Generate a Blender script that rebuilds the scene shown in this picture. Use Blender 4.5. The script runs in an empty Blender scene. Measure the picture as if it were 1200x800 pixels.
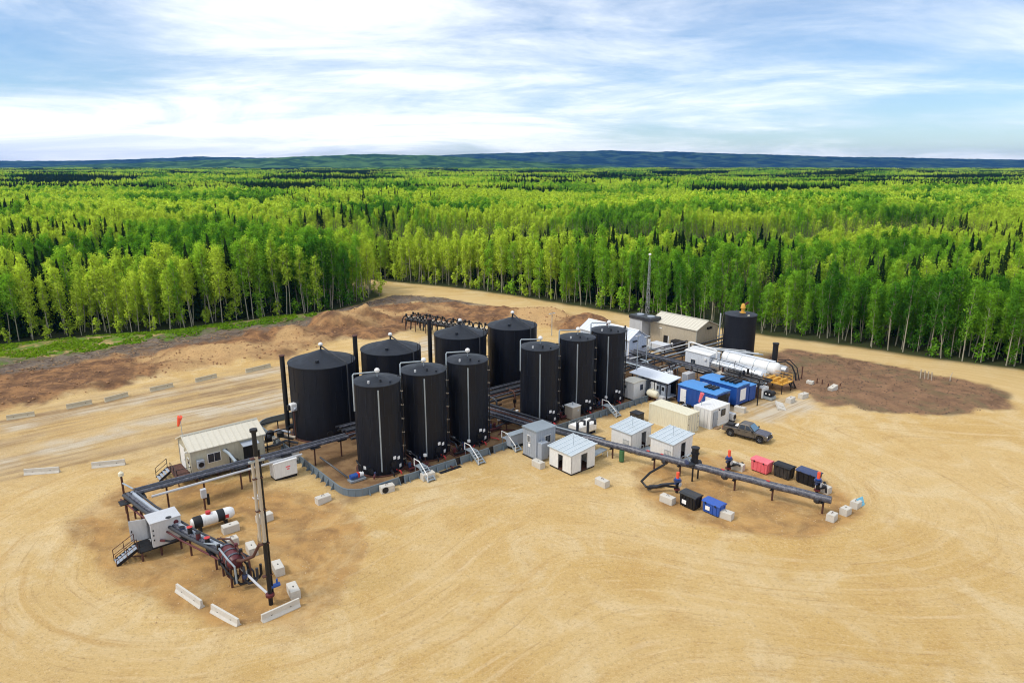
import bpy, math, random
import numpy as np
from mathutils import Vector, Matrix

# ------------------------------------------------------------------ camera, sky, sun, exposure
sc = bpy.context.scene
col = sc.collection
R = math.radians
CAM_H = 33.0
PITCH = math.atan(208 / 800)
cd = bpy.data.cameras.new('camera')
cam = bpy.data.objects.new('camera', cd)
col.objects.link(cam)
cam.location = (0, 0, CAM_H)
cam.rotation_euler = (math.pi / 2 - PITCH, 0, 0)
cd.sensor_width = 36
cd.lens = 24
cd.clip_start = 0.5
cd.clip_end = 60000
sc.camera = cam

SUN_EL, SUN_AZ = R(52), R(-112)         # azimuth measured from +Y towards +X (so: from the left, a little behind)
sd = bpy.data.lights.new('sun', 'SUN')
sun = bpy.data.objects.new('sun', sd)
col.objects.link(sun)
sd.energy = 1.5
sd.angle = R(12)
sd.color = (1.0, 0.95, 0.87)
to_sun = Vector((math.sin(SUN_AZ) * math.cos(SUN_EL), math.cos(SUN_AZ) * math.cos(SUN_EL), math.sin(SUN_EL)))
sun.rotation_euler = to_sun.to_track_quat('Z', 'Y').to_euler()
sun.location = (-60, -20, 80)

w = bpy.data.worlds.new('World')
sc.world = w
w.use_nodes = True
nt = w.node_tree
nt.nodes.clear()


def N(t, kind, **kw):
    n = t.nodes.new(kind)
    for k, v in kw.items():
        if k.startswith('i_'):
            n.inputs[k[2:].replace('_', ' ')].default_value = v
        else:
            setattr(n, k, v)
    return n


def math_node(t, op, a, b=None, clamp=False):
    n = t.nodes.new('ShaderNodeMath')
    n.operation = op
    n.use_clamp = clamp
    for i, x in enumerate((a, b)):
        if x is None:
            continue
        if isinstance(x, (int, float)):
            n.inputs[i].default_value = x
        else:
            t.links.new(x, n.inputs[i])
    return n.outputs[0]


def mixc(t, fac, a, b, mode='MIX'):
    n = t.nodes.new('ShaderNodeMix')
    n.data_type = 'RGBA'
    n.blend_type = mode
    n.clamp_factor = True
    for sock, x in ((n.inputs[0], fac), (n.inputs[6], a), (n.inputs[7], b)):
        if isinstance(x, (int, float)):
            sock.default_value = x
        elif isinstance(x, tuple):
            sock.default_value = (*x, 1) if len(x) == 3 else x
        else:
            t.links.new(x, sock)
    return n.outputs[2]


def ramp(t, x, a, b, va=0.0, vb=1.0):
    n = t.nodes.new('ShaderNodeMapRange')
    n.interpolation_type = 'SMOOTHSTEP'
    t.links.new(x, n.inputs[0])
    n.inputs[1].default_value = a
    n.inputs[2].default_value = b
    n.inputs[3].default_value = va
    n.inputs[4].default_value = vb
    return n.outputs[0]


def noise(t, vec, scale, detail=4, rough=0.55, dist=0.0):
    n = t.nodes.new('ShaderNodeTexNoise')
    n.inputs['Scale'].default_value = scale
    n.inputs['Detail'].default_value = detail
    n.inputs['Roughness'].default_value = rough
    n.inputs['Distortion'].default_value = dist
    if vec is not None:
        t.links.new(vec, n.inputs['Vector'])
    return n.outputs['Fac']


sky = N(nt, 'ShaderNodeTexSky', sky_type='NISHITA', sun_disc=False)
sky.sun_elevation = SUN_EL
sky.sun_rotation = SUN_AZ
sky.altitude = 600
sky.air_density = 1.0
sky.dust_density = 0.6
sky.ozone_density = 2.0
tc = N(nt, 'ShaderNodeTexCoord')
sep = N(nt, 'ShaderNodeSeparateXYZ')
nt.links.new(tc.outputs['Generated'], sep.inputs[0])
zz = math_node(nt, 'ADD', math_node(nt, 'MAXIMUM', sep.outputs[2], 0.0), 0.13)
cx = math_node(nt, 'DIVIDE', sep.outputs[0], zz)
cy = math_node(nt, 'DIVIDE', sep.outputs[1], zz)
cmb = N(nt, 'ShaderNodeCombineXYZ')
nt.links.new(cx, cmb.inputs[0])
nt.links.new(cy, cmb.inputs[1])


def sky_map(loc, rot, scl):
    m = N(nt, 'ShaderNodeMapping')
    m.inputs['Location'].default_value = loc
    m.inputs['Rotation'].default_value = rot
    m.inputs['Scale'].default_value = scl
    nt.links.new(cmb.outputs[0], m.inputs['Vector'])
    return m.outputs[0]


# thin layered cloud: a broad sheet, streaks inside it, blue showing between
big = noise(nt, sky_map((43.504, 9.4294, 0), (0, 0, R(18)), (0.14, 0.18, 1)), 1.0, 3, 0.5, 0.4)
mid = noise(nt, sky_map((1.7, 4.2, 0), (0, 0, R(24)), (0.42, 0.62, 1)), 1.0, 7, 0.62, 0.9)
fine = noise(nt, sky_map((9.1, 2.2, 0), (0, 0, R(12)), (1.3, 2.0, 1)), 1.0, 7, 0.65, 0.6)
cl = math_node(nt, 'ADD', math_node(nt, 'MULTIPLY', big, 1.25),
               math_node(nt, 'ADD', math_node(nt, 'MULTIPLY', mid, 0.55), math_node(nt, 'MULTIPLY', fine, 0.30)))
cover = ramp(nt, cl, 0.77, 1.14)
shade = ramp(nt, mid, 0.36, 0.60)
cloud_col = mixc(nt, shade, (7.2, 7.8, 8.5), (9.8, 9.9, 10.0))
sky_col = mixc(nt, 1.0, sky.outputs[0], (0.78,0.90,1.03), 'MULTIPLY')
bgc = mixc(nt, math_node(nt, 'MULTIPLY', cover, 0.92), sky_col, cloud_col)
bg = N(nt, 'ShaderNodeBackground')
bg.inputs['Strength'].default_value = 0.1
nt.links.new(bgc, bg.inputs['Color'])
wo = N(nt, 'ShaderNodeOutputWorld')
nt.links.new(bg.outputs[0], wo.inputs['Surface'])

sc.view_settings.view_transform = 'Standard'
sc.view_settings.look = 'None'
sc.view_settings.exposure = 0.5
sc.view_settings.gamma = 1
sc.view_settings.use_curve_mapping = False
sc.render.engine = 'CYCLES'
cy_ = sc.cycles
cy_.use_denoising = True
cy_.max_bounces = 6
cy_.diffuse_bounces = 3
cy_.glossy_bounces = 2
cy_.transmission_bounces = 4
cy_.volume_bounces = 1
cy_.transparent_max_bounces = 6
cy_.sample_clamp_indirect = 6
cy_.pixel_filter_type = 'BLACKMAN_HARRIS'
cy_.filter_width = 1.1

# ------------------------------------------------------------------ helpers
random.seed(11)
RNG = np.random.default_rng(11)
SITE = R(40)                              # the plant is laid out on axes turned 40 degrees
OX, OY = -15.0, 64.5
CS, SN = math.cos(SITE), math.sin(SITE)


def S(u, v, z=0.0):
    """site axes (metres) to the world"""
    return Vector((OX + u * CS - v * SN, OY + u * SN + v * CS, z))


def link(o, parent=None):
    col.objects.link(o)
    if parent is not None:
        o.parent = parent
    return o


def tag(o, label=None, cat=None, group=None, kind=None):
    for k, x in (('label', label), ('category', cat), ('group', group), ('kind', kind)):
        if x:
            o[k] = x
    return o


def thing(name, label, cat, u, v, z=0.0, rot=0.0, group=None):
    o = bpy.data.objects.new(name, None)
    o.empty_display_size = 0.3
    col.objects.link(o)
    o.location = S(u, v, z)
    o.rotation_euler = (0, 0, SITE + R(rot))
    return tag(o, label, cat, group)


class MB:
    """collects shapes for ONE mesh"""

    def __init__(self):
        self.v, self.f = [], []

    def add(self, vs, fs):
        n = len(self.v)
        self.v += [tuple(p) for p in vs]
        self.f += [tuple(n + i for i in q) for q in fs]
        return self

    def box(self, x0, x1, y0, y1, z0, z1):
        return self.add([(x0, y0, z0), (x1, y0, z0), (x1, y1, z0), (x0, y1, z0), (x0, y0, z1), (x1, y0, z1), (x1, y1, z1), (x0, y1, z1)],
                        [(3, 2, 1, 0), (4, 5, 6, 7), (0, 1, 5, 4), (1, 2, 6, 5), (2, 3, 7, 6), (3, 0, 4, 7)])

    def bar(self, a, b, w, h):
        """box beam from a to b"""
        a, b = Vector(a), Vector(b)
        d = (b - a).normalized()
        up = Vector((0, 0, 1)) if abs(d.z) < 0.9 else Vector((1, 0, 0))
        s = d.cross(up).normalized() * (w / 2)
        t = s.cross(d).normalized() * (h / 2)
        vs = [p + i * s + j * t for p in (a, b) for i, j in ((-1, -1), (1, -1), (1, 1), (-1, 1))]
        return self.add(vs, [(0, 1, 2, 3), (7, 6, 5, 4), (0, 4, 5, 1), (1, 5, 6, 2), (2, 6, 7, 3), (3, 7, 4, 0)])

    def cyl(self, a, b, r, n=10, r2=None, caps=True):
        a, b = Vector(a), Vector(b)
        r2 = r if r2 is None else r2
        d = (b - a).normalized()
        up = Vector((0, 0, 1)) if abs(d.z) < 0.9 else Vector((1, 0, 0))
        s = d.cross(up).normalized()
        t = d.cross(s).normalized()
        vs = []
        for p, q in ((a, r), (b, r2)):
            for i in range(n):
                an = 2 * math.pi * i / n
                vs.append(p + s * (math.cos(an) * q) + t * (math.sin(an) * q))
        fs = [(i, (i + 1) % n, n + (i + 1) % n, n + i) for i in range(n)]
        if caps:
            fs += [tuple(range(n - 1, -1, -1)), tuple(range(n, 2 * n))]
        return self.add(vs, fs)

    def path(self, pts, r, n=8):
        """round tube along points"""
        pts = [Vector(p) for p in pts]
        vs, prev = [], None
        for k, p in enumerate(pts):
            d = (pts[min(k + 1, len(pts) - 1)] - pts[max(k - 1, 0)]).normalized()
            if prev is None:
                up = Vector((0, 0, 1)) if abs(d.z) < 0.9 else Vector((1, 0, 0))
                s = d.cross(up).normalized()
            else:
                s = (prev - d * prev.dot(d)).normalized()
            prev = s
            t = d.cross(s)
            for i in range(n):
                an = 2 * math.pi * i / n
                vs.append(p + s * (math.cos(an) * r) + t * (math.sin(an) * r))
        fs = []
        for k in range(len(pts) - 1):
            for i in range(n):
                j = (i + 1) % n
                fs.append((k * n + i, k * n + j, (k + 1) * n + j, (k + 1) * n + i))
        m = (len(pts) - 1) * n
        fs += [tuple(range(n - 1, -1, -1)), tuple(range(m, m + n))]
        return self.add(vs, fs)

    def lathe(self, prof, c=(0, 0, 0), axis='z', n=24):
        """profile of (radius, along) turned about an axis through c"""
        vs = []
        for r, h in prof:
            for i in range(n):
                an = 2 * math.pi * i / n
                p, q = r * math.cos(an), r * math.sin(an)
                o = {'z': (p, q, h), 'x': (h, p, q), 'y': (q, h, p)}[axis]
                vs.append((c[0] + o[0], c[1] + o[1], c[2] + o[2]))
        fs = []
        for k in range(len(prof) - 1):
            for i in range(n):
                j = (i + 1) % n
                fs.append((k * n + i, k * n + j, (k + 1) * n + j, (k + 1) * n + i))
        m = (len(prof) - 1) * n
        fs += [tuple(range(n - 1, -1, -1)), tuple(range(m, m + n))]
        return self.add(vs, fs)

    def prism(self, poly, lo, hi, axis='y'):
        """2-D outline pushed along an axis; outline is (x,z) for y, (y,z) for x, (x,y) for z"""
        def P(a, b, h):
            return {'y': (a, h, b), 'x': (h, a, b), 'z': (a, b, h)}[axis]
        n = len(poly)
        vs = [P(a, b, lo) for a, b in poly] + [P(a, b, hi) for a, b in poly]
        fs = [tuple(range(n)), tuple(range(2 * n - 1, n - 1, -1))]
        fs += [(i, n + i, n + (i + 1) % n, (i + 1) % n) for i in range(n)]
        return self.add(vs, fs)

    def mesh(self, name, smooth=False):
        me = bpy.data.meshes.new(name)
        me.from_pydata(self.v, [], self.f)
        import bmesh
        bm = bmesh.new()
        bm.from_mesh(me)
        bmesh.ops.recalc_face_normals(bm, faces=bm.faces)
        bm.to_mesh(me)
        bm.free()
        if smooth:
            me.polygons.foreach_set('use_smooth', [True] * len(me.polygons))
            me.set_sharp_from_angle(angle=R(35))
        return me

    def build(self, name, mat, parent=None, smooth=False, bevel=0, loc=None, rotz=None):
        me = self.mesh(name, smooth)
        me.materials.append(M[mat] if isinstance(mat, str) else mat)
        o = bpy.data.objects.new(name, me)
        link(o, parent)
        if bevel:
            b = o.modifiers.new('bevel', 'BEVEL')
            b.width = bevel
            b.segments = 2
            b.limit_method = 'ANGLE'
        if loc is not None:
            o.location = loc
        if rotz is not None:
            o.rotation_euler = (0, 0, rotz)
        return o


def part(name, me, parent, loc=(0, 0, 0), rotz=0.0, scale=None):
    o = bpy.data.objects.new(name, me)
    link(o, parent)
    o.location = loc
    o.rotation_euler = (0, 0, rotz)
    if scale:
        o.scale = scale
    return o


def box_part(name, mat, parent, x0, x1, y0, y1, z0, z1, bevel=0):
    return MB().box(x0, x1, y0, y1, z0, z1).build(name, mat, parent, bevel=bevel)


# ------------------------------------------------------------------ materials
M = {}


def paint(name, rgb, rough=0.6, dirt=0.25, metallic=0.0, dirt_rgb=None, scale=1.2, streak=True, bump=0.0, spec=0.5):
    """weathered paint: slow colour drift, vertical streaks and specks of dust"""
    m = bpy.data.materials.new(name)
    m.use_nodes = True
    t = m.node_tree
    b = t.nodes['Principled BSDF']
    c = N(t, 'ShaderNodeTexCoord')
    mp = N(t, 'ShaderNodeMapping')
    mp.inputs['Scale'].default_value = (1, 1, 0.22 if streak else 1)
    t.links.new(c.outputs['Object'], mp.inputs['Vector'])
    oi = N(t, 'ShaderNodeObjectInfo')
    va = N(t, 'ShaderNodeVectorMath', operation='ADD')
    t.links.new(mp.outputs[0], va.inputs[0])
    t.links.new(oi.outputs['Location'], va.inputs[1])
    n1 = noise(t, va.outputs[0], scale, 6, 0.62)
    n2 = noise(t, va.outputs[0], scale * 7, 4, 0.6)
    dcol = dirt_rgb or tuple(0.55 * x + 0.45 * y for x, y in zip(rgb, (0.30, 0.22, 0.13)))
    k = ramp(t, math_node(t, 'ADD', math_node(t, 'MULTIPLY', n1, 0.7), math_node(t, 'MULTIPLY', n2, 0.3)), 0.45, 0.75)
    base = mixc(t, math_node(t, 'MULTIPLY', k, dirt), rgb, dcol)
    hv = ramp(t, n2, 0.2, 0.8, 0.9, 1.08)
    vm = N(t, 'ShaderNodeVectorMath', operation='SCALE')
    t.links.new(base, vm.inputs[0])
    t.links.new(hv, vm.inputs['Scale'])
    t.links.new(vm.outputs[0], b.inputs['Base Color'])
    t.links.new(ramp(t, n1, 0.3, 0.7, max(rough - 0.12, 0.05), min(rough + 0.12, 1)), b.inputs['Roughness'])
    b.inputs['Metallic'].default_value = metallic
    b.inputs['Specular IOR Level'].default_value = spec
    if bump:
        bp = N(t, 'ShaderNodeBump')
        bp.inputs['Strength'].default_value = bump
        bp.inputs['Distance'].default_value = 0.02
        t.links.new(n2, bp.inputs['Height'])
        t.links.new(bp.outputs[0], b.inputs['Normal'])
    M[name] = m
    return m


paint('tank_black', (0.0055, 0.007, 0.012), 0.5, 0.55, dirt_rgb=(0.020, 0.022, 0.029), scale=0.6, spec=0.28)
paint('tank_roof', (0.012, 0.016, 0.024), 0.55, 0.7, dirt_rgb=(0.034, 0.038, 0.045), scale=0.8, streak=False, spec=0.3)
paint('black', (0.009, 0.010, 0.013), 0.5, 0.35, dirt_rgb=(0.05, 0.04, 0.03), spec=0.35)
paint('pipe_dark', (0.022, 0.026, 0.036), 0.42, 0.5, dirt_rgb=(0.10, 0.09, 0.08), scale=2.5, streak=False)
paint('pipe_wrap', (0.055, 0.058, 0.078), 0.30, 0.8, dirt_rgb=(0.26, 0.26, 0.29), scale=3.0, streak=False, bump=0.8)
paint('rust', (0.085, 0.030, 0.018), 0.75, 0.5, dirt_rgb=(0.035, 0.018, 0.014), scale=3)
paint('galv', (0.36, 0.42, 0.47), 0.42, 0.4, metallic=0.35, dirt_rgb=(0.20, 0.20, 0.19))
paint('wall_galv', (0.15, 0.20, 0.245), 0.55, 0.6, metallic=0.1, dirt_rgb=(0.17, 0.14, 0.105))
paint('white', (0.74, 0.74, 0.73), 0.5, 0.28)
paint('white_blue', (0.52, 0.60, 0.74), 0.5, 0.2)
paint('white_roof', (0.68, 0.72, 0.78), 0.42, 0.2, metallic=0.1)
paint('cream', (0.72, 0.68, 0.52), 0.55, 0.25)
paint('beige', (0.50, 0.47, 0.36), 0.6, 0.3)
paint('beige_dark', (0.42, 0.40, 0.33), 0.6, 0.3)
paint('tan', (0.47, 0.40, 0.29), 0.6, 0.2)
paint('roof_cream', (0.62, 0.58, 0.48), 0.55, 0.25, streak=False)
paint('grey_box', (0.50, 0.51, 0.53), 0.5, 0.35)
paint('grey_shed', (0.33, 0.37, 0.43), 0.5, 0.25)
paint('roof_bluegrey', (0.47, 0.53, 0.57), 0.45, 0.55, dirt_rgb=(0.30, 0.33, 0.34), streak=False)
paint('roof_rib', (0.60, 0.66, 0.70), 0.45, 0.4, streak=False)
paint('blue', (0.015, 0.075, 0.32), 0.42, 0.2)
paint('blue_roof', (0.045, 0.23, 0.58), 0.45, 0.35, dirt_rgb=(0.15, 0.30, 0.45), streak=False)
paint('blue_bin', (0.022, 0.09, 0.40), 0.5, 0.25)
paint('blue_dark', (0.03, 0.05, 0.13), 0.5, 0.3)
paint('pink', (0.78, 0.13, 0.16), 0.55, 0.4, dirt_rgb=(0.80, 0.35, 0.34))
paint('red', (0.52, 0.03, 0.03), 0.5, 0.3)
paint('oxide', (0.105, 0.014, 0.018), 0.5, 0.7, dirt_rgb=(0.035, 0.018, 0.024))
paint('orange', (0.85, 0.10, 0.04), 0.6, 0.1)
paint('yellow', (0.62, 0.33, 0.04), 0.6, 0.35)
paint('concrete', (0.56, 0.53, 0.47), 0.85, 0.45, dirt_rgb=(0.38, 0.32, 0.23), scale=2, streak=False, bump=0.5)
paint('concrete_tan', (0.52, 0.46, 0.33), 0.85, 0.5, dirt_rgb=(0.36, 0.28, 0.17), scale=2, streak=False, bump=0.5)
paint('insulation', (0.44, 0.38, 0.30), 0.6, 0.4, scale=3)
paint('silver', (0.66, 0.68, 0.70), 0.30, 0.3, metallic=0.75, dirt_rgb=(0.40, 0.38, 0.35))
paint('timber', (0.30, 0.20, 0.11), 0.8, 0.4, scale=3)
paint('tarp', (0.022, 0.024, 0.027), 0.45, 0.5, dirt_rgb=(0.12, 0.09, 0.06), streak=False)
paint('rubber', (0.012, 0.012, 0.013), 0.8, 0.3, dirt_rgb=(0.14, 0.10, 0.06), streak=False)
paint('truck_paint', (0.115, 0.105, 0.095), 0.35, 0.65, metallic=0.3, dirt_rgb=(0.21, 0.155, 0.095), scale=1.5, streak=False)
paint('truck_hood', (0.085, 0.085, 0.115), 0.3, 0.35, metallic=0.4, dirt_rgb=(0.17, 0.14, 0.11), scale=1.5, streak=False)
paint('chrome', (0.55, 0.55, 0.55), 0.2, 0.1, metallic=1.0)
paint('glass', (0.02, 0.03, 0.045), 0.12, 0.05)
paint('windscreen', (0.10, 0.20, 0.30), 0.12, 0.1)
paint('lamp_glass', (0.8, 0.8, 0.76), 0.2, 0.05)
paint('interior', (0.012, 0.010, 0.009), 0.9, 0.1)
paint('foam', (0.80, 0.79, 0.77), 0.7, 0.15)
paint('sky_board', (0.18, 0.50, 0.68), 0.6, 0.2)
paint('green', (0.05, 0.15, 0.06), 0.5, 0.2)
paint('sign', (0.85, 0.85, 0.85), 0.6, 0.1)

# ------------------------------------------------------------------ numpy noise and shapes for the terrain
_lat = np.random.default_rng(5).random((256, 256))


def vnoise(x, y, s, seed=0):
    x = np.asarray(x) / s + 17.3 * seed + 1000
    y = np.asarray(y) / s + 41.7 * seed + 1000
    i, j = np.floor(x).astype(int), np.floor(y).astype(int)
    a, b = x - i, y - j
    a, b = a * a * (3 - 2 * a), b * b * (3 - 2 * b)
    g = lambda p, q: _lat[p % 256, q % 256]
    return (g(i, j) * (1 - a) + g(i + 1, j) * a) * (1 - b) + (g(i, j + 1) * (1 - a) + g(i + 1, j + 1) * a) * b


def fbm(x, y, s, seed=0, o=4):
    t, a, k = 0, 0.5, 0
    for k in range(o):
        t = t + a * vnoise(x, y, s / 2 ** k, seed + k)
        a *= 0.5
    return t / (1 - 0.5 ** o)


def sdf(poly, x, y):
    """distance to an outline, negative inside"""
    d = np.full(x.shape, 1e18)
    ins = np.zeros(x.shape, bool)
    n = len(poly)
    for k in range(n):
        ax, ay = poly[k]
        bx, by = poly[(k + 1) % n]
        ex, ey = bx - ax, by - ay
        t = np.clip(((x - ax) * ex + (y - ay) * ey) / (ex * ex + ey * ey + 1e-9), 0, 1)
        d = np.minimum(d, (x - ax - t * ex) ** 2 + (y - ay - t * ey) ** 2)
        c = ((ay > y) != (by > y)) & (x < ex * (y - ay) / (by - ay + 1e-12) + ax)
        ins ^= c
    d = np.sqrt(d)
    return np.where(ins, -d, d)


def sm(x, a, b):
    t = np.clip((x - a) / (b - a), 0, 1)
    return t * t * (3 - 2 * t)


# outlines on the ground (world metres)
CLEARING = [(-175, 60), (-135, 95), (-112, 114), (-96, 123.7), (-84, 130.3), (-69.6, 135.2), (-56.2, 146.3), (-44, 153), (-37.5, 163), (-34.5, 174),
            (-37, 181), (-52, 191), (-85, 204), (-140, 222), (-141, 234), (-84, 216), (-52, 205), (-35, 197), (-18, 188), (0, 175.6), (20.1, 157.2), (30.5, 148.9), (51.1, 132.3), (64, 123.7),
            (74.8, 115), (85.2, 108.9), (112, 94), (150, 78), (160, 30), (140, -60), (-160, -60), (-175, 0)]
POLY = {
    'soil': [(-76.0, 86.6), (-65.8, 92.1), (-58.6, 101.5), (-50.1, 109.8), (-40.4, 115.0), (-32.8, 126.9), (-26.5, 128.2), (-21.2, 137.5), (-7.3, 141.3), (7.1, 138.2), (17.0, 132.3), (22.8, 130.9), (24.6, 134.5), (18.4, 143.8), (7.8, 153.4), (-12.3, 161.2), (-26.9, 162.2), (-34.1, 157.2), (-39.8, 148.0), (-44.4, 135.2), (-59.0, 126.9), (-71.5, 114.5), (-82.2, 104.6), (-86.9, 98.6)],
    'debris': [(-84.6, 95.8), (-80.2, 101.9), (-69.6, 111.4), (-57.4, 123.1), (-43.7, 133.1), (-39.8, 148.0), (-34.1, 157.2), (-26.9, 162.2), (-12.3, 161.2), (-5.1, 159.2), (-17.3, 169.8), (-30.6, 174.4), (-34.1, 167.6), (-39.9, 156.2), (-43.6, 148.0), (-54.4, 141.3), (-67.5, 130.9), (-75.9, 119.5), (-80.8, 115.0), (-88.2, 112.9), (-93.8, 108.9)],
    'grass': [(-91.6, 102.8), (-85.6, 109.3), (-78.5, 116.1), (-72.0, 123.7), (-63.2, 128.9), (-53.0, 137.5), (-43.1, 146.3), (-41.2, 155.3), (-56.2, 146.3), (-69.6, 135.2), (-84.0, 130.3), (-96.0, 123.7), (-102.3, 119.5)],
    'clay1': [(-50.6, 84.4), (-44.1, 90.0), (-34.4, 98.6), (-31.3, 92.8), (-40.3, 86.6), (-47.3, 82.3)],
    'clay2': [(-59.9, 71.3), (-56.1, 77.3), (-50.9, 82.9), (-47.8, 81.2), (-52.2, 76.1), (-56.8, 72.4), (-58.7, 69.7)],
    'clay3': [(-68.6, 82.9), (-62.2, 86.6), (-55.0, 94.7), (-45.6, 102.4), (-38.3, 110.8), (-36.6, 106.9), (-46.7, 98.6), (-56.0, 90.0), (-62.0, 82.9)],
    'clay4': [(-19.3, 121.9), (-17.0, 132.3), (-12.2, 135.2), (-6.7, 130.3), (-6.0, 115.0), (-15.0, 115.0)],
    'island': [(46.5, 119.5), (51.6, 120.7), (55.3, 118.4), (64.7, 110.3), (71.4, 102.8), (73.8, 96.6), (72.2, 92.4), (66.4, 88.6), (57.6, 86.6), (49.2, 88.3), (45.3, 91.4), (42.9, 95.8), (40.8, 98.6), (41.4, 107.4)],
    'clay5': [(28.0, 90.0), (30.7, 85.4), (34.2, 84.1), (42.6, 89.3), (43.2, 93.5), (37.4, 92.8), (32.4, 90.7)],
    'yard': [(30.2, 105.1), (30.7, 92.8), (32.5, 87.3), (38.5, 87.9), (47.8, 92.8), (50.5, 99.8), (46.7, 105.1), (43.9, 112.4)],
    'pump': [(-42.4, 58.8), (-38.4, 54.3), (-33.2, 49.8), (-26.3, 45.0), (-20.6, 43.0), (-15.7, 43.3), (-14.0, 46.9), (-12.5, 53.0), (-14.3, 58.8), (-19.1, 63.1), (-27.4, 67.0), (-40.8, 68.0)],
    'bins': [(13.4, 69.7), (13.0, 61.9), (16.2, 58.5), (20.5, 56.5), (25.5, 55.3), (28.7, 56.4), (34.9, 60.8), (35.0, 65.6), (32.4, 68.0), (29.0, 71.3), (24.9, 73.6), (18.6, 72.4)],
    'lane': [(-34.8, 189.9), (0.0, 168.7), (28.1, 146.3), (50.6, 130.9), (62.9, 121.3), (73.5, 112.9), (83.5, 106.5), (101.0, 95.8), (83.2, 77.3), (72.1, 86.0), (74.6, 95.0), (72.3, 104.2), (65.3, 111.4), (55.8, 119.5), (47.4, 121.9), (37.9, 127.6), (25.2, 135.2), (9.6, 149.8), (-28.8, 174.4)],
    'mud': [(-58.8, 65.0), (-75.0, 85.4), (-65.3, 91.4), (-53.3, 101.5), (-38.8, 112.4), (-31.9, 92.8), (-31.2, 83.5), (-39.8, 73.6), (-47.4, 69.7), (-54.7, 66.8)],
    'tankpad': [(-16.5, 63.2), (21.2, 94.5), (26.8, 87.8), (35.7, 92.7), (41.3, 100.0), (42.1, 108.5), (32.4, 120.0), (17.6, 112.8), (4.3, 114.6), (-33.2, 83.1)],
    'plant': [(-17.5, 59.8), (5.5, 71.2), (22.0, 73.3), (30.8, 84.6), (43.3, 97.7), (44.8, 114.6), (37.3, 134.5), (30.8, 142.1), (-3.6, 113.2), (-39.9, 72.4), (-33.4, 64.7)],
}


def grid_axis(lo, hi, step, far):
    a = list(np.arange(lo, hi + 1e-6, step))
    s, p, q = step, [], []
    x = hi
    while x < far:
        s *= 1.35
        x += s
        p.append(x)
    s, x = step, lo
    while x > -far:
        s *= 1.35
        x -= s
        q.append(x)
    return np.array(q[::-1] + a + p)


def terrain_h(x, y):
    """height of the ground"""
    h = 0.05 * (fbm(x, y, 9, 3) - 0.5)
    soil = -sdf(POLY['soil'], x, y)
    h = h + sm(soil, -0.5, 2.5) * (0.7 + 1.8 * (fbm(x, y, 6, 8) - 0.42) + 0.6 * (fbm(x, y, 1.8, 9) - 0.5))
    deb = -sdf(POLY['debris'], x, y)
    h = h + sm(deb, -1, 2) * (0.45 + 1.2 * (fbm(x, y, 3, 12) - 0.5))
    gr = -sdf(POLY['grass'], x, y)
    h = h + sm(gr, -1, 3) * 0.5
    # loose sand heap by the bank
    for px, py, rx, ry, hh in [(-35.7,139,7.5,5,3.2),(-30.5,143,5,3.5,2.2),(-45,129.5,8,3.5,1.5),(-56,117,8,3,1.1),(6,150,9,4,1.1),(17,141,7,3.5,1.3)]:
        q = ((x - px) / rx) ** 2 + ((y - py) / ry) ** 2 + 0.7 * (fbm(x, y, 3, 21) - 0.5)
        h = h + hh * np.clip(1 - q, 0, 1) ** 0.8
    isl = -sdf(POLY['island'], x, y)
    h = h + sm(isl, -0.3, 6) * (0.22 + 0.6 * (fbm(x, y, 8, 31) - 0.35)) + sm(isl, 0, 1.5) * 0.6 * (fbm(x, y, 1.6, 33) - 0.5)
    pump = -sdf(POLY['pump'], x, y)
    h = h + 0.18 * np.exp(-((pump + 0.5) / 1.1) ** 2) * sm(fbm(x, y, 5, 41), 0.3, 0.6)
    bins = -sdf(POLY['bins'], x, y)
    h = h + 0.14 * np.exp(-((bins + 0.3) / 0.9) ** 2) * sm(fbm(x, y, 5, 43), 0.3, 0.6)
    return h


xs = grid_axis(-112, 112, 0.5, 30000)
ys = grid_axis(24, 214, 0.5, 30000)
GX, GY = np.meshgrid(xs, ys)
gx, gy = GX.ravel(), GY.ravel()
near = (np.abs(gx) < 170) & (gy > -30) & (gy < 260)
gz = np.zeros_like(gx)
gz[near] = terrain_h(gx[near], gy[near])
nx, ny = len(xs), len(ys)
idx = np.arange(nx * ny).reshape(ny, nx)
quads = np.stack([idx[:-1, :-1], idx[:-1, 1:], idx[1:, 1:], idx[1:, :-1]], -1).reshape(-1, 4)
me = bpy.data.meshes.new('ground')
me.vertices.add(len(gx))
me.vertices.foreach_set('co', np.stack([gx, gy, gz], 1).ravel())
me.loops.add(quads.size)
me.loops.foreach_set('vertex_index', quads.ravel())
me.polygons.add(len(quads))
me.polygons.foreach_set('loop_start', np.arange(0, quads.size, 4))
me.polygons.foreach_set('use_smooth', np.ones(len(quads), bool))
me.update(calc_edges=True)


def layer(name, edge, poly_names, wob=1.2, seed=0):
    d = np.full(gx.shape, 1e3)
    for p in poly_names:
        d[near] = np.minimum(d[near], sdf(POLY[p], gx[near], gy[near]))
    d[near] += wob * 2 * (fbm(gx[near], gy[near], 3.5, seed + 50) - 0.5) + 0.5 * wob * (fbm(gx[near], gy[near], 1.1, seed + 60) - 0.5)
    return 1 - sm(d, -edge, edge)


def put(name, a):
    at_ = me.attributes.new(name, 'FLOAT', 'POINT')
    at_.data.foreach_set('value', a.astype(np.float32))


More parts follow.
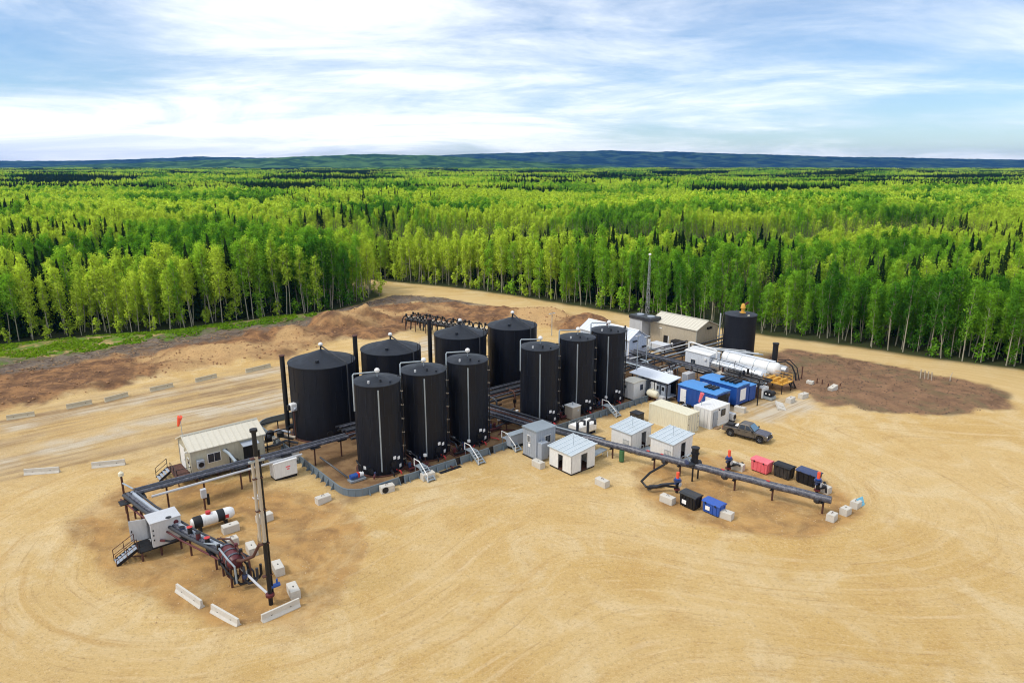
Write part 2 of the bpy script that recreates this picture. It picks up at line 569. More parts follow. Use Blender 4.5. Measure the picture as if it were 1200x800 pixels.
dclear = np.full(gx.shape, 1e3)
dclear[near] = sdf(CLEARING, gx[near], gy[near])
put('forest', sm(dclear + 1.6 * (fbm(gx, gy, 4, 70) - 0.5) * near, -2.6, 0.4))
put('soil', layer('soil', 1.4, ['soil'], 3.0, 1))
put('debris', layer('debris', 1.0, ['debris'], 3.0, 2))
put('grass', layer('grass', 1.2, ['grass'], 3.0, 3))
put('clay', layer('clay', 1.6, ['clay1', 'clay2', 'clay3', 'clay4', 'clay5'], 2.2, 4))
put('island', layer('island', 0.8, ['island'], 2.2, 5))
put('grub', layer('grub', 1.4, ['tankpad'], 2.4, 6))
put('stain', layer('stain', 0.6, ['pump', 'bins'], 1.2, 7))
put('mud', layer('mud', 3.0, ['mud'], 3.0, 9))
put('lane', layer('lane', 2.0, ['lane'], 2.0, 8))
# wheel streaks follow the outline of the equipment: distance across, arc length along
da = np.full(gx.shape, 300.0)
def soft_min(ds, k):
    m_ = np.minimum.reduce(ds)
    return m_ - k * np.log(sum(np.exp(-(d_ - m_) / k) for d_ in ds))


def ring(cx_, cy_, rx, ry, an):
    ca_, sa_ = math.cos(an), math.sin(an)
    x_, y_ = gx[near] - cx_, gy[near] - cy_
    p_, q_ = x_ * ca_ + y_ * sa_, -x_ * sa_ + y_ * ca_
    return (np.sqrt((p_ / rx) ** 2 + (q_ / ry) ** 2 + 0.02) - 1) * (rx + ry) / 2


da[near] = soft_min([ring(-24, 58, 13, 12, 0.3), ring(21, 70, 13, 9, -0.5), ring(2, 84, 34, 14, SITE), ring(58, 99, 16, 9, -0.3)], 5.0)
put('across', da)
put('along', np.arctan2(gy - 75, gx + 2) * 45)
go = bpy.data.objects.new('ground', me)
link(go)
tag(go, kind='structure')

m = bpy.data.materials.new('ground')
m.use_nodes = True
t = m.node_tree
b = t.nodes['Principled BSDF']
geo = N(t, 'ShaderNodeNewGeometry')
POS = geo.outputs['Position']


def A(name):
    n = N(t, 'ShaderNodeAttribute', attribute_name=name)
    return n.outputs['Fac']


def mapped(scl, rotz=0.0):
    mr = N(t, 'ShaderNodeMapping')
    mr.inputs['Rotation'].default_value = (0, 0, rotz)
    t.links.new(POS, mr.inputs['Vector'])
    mp = N(t, 'ShaderNodeMapping')
    mp.inputs['Scale'].default_value = scl
    t.links.new(mr.outputs[0], mp.inputs['Vector'])
    return mp.outputs[0]


n_big = noise(t, POS, 0.055, 5, 0.55, 0.6)
n_mid = noise(t, POS, 0.42, 7, 0.65, 0.4)
n_fine = noise(t, POS, 3.2, 6, 0.75)
n_grit = noise(t, POS, 11, 4, 0.85)
n_pat = noise(t, POS, 0.15, 7, 0.66, 1.2)
tr = N(t, 'ShaderNodeCombineXYZ')
wob = math_node(t, 'MULTIPLY', math_node(t, 'SUBTRACT', n_big, 0.5), 1.8)
acr = math_node(t, 'ADD', A('across'), wob)
t.links.new(acr, tr.inputs[0])
t.links.new(math_node(t, 'MULTIPLY', A('along'), 0.04), tr.inputs[1])
track = noise(t, tr.outputs[0], 2.4, 7, 0.74, 0.0)
track_b = noise(t, tr.outputs[0], 0.85, 6, 0.62, 0.15)
sand = mixc(t, ramp(t, n_big, 0.36, 0.64), (0.63, 0.440, 0.192), (0.575, 0.375, 0.132))
sand = mixc(t, math_node(t, 'MULTIPLY', ramp(t, n_pat, 0.46, 0.66), 0.6), sand, (0.70, 0.55, 0.32))
sand = mixc(t, math_node(t, 'MULTIPLY', ramp(t, n_pat, 0.46, 0.30), 0.5), sand, (0.50, 0.295, 0.090))
brk = ramp(t, n_pat, 0.34, 0.62, 0.12, 0.68)
sand = mixc(t, math_node(t, 'MULTIPLY', ramp(t, track_b, 0.53, 0.70), brk), sand, (0.50, 0.295, 0.090))
sand = mixc(t, math_node(t, 'MULTIPLY', ramp(t, track_b, 0.47, 0.32), math_node(t, 'SUBTRACT', 0.70, brk)), sand, (0.73, 0.57, 0.34))
sand = mixc(t, math_node(t, 'MULTIPLY', ramp(t, n_mid, 0.50, 0.68), 0.25), sand, (0.43, 0.265, 0.105))
sand = mixc(t, math_node(t, 'MULTIPLY', ramp(t, track, 0.55, 0.68), 0.48), sand, (0.36, 0.210, 0.080))
sand = mixc(t, math_node(t, 'MULTIPLY', ramp(t, track, 0.46, 0.30), 0.45), sand, (0.74, 0.57, 0.33))
sand = mixc(t, math_node(t, 'MULTIPLY', ramp(t, n_fine, 0.51, 0.70), 0.62), sand, (0.30, 0.195, 0.095))
sand = mixc(t, math_node(t, 'MULTIPLY', ramp(t, n_fine, 0.47, 0.30), 0.5), sand, (0.74, 0.60, 0.39))
sand = mixc(t, math_node(t, 'MULTIPLY', ramp(t, n_grit, 0.54, 0.70), 0.65), sand, (0.82, 0.70, 0.50))
sand = mixc(t, math_node(t, 'MULTIPLY', ramp(t, n_grit, 0.45, 0.28), 0.55), sand, (0.24, 0.155, 0.08))
lane = mixc(t, ramp(t, track_b, 0.35, 0.7), (0.66, 0.48, 0.235), (0.58, 0.40, 0.175))
sand = mixc(t, math_node(t, 'MULTIPLY', A('lane'), 0.65), sand, lane)
st2 = noise(t, mapped((0.055, 1.0, 1), -SITE), 0.9, 6, 0.65, 0.3)
st3 = noise(t, mapped((0.03, 0.4, 1), -SITE), 0.8, 4, 0.55, 0.3)
# muddy haul way on the left, streaked along its run
mud = mixc(t, ramp(t, st2, 0.40, 0.62), (0.46, 0.33, 0.185), (0.27, 0.175, 0.095))
sand = mixc(t, math_node(t, 'MULTIPLY', A('mud'), math_node(t, 'MULTIPLY', ramp(t, st3, 0.38, 0.60, 0.25, 0.95), ramp(t, n_mid, 0.3, 0.6, 0.6, 1.0))), sand, mud)
# brown traffic dirt on the far-left road and inside the plant
stain = mixc(t, ramp(t, n_mid, 0.34, 0.66), (0.52, 0.300, 0.108), (0.30, 0.172, 0.072))
c0 = mixc(t, math_node(t, 'MULTIPLY', A('stain'), ramp(t, n_pat, 0.64, 0.36, 0.45, 1.0)), sand, stain)
grub = mixc(t, ramp(t, n_mid, 0.35, 0.65), (0.15, 0.080, 0.042), (0.27, 0.165, 0.085))
c0 = mixc(t, math_node(t, 'MULTIPLY', A('grub'), 0.92), c0, grub)
clay = mixc(t, ramp(t, st2, 0.46, 0.64), (0.57, 0.49, 0.37), (0.40, 0.29, 0.17))
c0 = mixc(t, math_node(t, 'MULTIPLY', A('clay'), ramp(t, n_pat, 0.30, 0.55, 0.35, 1.0)), c0, clay)
soil = mixc(t, ramp(t, n_mid, 0.34, 0.62), (0.37, 0.195, 0.085), (0.14, 0.075, 0.042))
soil = mixc(t, ramp(t, n_big, 0.47, 0.62), soil, (0.52, 0.33, 0.15))
soil = mixc(t, math_node(t, 'MULTIPLY', ramp(t, n_fine, 0.45, 0.75), 0.6), soil, (0.13, 0.075, 0.045))
c0 = mixc(t, A('soil'), c0, soil)
deb = mixc(t, ramp(t, n_mid, 0.35, 0.65), (0.115, 0.085, 0.066), (0.21, 0.165, 0.125))
deb = mixc(t, ramp(t, n_fine, 0.5, 0.7), deb, (0.055, 0.042, 0.036))
c0 = mixc(t, A('debris'), c0, deb)
isl = mixc(t, ramp(t, n_mid, 0.32, 0.68), (0.30, 0.172, 0.096), (0.195, 0.113, 0.066))
isl = mixc(t, math_node(t, 'MULTIPLY', ramp(t, n_pat, 0.48, 0.62), 0.7), isl, (0.165, 0.135, 0.070))
isl = mixc(t, math_node(t, 'MULTIPLY', ramp(t, n_pat, 0.44, 0.32), 0.7), isl, (0.110, 0.066, 0.040))
isl = mixc(t, math_node(t, 'MULTIPLY', ramp(t, n_fine, 0.48, 0.72), 0.55), isl, (0.080, 0.055, 0.040))
c0 = mixc(t, A('island'), c0, isl)
gcol = mixc(t, ramp(t, n_mid, 0.3, 0.6), (0.14, 0.27, 0.018), (0.085, 0.12, 0.03))
c0 = mixc(t, math_node(t, 'MULTIPLY', A('grass'), ramp(t, n_mid, 0.70, 0.42)), c0, gcol)
ff = mixc(t, ramp(t, n_fine, 0.35, 0.65), (0.045, 0.035, 0.020), (0.045, 0.075, 0.018))
c0 = mixc(t, A('forest'), c0, ff)
t.links.new(c0, b.inputs['Base Color'])
b.inputs['Roughness'].default_value = 0.95
b.inputs['Specular IOR Level'].default_value = 0.15
hsum = math_node(t, 'ADD', math_node(t, 'MULTIPLY', n_fine, 0.6), math_node(t, 'ADD', math_node(t, 'MULTIPLY', n_grit, 0.35), math_node(t, 'MULTIPLY', track, 0.3)))
bp = N(t, 'ShaderNodeBump')
bp.inputs['Strength'].default_value = 0.9
bp.inputs['Distance'].default_value = 0.22
t.links.new(hsum, bp.inputs['Height'])
t.links.new(bp.outputs[0], b.inputs['Normal'])
me.materials.append(m)

# ------------------------------------------------------------------ hills on the horizon
HILL_MATS = []


def hill_mat(name, c1, c2, sc_):
    m = bpy.data.materials.new(name)
    m.use_nodes = True
    t = m.node_tree
    b = t.nodes['Principled BSDF']
    g = N(t, 'ShaderNodeNewGeometry')
    mp = N(t, 'ShaderNodeMapping')
    mp.inputs['Scale'].default_value = (1, 1, 2)
    t.links.new(g.outputs['Position'], mp.inputs['Vector'])
    n1 = noise(t, mp.outputs[0], sc_, 8, 0.62, 0.5)
    t.links.new(mixc(t, ramp(t, n1, 0.42, 0.62), c1, c2), b.inputs['Base Color'])
    b.inputs['Roughness'].default_value = 1
    b.inputs['Specular IOR Level'].default_value = 0
    M[name] = m


hill_mat('hill_green', (0.022, 0.055, 0.016), (0.075, 0.15, 0.035), 0.008)
hill_mat('hill_dark', (0.010, 0.022, 0.012), (0.045, 0.080, 0.030), 0.005)


def hill(name, prof, y0, depth, mat, seed, top_step=18):
    """a long wooded ridge: prof gives (x, crest height)"""
    px, ph = [p[0] for p in prof], [p[1] for p in prof]
    X = np.arange(px[0], px[-1], top_step)
    T = np.linspace(0, 1, 46)
    XX, TT = np.meshgrid(X, T)
    crest = np.interp(XX, px, ph)
    YY = y0 + TT * depth + 350 * (fbm(XX, TT * 900, 1500, seed) - 0.5)
    ZZ = crest * sm(TT, 0, 0.62) * (1 - 0.35 * sm(TT, 0.7, 1)) * (0.86 + 0.28 * fbm(XX, YY, 900, seed + 3)) + 15 * (fbm(XX, YY, 60, seed + 5, 4) - 0.4) * sm(TT, 0, 0.1)
    n_, k_ = XX.shape
    ix = np.arange(n_ * k_).reshape(n_, k_)
    fs = np.stack([ix[:-1, :-1], ix[:-1, 1:], ix[1:, 1:], ix[1:, :-1]], -1).reshape(-1, 4)
    me = bpy.data.meshes.new(name)
    me.from_pydata(np.stack([XX.ravel(), YY.ravel(), ZZ.ravel() - 2], 1).tolist(), [], fs.tolist())
    me.materials.append(M[mat])
    o = bpy.data.objects.new(name, me)
    link(o)
    tag(o, kind='structure')


hill('hills', [(-9000, 40), (-6200, 58), (-4600, 62), (-3300, 98), (-2400, 86), (-1200, 96), (-400, 135), (300, 165), (1100, 172), (1900, 152), (2600, 128), (3500, 98), (4600, 82), (6500, 62), (9000, 50)], 6200, 1900, 'hill_dark', 3, 30)
hill('hills', [(-3300, 2), (-2600, 34), (-1900, 54), (-1300, 80), (-900, 92), (-500, 84), (-100, 58), (300, 32), (700, 12), (1100, 2)], 3900, 1100, 'hill_green', 9, 14)

# ------------------------------------------------------------------ trees
def leaf_mat(name, cols, trans, loc_scale=0.016, spec=0.0):
    """leaves: colour drifts from stand to stand and from tree to tree"""
    m = bpy.data.materials.new(name)
    m.use_nodes = True
    t = m.node_tree
    t.nodes.clear()
    g = N(t, 'ShaderNodeNewGeometry')
    oi = N(t, 'ShaderNodeObjectInfo')
    mp = N(t, 'ShaderNodeMapping')
    mp.inputs['Scale'].default_value = (1, 1, 0)
    mp.inputs['Location'].default_value = (LEAF_OFF[0], LEAF_OFF[1], 0)
    t.links.new(g.outputs['Position'], mp.inputs['Vector'])
    mp2 = N(t, 'ShaderNodeMapping')
    mp2.inputs['Scale'].default_value = (0.45, 1.0, 0)
    t.links.new(mp.outputs[0], mp2.inputs['Vector'])
    stand = noise(t, mp2.outputs[0], loc_scale, 4, 0.6, 0.6)
    treev = noise(t, mp.outputs[0], 0.16, 2, 0.5)
    rnd = oi.outputs['Random']
    k = math_node(t, 'ADD', math_node(t, 'MULTIPLY', math_node(t, 'SUBTRACT', stand, 0.46), 5.5),
                  math_node(t, 'ADD', math_node(t, 'MULTIPLY', math_node(t, 'SUBTRACT', rnd, 0.5), 0.45), math_node(t, 'MULTIPLY', math_node(t, 'SUBTRACT', treev, 0.5), 0.9)))
    sx = N(t, 'ShaderNodeSeparateXYZ')            # the left wood is an older, greener stand
    t.links.new(g.outputs['Position'], sx.inputs[0])
    k = math_node(t, 'SUBTRACT', k, math_node(t, 'MULTIPLY', ramp(t, sx.outputs[0], -22, -52, 0.0, 0.30), ramp(t, sx.outputs[1], 225, 185)))
    c = mixc(t, ramp(t, k, -0.55, 0.05), cols[0], cols[1])
    c = mixc(t, ramp(t, k, 0.0, 0.45), c, cols[2])
    lv = noise(t, g.outputs['Position'], 1.4, 2, 0.5)
    vm = N(t, 'ShaderNodeVectorMath', operation='SCALE')
    t.links.new(c, vm.inputs[0])
    t.links.new(ramp(t, lv, 0.3, 0.7, 0.72, 1.22), vm.inputs['Scale'])
    d = N(t, 'ShaderNodeBsdfDiffuse')
    tl = N(t, 'ShaderNodeBsdfTranslucent')
    t.links.new(vm.outputs[0], d.inputs[0])
    tc_ = mixc(t, 1.0, vm.outputs[0], (1.25, 1.2, 0.6), 'MULTIPLY')
    t.links.new(tc_, tl.inputs[0])
    mx = N(t, 'ShaderNodeMixShader')
    mx.inputs[0].default_value = trans
    t.links.new(d.outputs[0], mx.inputs[1])
    t.links.new(tl.outputs[0], mx.inputs[2])
    o = N(t, 'ShaderNodeOutputMaterial')
    t.links.new(mx.outputs[0], o.inputs['Surface'])
    M[name] = m


LEAF_OFF = (37.0, -12.0)
leaf_mat('aspen_leaf', [(0.085, 0.255, 0.022), (0.260, 0.520, 0.040), (0.580, 0.740, 0.080)], 0.42)
leaf_mat('spruce_needle', [(0.010, 0.028, 0.010), (0.016, 0.040, 0.012), (0.028, 0.055, 0.014)], 0.1)
paint('bark', (0.36, 0.33, 0.24), 0.8, 0.6, dirt_rgb=(0.12, 0.10, 0.07), scale=1.8, streak=False)
paint('spruce_bark', (0.10, 0.075, 0.055), 0.9, 0.3, streak=False)


NORMALS = {}


def cards(P, size, rng, up=0.0, aspect=1.0, out=None):
    """leaf-clump faces at points P"""
    n = len(P)
    a = rng.normal(size=(n, 3))
    a[:, 2] *= 1 - up
    a /= np.linalg.norm(a, axis=1)[:, None]
    h = rng.normal(size=(n, 3))
    b_ = np.cross(a, h)
    b_ /= np.linalg.norm(b_, axis=1)[:, None]
    s = np.asarray(size)[:, None]
    a, b_ = a * s, b_ * s * aspect
    if out is not None:                              # turn every face outwards so that clumps shade as rounded masses
        flip = np.sum(np.cross(a, b_) * out, 1) > 0
        b_[flip] *= -1
    V = np.stack([P - a, P - 0.25 * a + b_, P + a, P - 0.1 * a - b_], 1)
    return V.reshape(-1, 3), np.arange(4 * n).reshape(-1, 4)


def aspen_parts(rng, H, n_cl, n_leaf, leaf, base=0.36, wid=1.0):
    lean = rng.normal(size=2) * 0.35
    bend = rng.normal(size=2) * 0.3
    ax = lambda t_: np.array([lean[0] * t_ + bend[0] * math.sin(3 * t_), lean[1] * t_ + bend[1] * math.sin(3.3 * t_), H * t_])
    tr = MB()
    steps = 6
    r0 = 0.115 * H / 15
    for k in range(steps):
        t0, t1 = k / steps * 0.94, (k + 1) / steps * 0.94
        tr.cyl(ax(t0), ax(t1), r0 * (1 - 0.8 * t0), 6, r0 * (1 - 0.8 * t1), caps=False)
    P, sz, O = [], [], []
    for c in range(n_cl):
        f = (c + rng.random()) / n_cl
        h = base + (1 - base) * f ** 0.82
        prof = math.sin(math.pi * min(1, 0.16 + 0.80 * f)) ** 0.7
        R_ = wid * 1.75 * prof * (0.45 + 0.75 * rng.random())
        an = rng.random() * 6.283 + c * 2.4
        q = ax(h)
        ce = q + np.array([math.cos(an) * R_ * 0.8, math.sin(an) * R_ * 0.8, 0.25 * rng.normal()])
        if c % 3 == 0:
            st = ax(max(h - 0.07 - 0.03 * rng.random(), 0.1))
            tr.cyl(st, ce, 0.045, 4, 0.012, caps=False)
        rad = (0.42 + 0.38 * rng.random()) * wid
        g = rng.normal(size=(n_leaf, 3)) * np.array([rad, rad, rad * 1.0]) * 0.72
        P.append(ce + g)
        ol = g / (np.linalg.norm(g, axis=1)[:, None] + 1e-6) + 0.8 * (ce - q) / (np.linalg.norm(ce - q) + 1e-6) + np.array([0, 0, 0.55])
        O.append(ol / np.linalg.norm(ol, axis=1)[:, None])
        sz.append(leaf * (0.7 + 0.6 * rng.random(n_leaf)))
    O = np.concatenate(O)
    V, F = cards(np.concatenate(P), np.concatenate(sz), rng, out=O)
    NORMALS[id(V)] = np.repeat(O, 4, axis=0)
    return tr, V, F


def spruce_parts(rng, H, n_w, leaf, wide=1.0):
    tr = MB()
    tr.cyl((0, 0, 0), (0, 0, H * 0.97), 0.13 * H / 11, 6, 0.015, caps=False)
    V, F = [], []
    nb = n_w * 7
    for k in range(nb):
        f = ((k + rng.random()) / nb) ** 1.15
        z = H * (0.07 + 0.92 * f)
        R_ = wide * (1.30 * (1 - f) ** 0.8 + 0.07) * H / 11
        an = 2.399 * k + rng.normal() * 0.3
        d = np.array([math.cos(an), math.sin(an), 0])
        s = np.array([-d[1], d[0], 0])
        L = R_ * (0.55 + 0.6 * rng.random())
        a = np.array([0, 0, z])
        dr = 0.35 + 0.35 * rng.random()
        tip = a + d * L + np.array([0, 0, -dr * L])
        midp = a + d * L * 0.6 + np.array([0, 0, -0.22 * L])
        w_ = leaf * (0.5 + 0.6 * rng.random()) * (0.35 + 0.65 * (1 - f))
        hang = np.array([0, 0, -0.9 * w_ - 0.15])
        n0 = len(V)
        V += [a, midp + s * w_ + hang * 0.5, tip, midp - s * w_ + hang * 0.5, midp + hang * 1.5]
        F += [(n0, n0 + 1, n0 + 2), (n0, n0 + 2, n0 + 3), (n0, n0 + 4, n0 + 2)]
    return tr, np.array(V), F


def raw_mesh(name, V, F, mat, nrm=None):
    me = bpy.data.meshes.new(name)
    me.from_pydata(np.asarray(V).tolist(), [], [tuple(f) for f in (F.tolist() if hasattr(F, 'tolist') else F)])
    me.materials.append(M[mat])
    if id(V) in NORMALS:
        me.polygons.foreach_set('use_smooth', [True] * len(me.polygons))
        me.normals_split_custom_set_from_vertices(NORMALS[id(V)].tolist())
    return me


def joined(name, pieces):
    """pieces: (V, F, material index, offset, scale) -> one mesh with two slots"""
    V, F, I, NN = [], [], [], []
    n = 0
    for v, f, i, off, s in pieces:
        NN += NORMALS[id(v)].tolist() if id(v) in NORMALS else [(0, 0, 0)] * len(v)
        v = np.asarray(v) * s + np.asarray(off)
        V += v.tolist()
        F += [tuple(int(x) + n for x in q) for q in f]
        I += [i] * len(f)
        n += len(v)
    me = bpy.data.meshes.new(name)
    me.from_pydata(V, [], F)
    for k in ('aspen_leaf', 'bark', 'spruce_needle', 'spruce_bark'):
        me.materials.append(M[k])
    me.polygons.foreach_set('material_index', I)
    me.polygons.foreach_set('use_smooth', [True] * len(me.polygons))
    me.normals_split_custom_set_from_vertices(NN)
    return me


trng = np.random.default_rng(3)
ASPEN = [aspen_parts(trng, h, ncl, 34, 0.135, ba, wi) for h, ncl, ba, wi in
         ((15.5, 60, 0.34, 0.84), (17.0, 54, 0.44, 0.74), (14.5, 58, 0.28, 0.92), (15.5, 46, 0.48, 0.70), (12.5, 54, 0.20, 0.85), (16.0, 66, 0.36, 0.98))]
SPRUCE = [spruce_parts(trng, h, 46, 0.36, 1.15) for h in (12.0, 10.0, 13.5)]
BUSH = [aspen_parts(trng, 3.2, 14, 14, 0.2, 0.12, 0.7), aspen_parts(trng, 5.5, 18, 14, 0.2, 0.15, 0.7)]
ASPEN_T = [t_.mesh('trunk') for t_, V_, F_ in ASPEN]
for x in ASPEN_T:
    x.materials.append(M['bark'])
ASPEN_C = [raw_mesh('crown', V_, F_, 'aspen_leaf') for t_, V_, F_ in ASPEN]
SPRUCE_T = [t_.mesh('trunk') for t_, V_, F_ in SPRUCE]
for x in SPRUCE_T:
    x.materials.append(M['spruce_bark'])
SPRUCE_C = [raw_mesh('crown', V_, F_, 'spruce_needle') for t_, V_, F_ in SPRUCE]

templates = []
for t_, V_, F_ in ASPEN:
    templates.append(joined('stand_tree', [(V_, F_, 0, (0, 0, 0), 1), (t_.v, t_.f, 1, (0, 0, 0), 1)]))
for t_, V_, F_ in SPRUCE:
    templates.append(joined('stand_tree', [(V_, F_, 2, (0, 0, 0), 1), (t_.v, t_.f, 3, (0, 0, 0), 1)]))
for t_, V_, F_ in BUSH:
    templates.append(joined('stand_bush', [(V_, F_, 0, (0, 0, 0), 1), (t_.v, t_.f, 1, (0, 0, 0), 1)]))
SNAG = [aspen_parts(trng, h, 22, 2, 0.12, 0.3, 0.7) for h in (14, 12)]
LOWA = [aspen_parts(trng, h, 22, 9, 0.44, 0.3, 1.15) for h in (15, 14, 16)]
LOWS = [spruce_parts(trng, h, 13, 0.9, 1.35) for h in (13, 11)]
for frac in (0.0, 0.05, 0.35, 0.95):                # blocks of distant wood, 12 m square
    pc = []
    for i in range(4):
        for j in range(4):
            off = (-4.5 + 3 * i + trng.normal() * 0.7, -4.5 + 3 * j + trng.normal() * 0.7, 0)
            if trng.random() < frac:
                t_, V_, F_ = LOWS[trng.integers(2)]
                pc.append((V_, F_, 2, off, 0.95 + 0.5 * trng.random()))
            else:
                t_, V_, F_ = LOWA[trng.integers(3)]
                pc.append((V_, F_, 0, off, 0.72 + 0.36 * trng.random()))
                pc.append((t_.v, t_.f, 1, off, 0.8))
    templates.append(joined('stand_block', pc))
for t_, V_, F_ in SNAG:
    templates.append(joined('stand_snag', [(V_, F_, 0, (0, 0, 0), 1), (t_.v, t_.f, 3, (0, 0, 0), 1)]))
tcol = bpy.data.collections.new('stand_templates')   # never linked to the scene
for i, me_ in enumerate(templates):
    o = bpy.data.objects.new('t%02d' % i, me_)
    tcol.objects.link(o)

# where the trees stand
def in_view(x, y, pad=14):
    return (np.abs(x) < 0.92 * y + pad) & (y > 20)


def stand_spots(step, far, rng):
    n = int(far * 0.96 / step)
    X, Y = np.meshgrid(np.arange(-n, n + 1) * step, np.arange(60, far, step))
    X, Y = X.ravel(), Y.ravel()
    X = X + rng.uniform(-0.42, 0.42, X.shape) * step
    Y = Y + rng.uniform(-0.42, 0.42, Y.shape) * step
    return X, Y


frng = np.random.default_rng(21)
FAR1, FAR2 = 330.0, 3000.0
X, Y = stand_spots(2.3, FAR1, frng)
k = in_view(X, Y, 16) & (Y < FAR1)
X, Y = X[k], Y[k]
dc = sdf(CLEARING, X, Y) + 1.6 * (fbm(X, Y, 6, 90) - 0.5)
k = dc > 0.3
X, Y, dc = X[k], Y[k], dc[k]
gap = fbm(X * 0.35, Y, 34, 95, 3)
keep = (gap > 0.37) | (dc < 6)
bare = (~keep) & (frng.random(len(X)) < 0.55)
BX, BY = X[bare], Y[bare]
keep &= ~((dc > 7) & (frng.random(len(X)) < 0.16))
X, Y, dc = X[keep], Y[keep], dc[keep]
spr = fbm(X * 0.6, Y, 34, 101)
for cx_, cy_, cr_ in ((-95, 255, 22), (-138, 236, 16), (-62, 302, 20), (-30, 262, 9), (112, 172, 14), (150, 205, 18), (58, 215, 10), (-88, 168, 7)):
    spr = spr + 0.22 * np.exp(-((X - cx_) ** 2 + (Y - cy_) ** 2) / cr_ ** 2)
is_spr = (frng.random(len(X)) < np.where(spr > 0.60, 0.5, np.where(spr > 0.54, 0.10, 0.012))) & (dc > 4)
hgt = 0.60 + 0.45 * fbm(X, Y, 16, 111) + 0.34 * fbm(X * 0.35, Y, 40, 115) + frng.normal(size=len(X)) * 0.09
hgt *= 0.84 - 0.04 * sm(X, -40, 10)
rotv = frng.random(len(X)) * 6.283
var = frng.integers(0, 6, len(X))
dist = np.hypot(X, Y)
vis = (np.abs(X) < 0.75 * Y + 1)
# the nearest ones that face the clearing are trees of their own
score = np.where(~is_spr & vis, dc * 14 + dist * 0.35, 1e9)
own = np.argsort(score)[:300]
own = own[score[own] < 1e8]
sscore = np.where(is_spr & vis & (dist < 300), dist + dc, 1e9)
sown = np.argsort(sscore)[:90]
sown = sown[sscore[sown] < 1e8]
for i in own:
    x, y = float(X[i]), float(Y[i])
    if x < -30 and y < 178:
        gname, lab = 'aspens along the edge of the left wood', 'tall slender aspen at the edge of the wood behind the grassy bank'
    elif y > 145:
        gname, lab = 'aspens along the far side of the haul road', 'pale trunked yellow green aspen lining the far stretch of the haul road'
    else:
        gname, lab = 'aspens along the right bend of the road', 'pale trunked green aspen lining the sand road right of the black tanks'
    o = bpy.data.objects.new('aspen_tree', None)
    o.empty_display_size = 0.5
    link(o)
    o.location = (x, y, -0.05)
    s_ = float(hgt[i])
    o.scale = (s_ * 0.95, s_ * 0.95, s_)
    o.rotation_euler = (0, 0, float(rotv[i]))
    tag(o, lab, 'tree', gname)
    v_ = int(var[i])
    part('trunk', ASPEN_T[v_], o)
    part('crown', ASPEN_C[v_], o)
for i in sown:
    o = bpy.data.objects.new('spruce_tree', None)
    o.empty_display_size = 0.5
    link(o)
    x, y = float(X[i]), float(Y[i])
    o.location = (x, y, -0.05)
    s_ = float(hgt[i]) * 1.34
    o.scale = (s_, s_, s_)
    o.rotation_euler = (0, 0, float(rotv[i]))
    if x < -30:
        tag(o, 'dark narrow spruce standing among the aspens of the left wood', 'tree', 'spruces among the left aspens')
    else:
        tag(o, 'dark narrow spruce standing among the aspens beyond the haul road', 'tree', 'spruces beyond the haul road')
    v_ = int(var[i]) % 3
    part('trunk', SPRUCE_T[v_], o)
    part('crown', SPRUCE_C[v_], o)
rest = np.ones(len(X), bool)
rest[own] = False
rest[sown] = False
PX, PY = [X[rest]], [Y[rest]]
PS = [np.where(is_spr[rest], hgt[rest] * 1.34, hgt[rest])]
PI = [np.where(is_spr[rest], 6 + var[rest] % 3, var[rest])]
PR = [rotv[rest]]
# low bushes in the first rows
X2, Y2 = stand_spots(3.1, 230, frng)
d2 = sdf(CLEARING, X2, Y2)
k = in_view(X2, Y2) & (d2 > -0.6) & (d2 < 16) & (frng.random(len(X2)) < 0.62)
PX.append(X2[k]); PY.append(Y2[k]); PS.append(0.5 + 0.6 * frng.random(k.sum())); PI.append(9 + frng.integers(0, 2, k.sum())); PR.append(frng.random(k.sum()) * 6.283)
PX.append(BX); PY.append(BY); PS.append(0.7 + 0.3 * frng.random(len(BX))); PI.append(15 + frng.integers(0, 2, len(BX))); PR.append(frng.random(len(BX)) * 6.283)
# blocks of wood out to the hills
X3, Y3 = stand_spots(11.0, FAR2, frng)
d3 = sdf(CLEARING, X3, Y3)
k = in_view(X3, Y3, 30) & (Y3 > FAR1 + 4) & (d3 > 8)
k &= ~((fbm(X3, Y3, 60, 130) < 0.27) & (frng.random(len(X3)) < 0.8))
X3, Y3 = X3[k], Y3[k]
edge3 = 600 + 260 * (fbm(X3, Y3, 140, 121, 2) - 0.5)          # beyond here spruce takes over, aspen only in clumps
mix3 = fbm(X3 * 0.55, Y3, 95, 125, 2)
near3 = np.where(mix3 > 0.74, 2, np.where(mix3 > 0.5, 1, 0))
far3 = np.where(mix3 > 0.56, np.where(mix3 > 0.64, 0, 2), 3)
i3 = 11 + np.where(Y3 > edge3, far3, near3)
PX.append(X3); PY.append(Y3); PS.append(0.50 + 0.8 * fbm(X3 * 0.5, Y3, 110, 131) + 0.05 * frng.normal(size=len(X3))); PI.append(i3); PR.append(frng.integers(0, 4, len(X3)) * 1.5708 + 0.2 * frng.normal(size=len(X3)))
PX, PY, PS, PI, PR = map(np.concatenate, (PX, PY, PS, PI, PR))
fm = bpy.data.meshes.new('forest')
fm.vertices.add(len(PX))
fm.vertices.foreach_set('co', np.stack([PX, PY, np.full_like(PX, -0.05)], 1).ravel())
for nm, ty, ar in (('tree_kind', 'INT', PI.astype(np.int32)), ('tree_scale', 'FLOAT', PS.astype(np.float32)), ('tree_turn', 'FLOAT', PR.astype(np.float32))):
    a_ = fm.attributes.new(nm, ty, 'POINT')
    a_.data.foreach_set('value', ar)
fo = bpy.data.objects.new('forest', fm)
link(fo)
tag(fo, 'dense green aspen and spruce forest stretching to the hills', 'forest', kind='stuff')
ng = bpy.data.node_groups.new('stand', 'GeometryNodeTree')
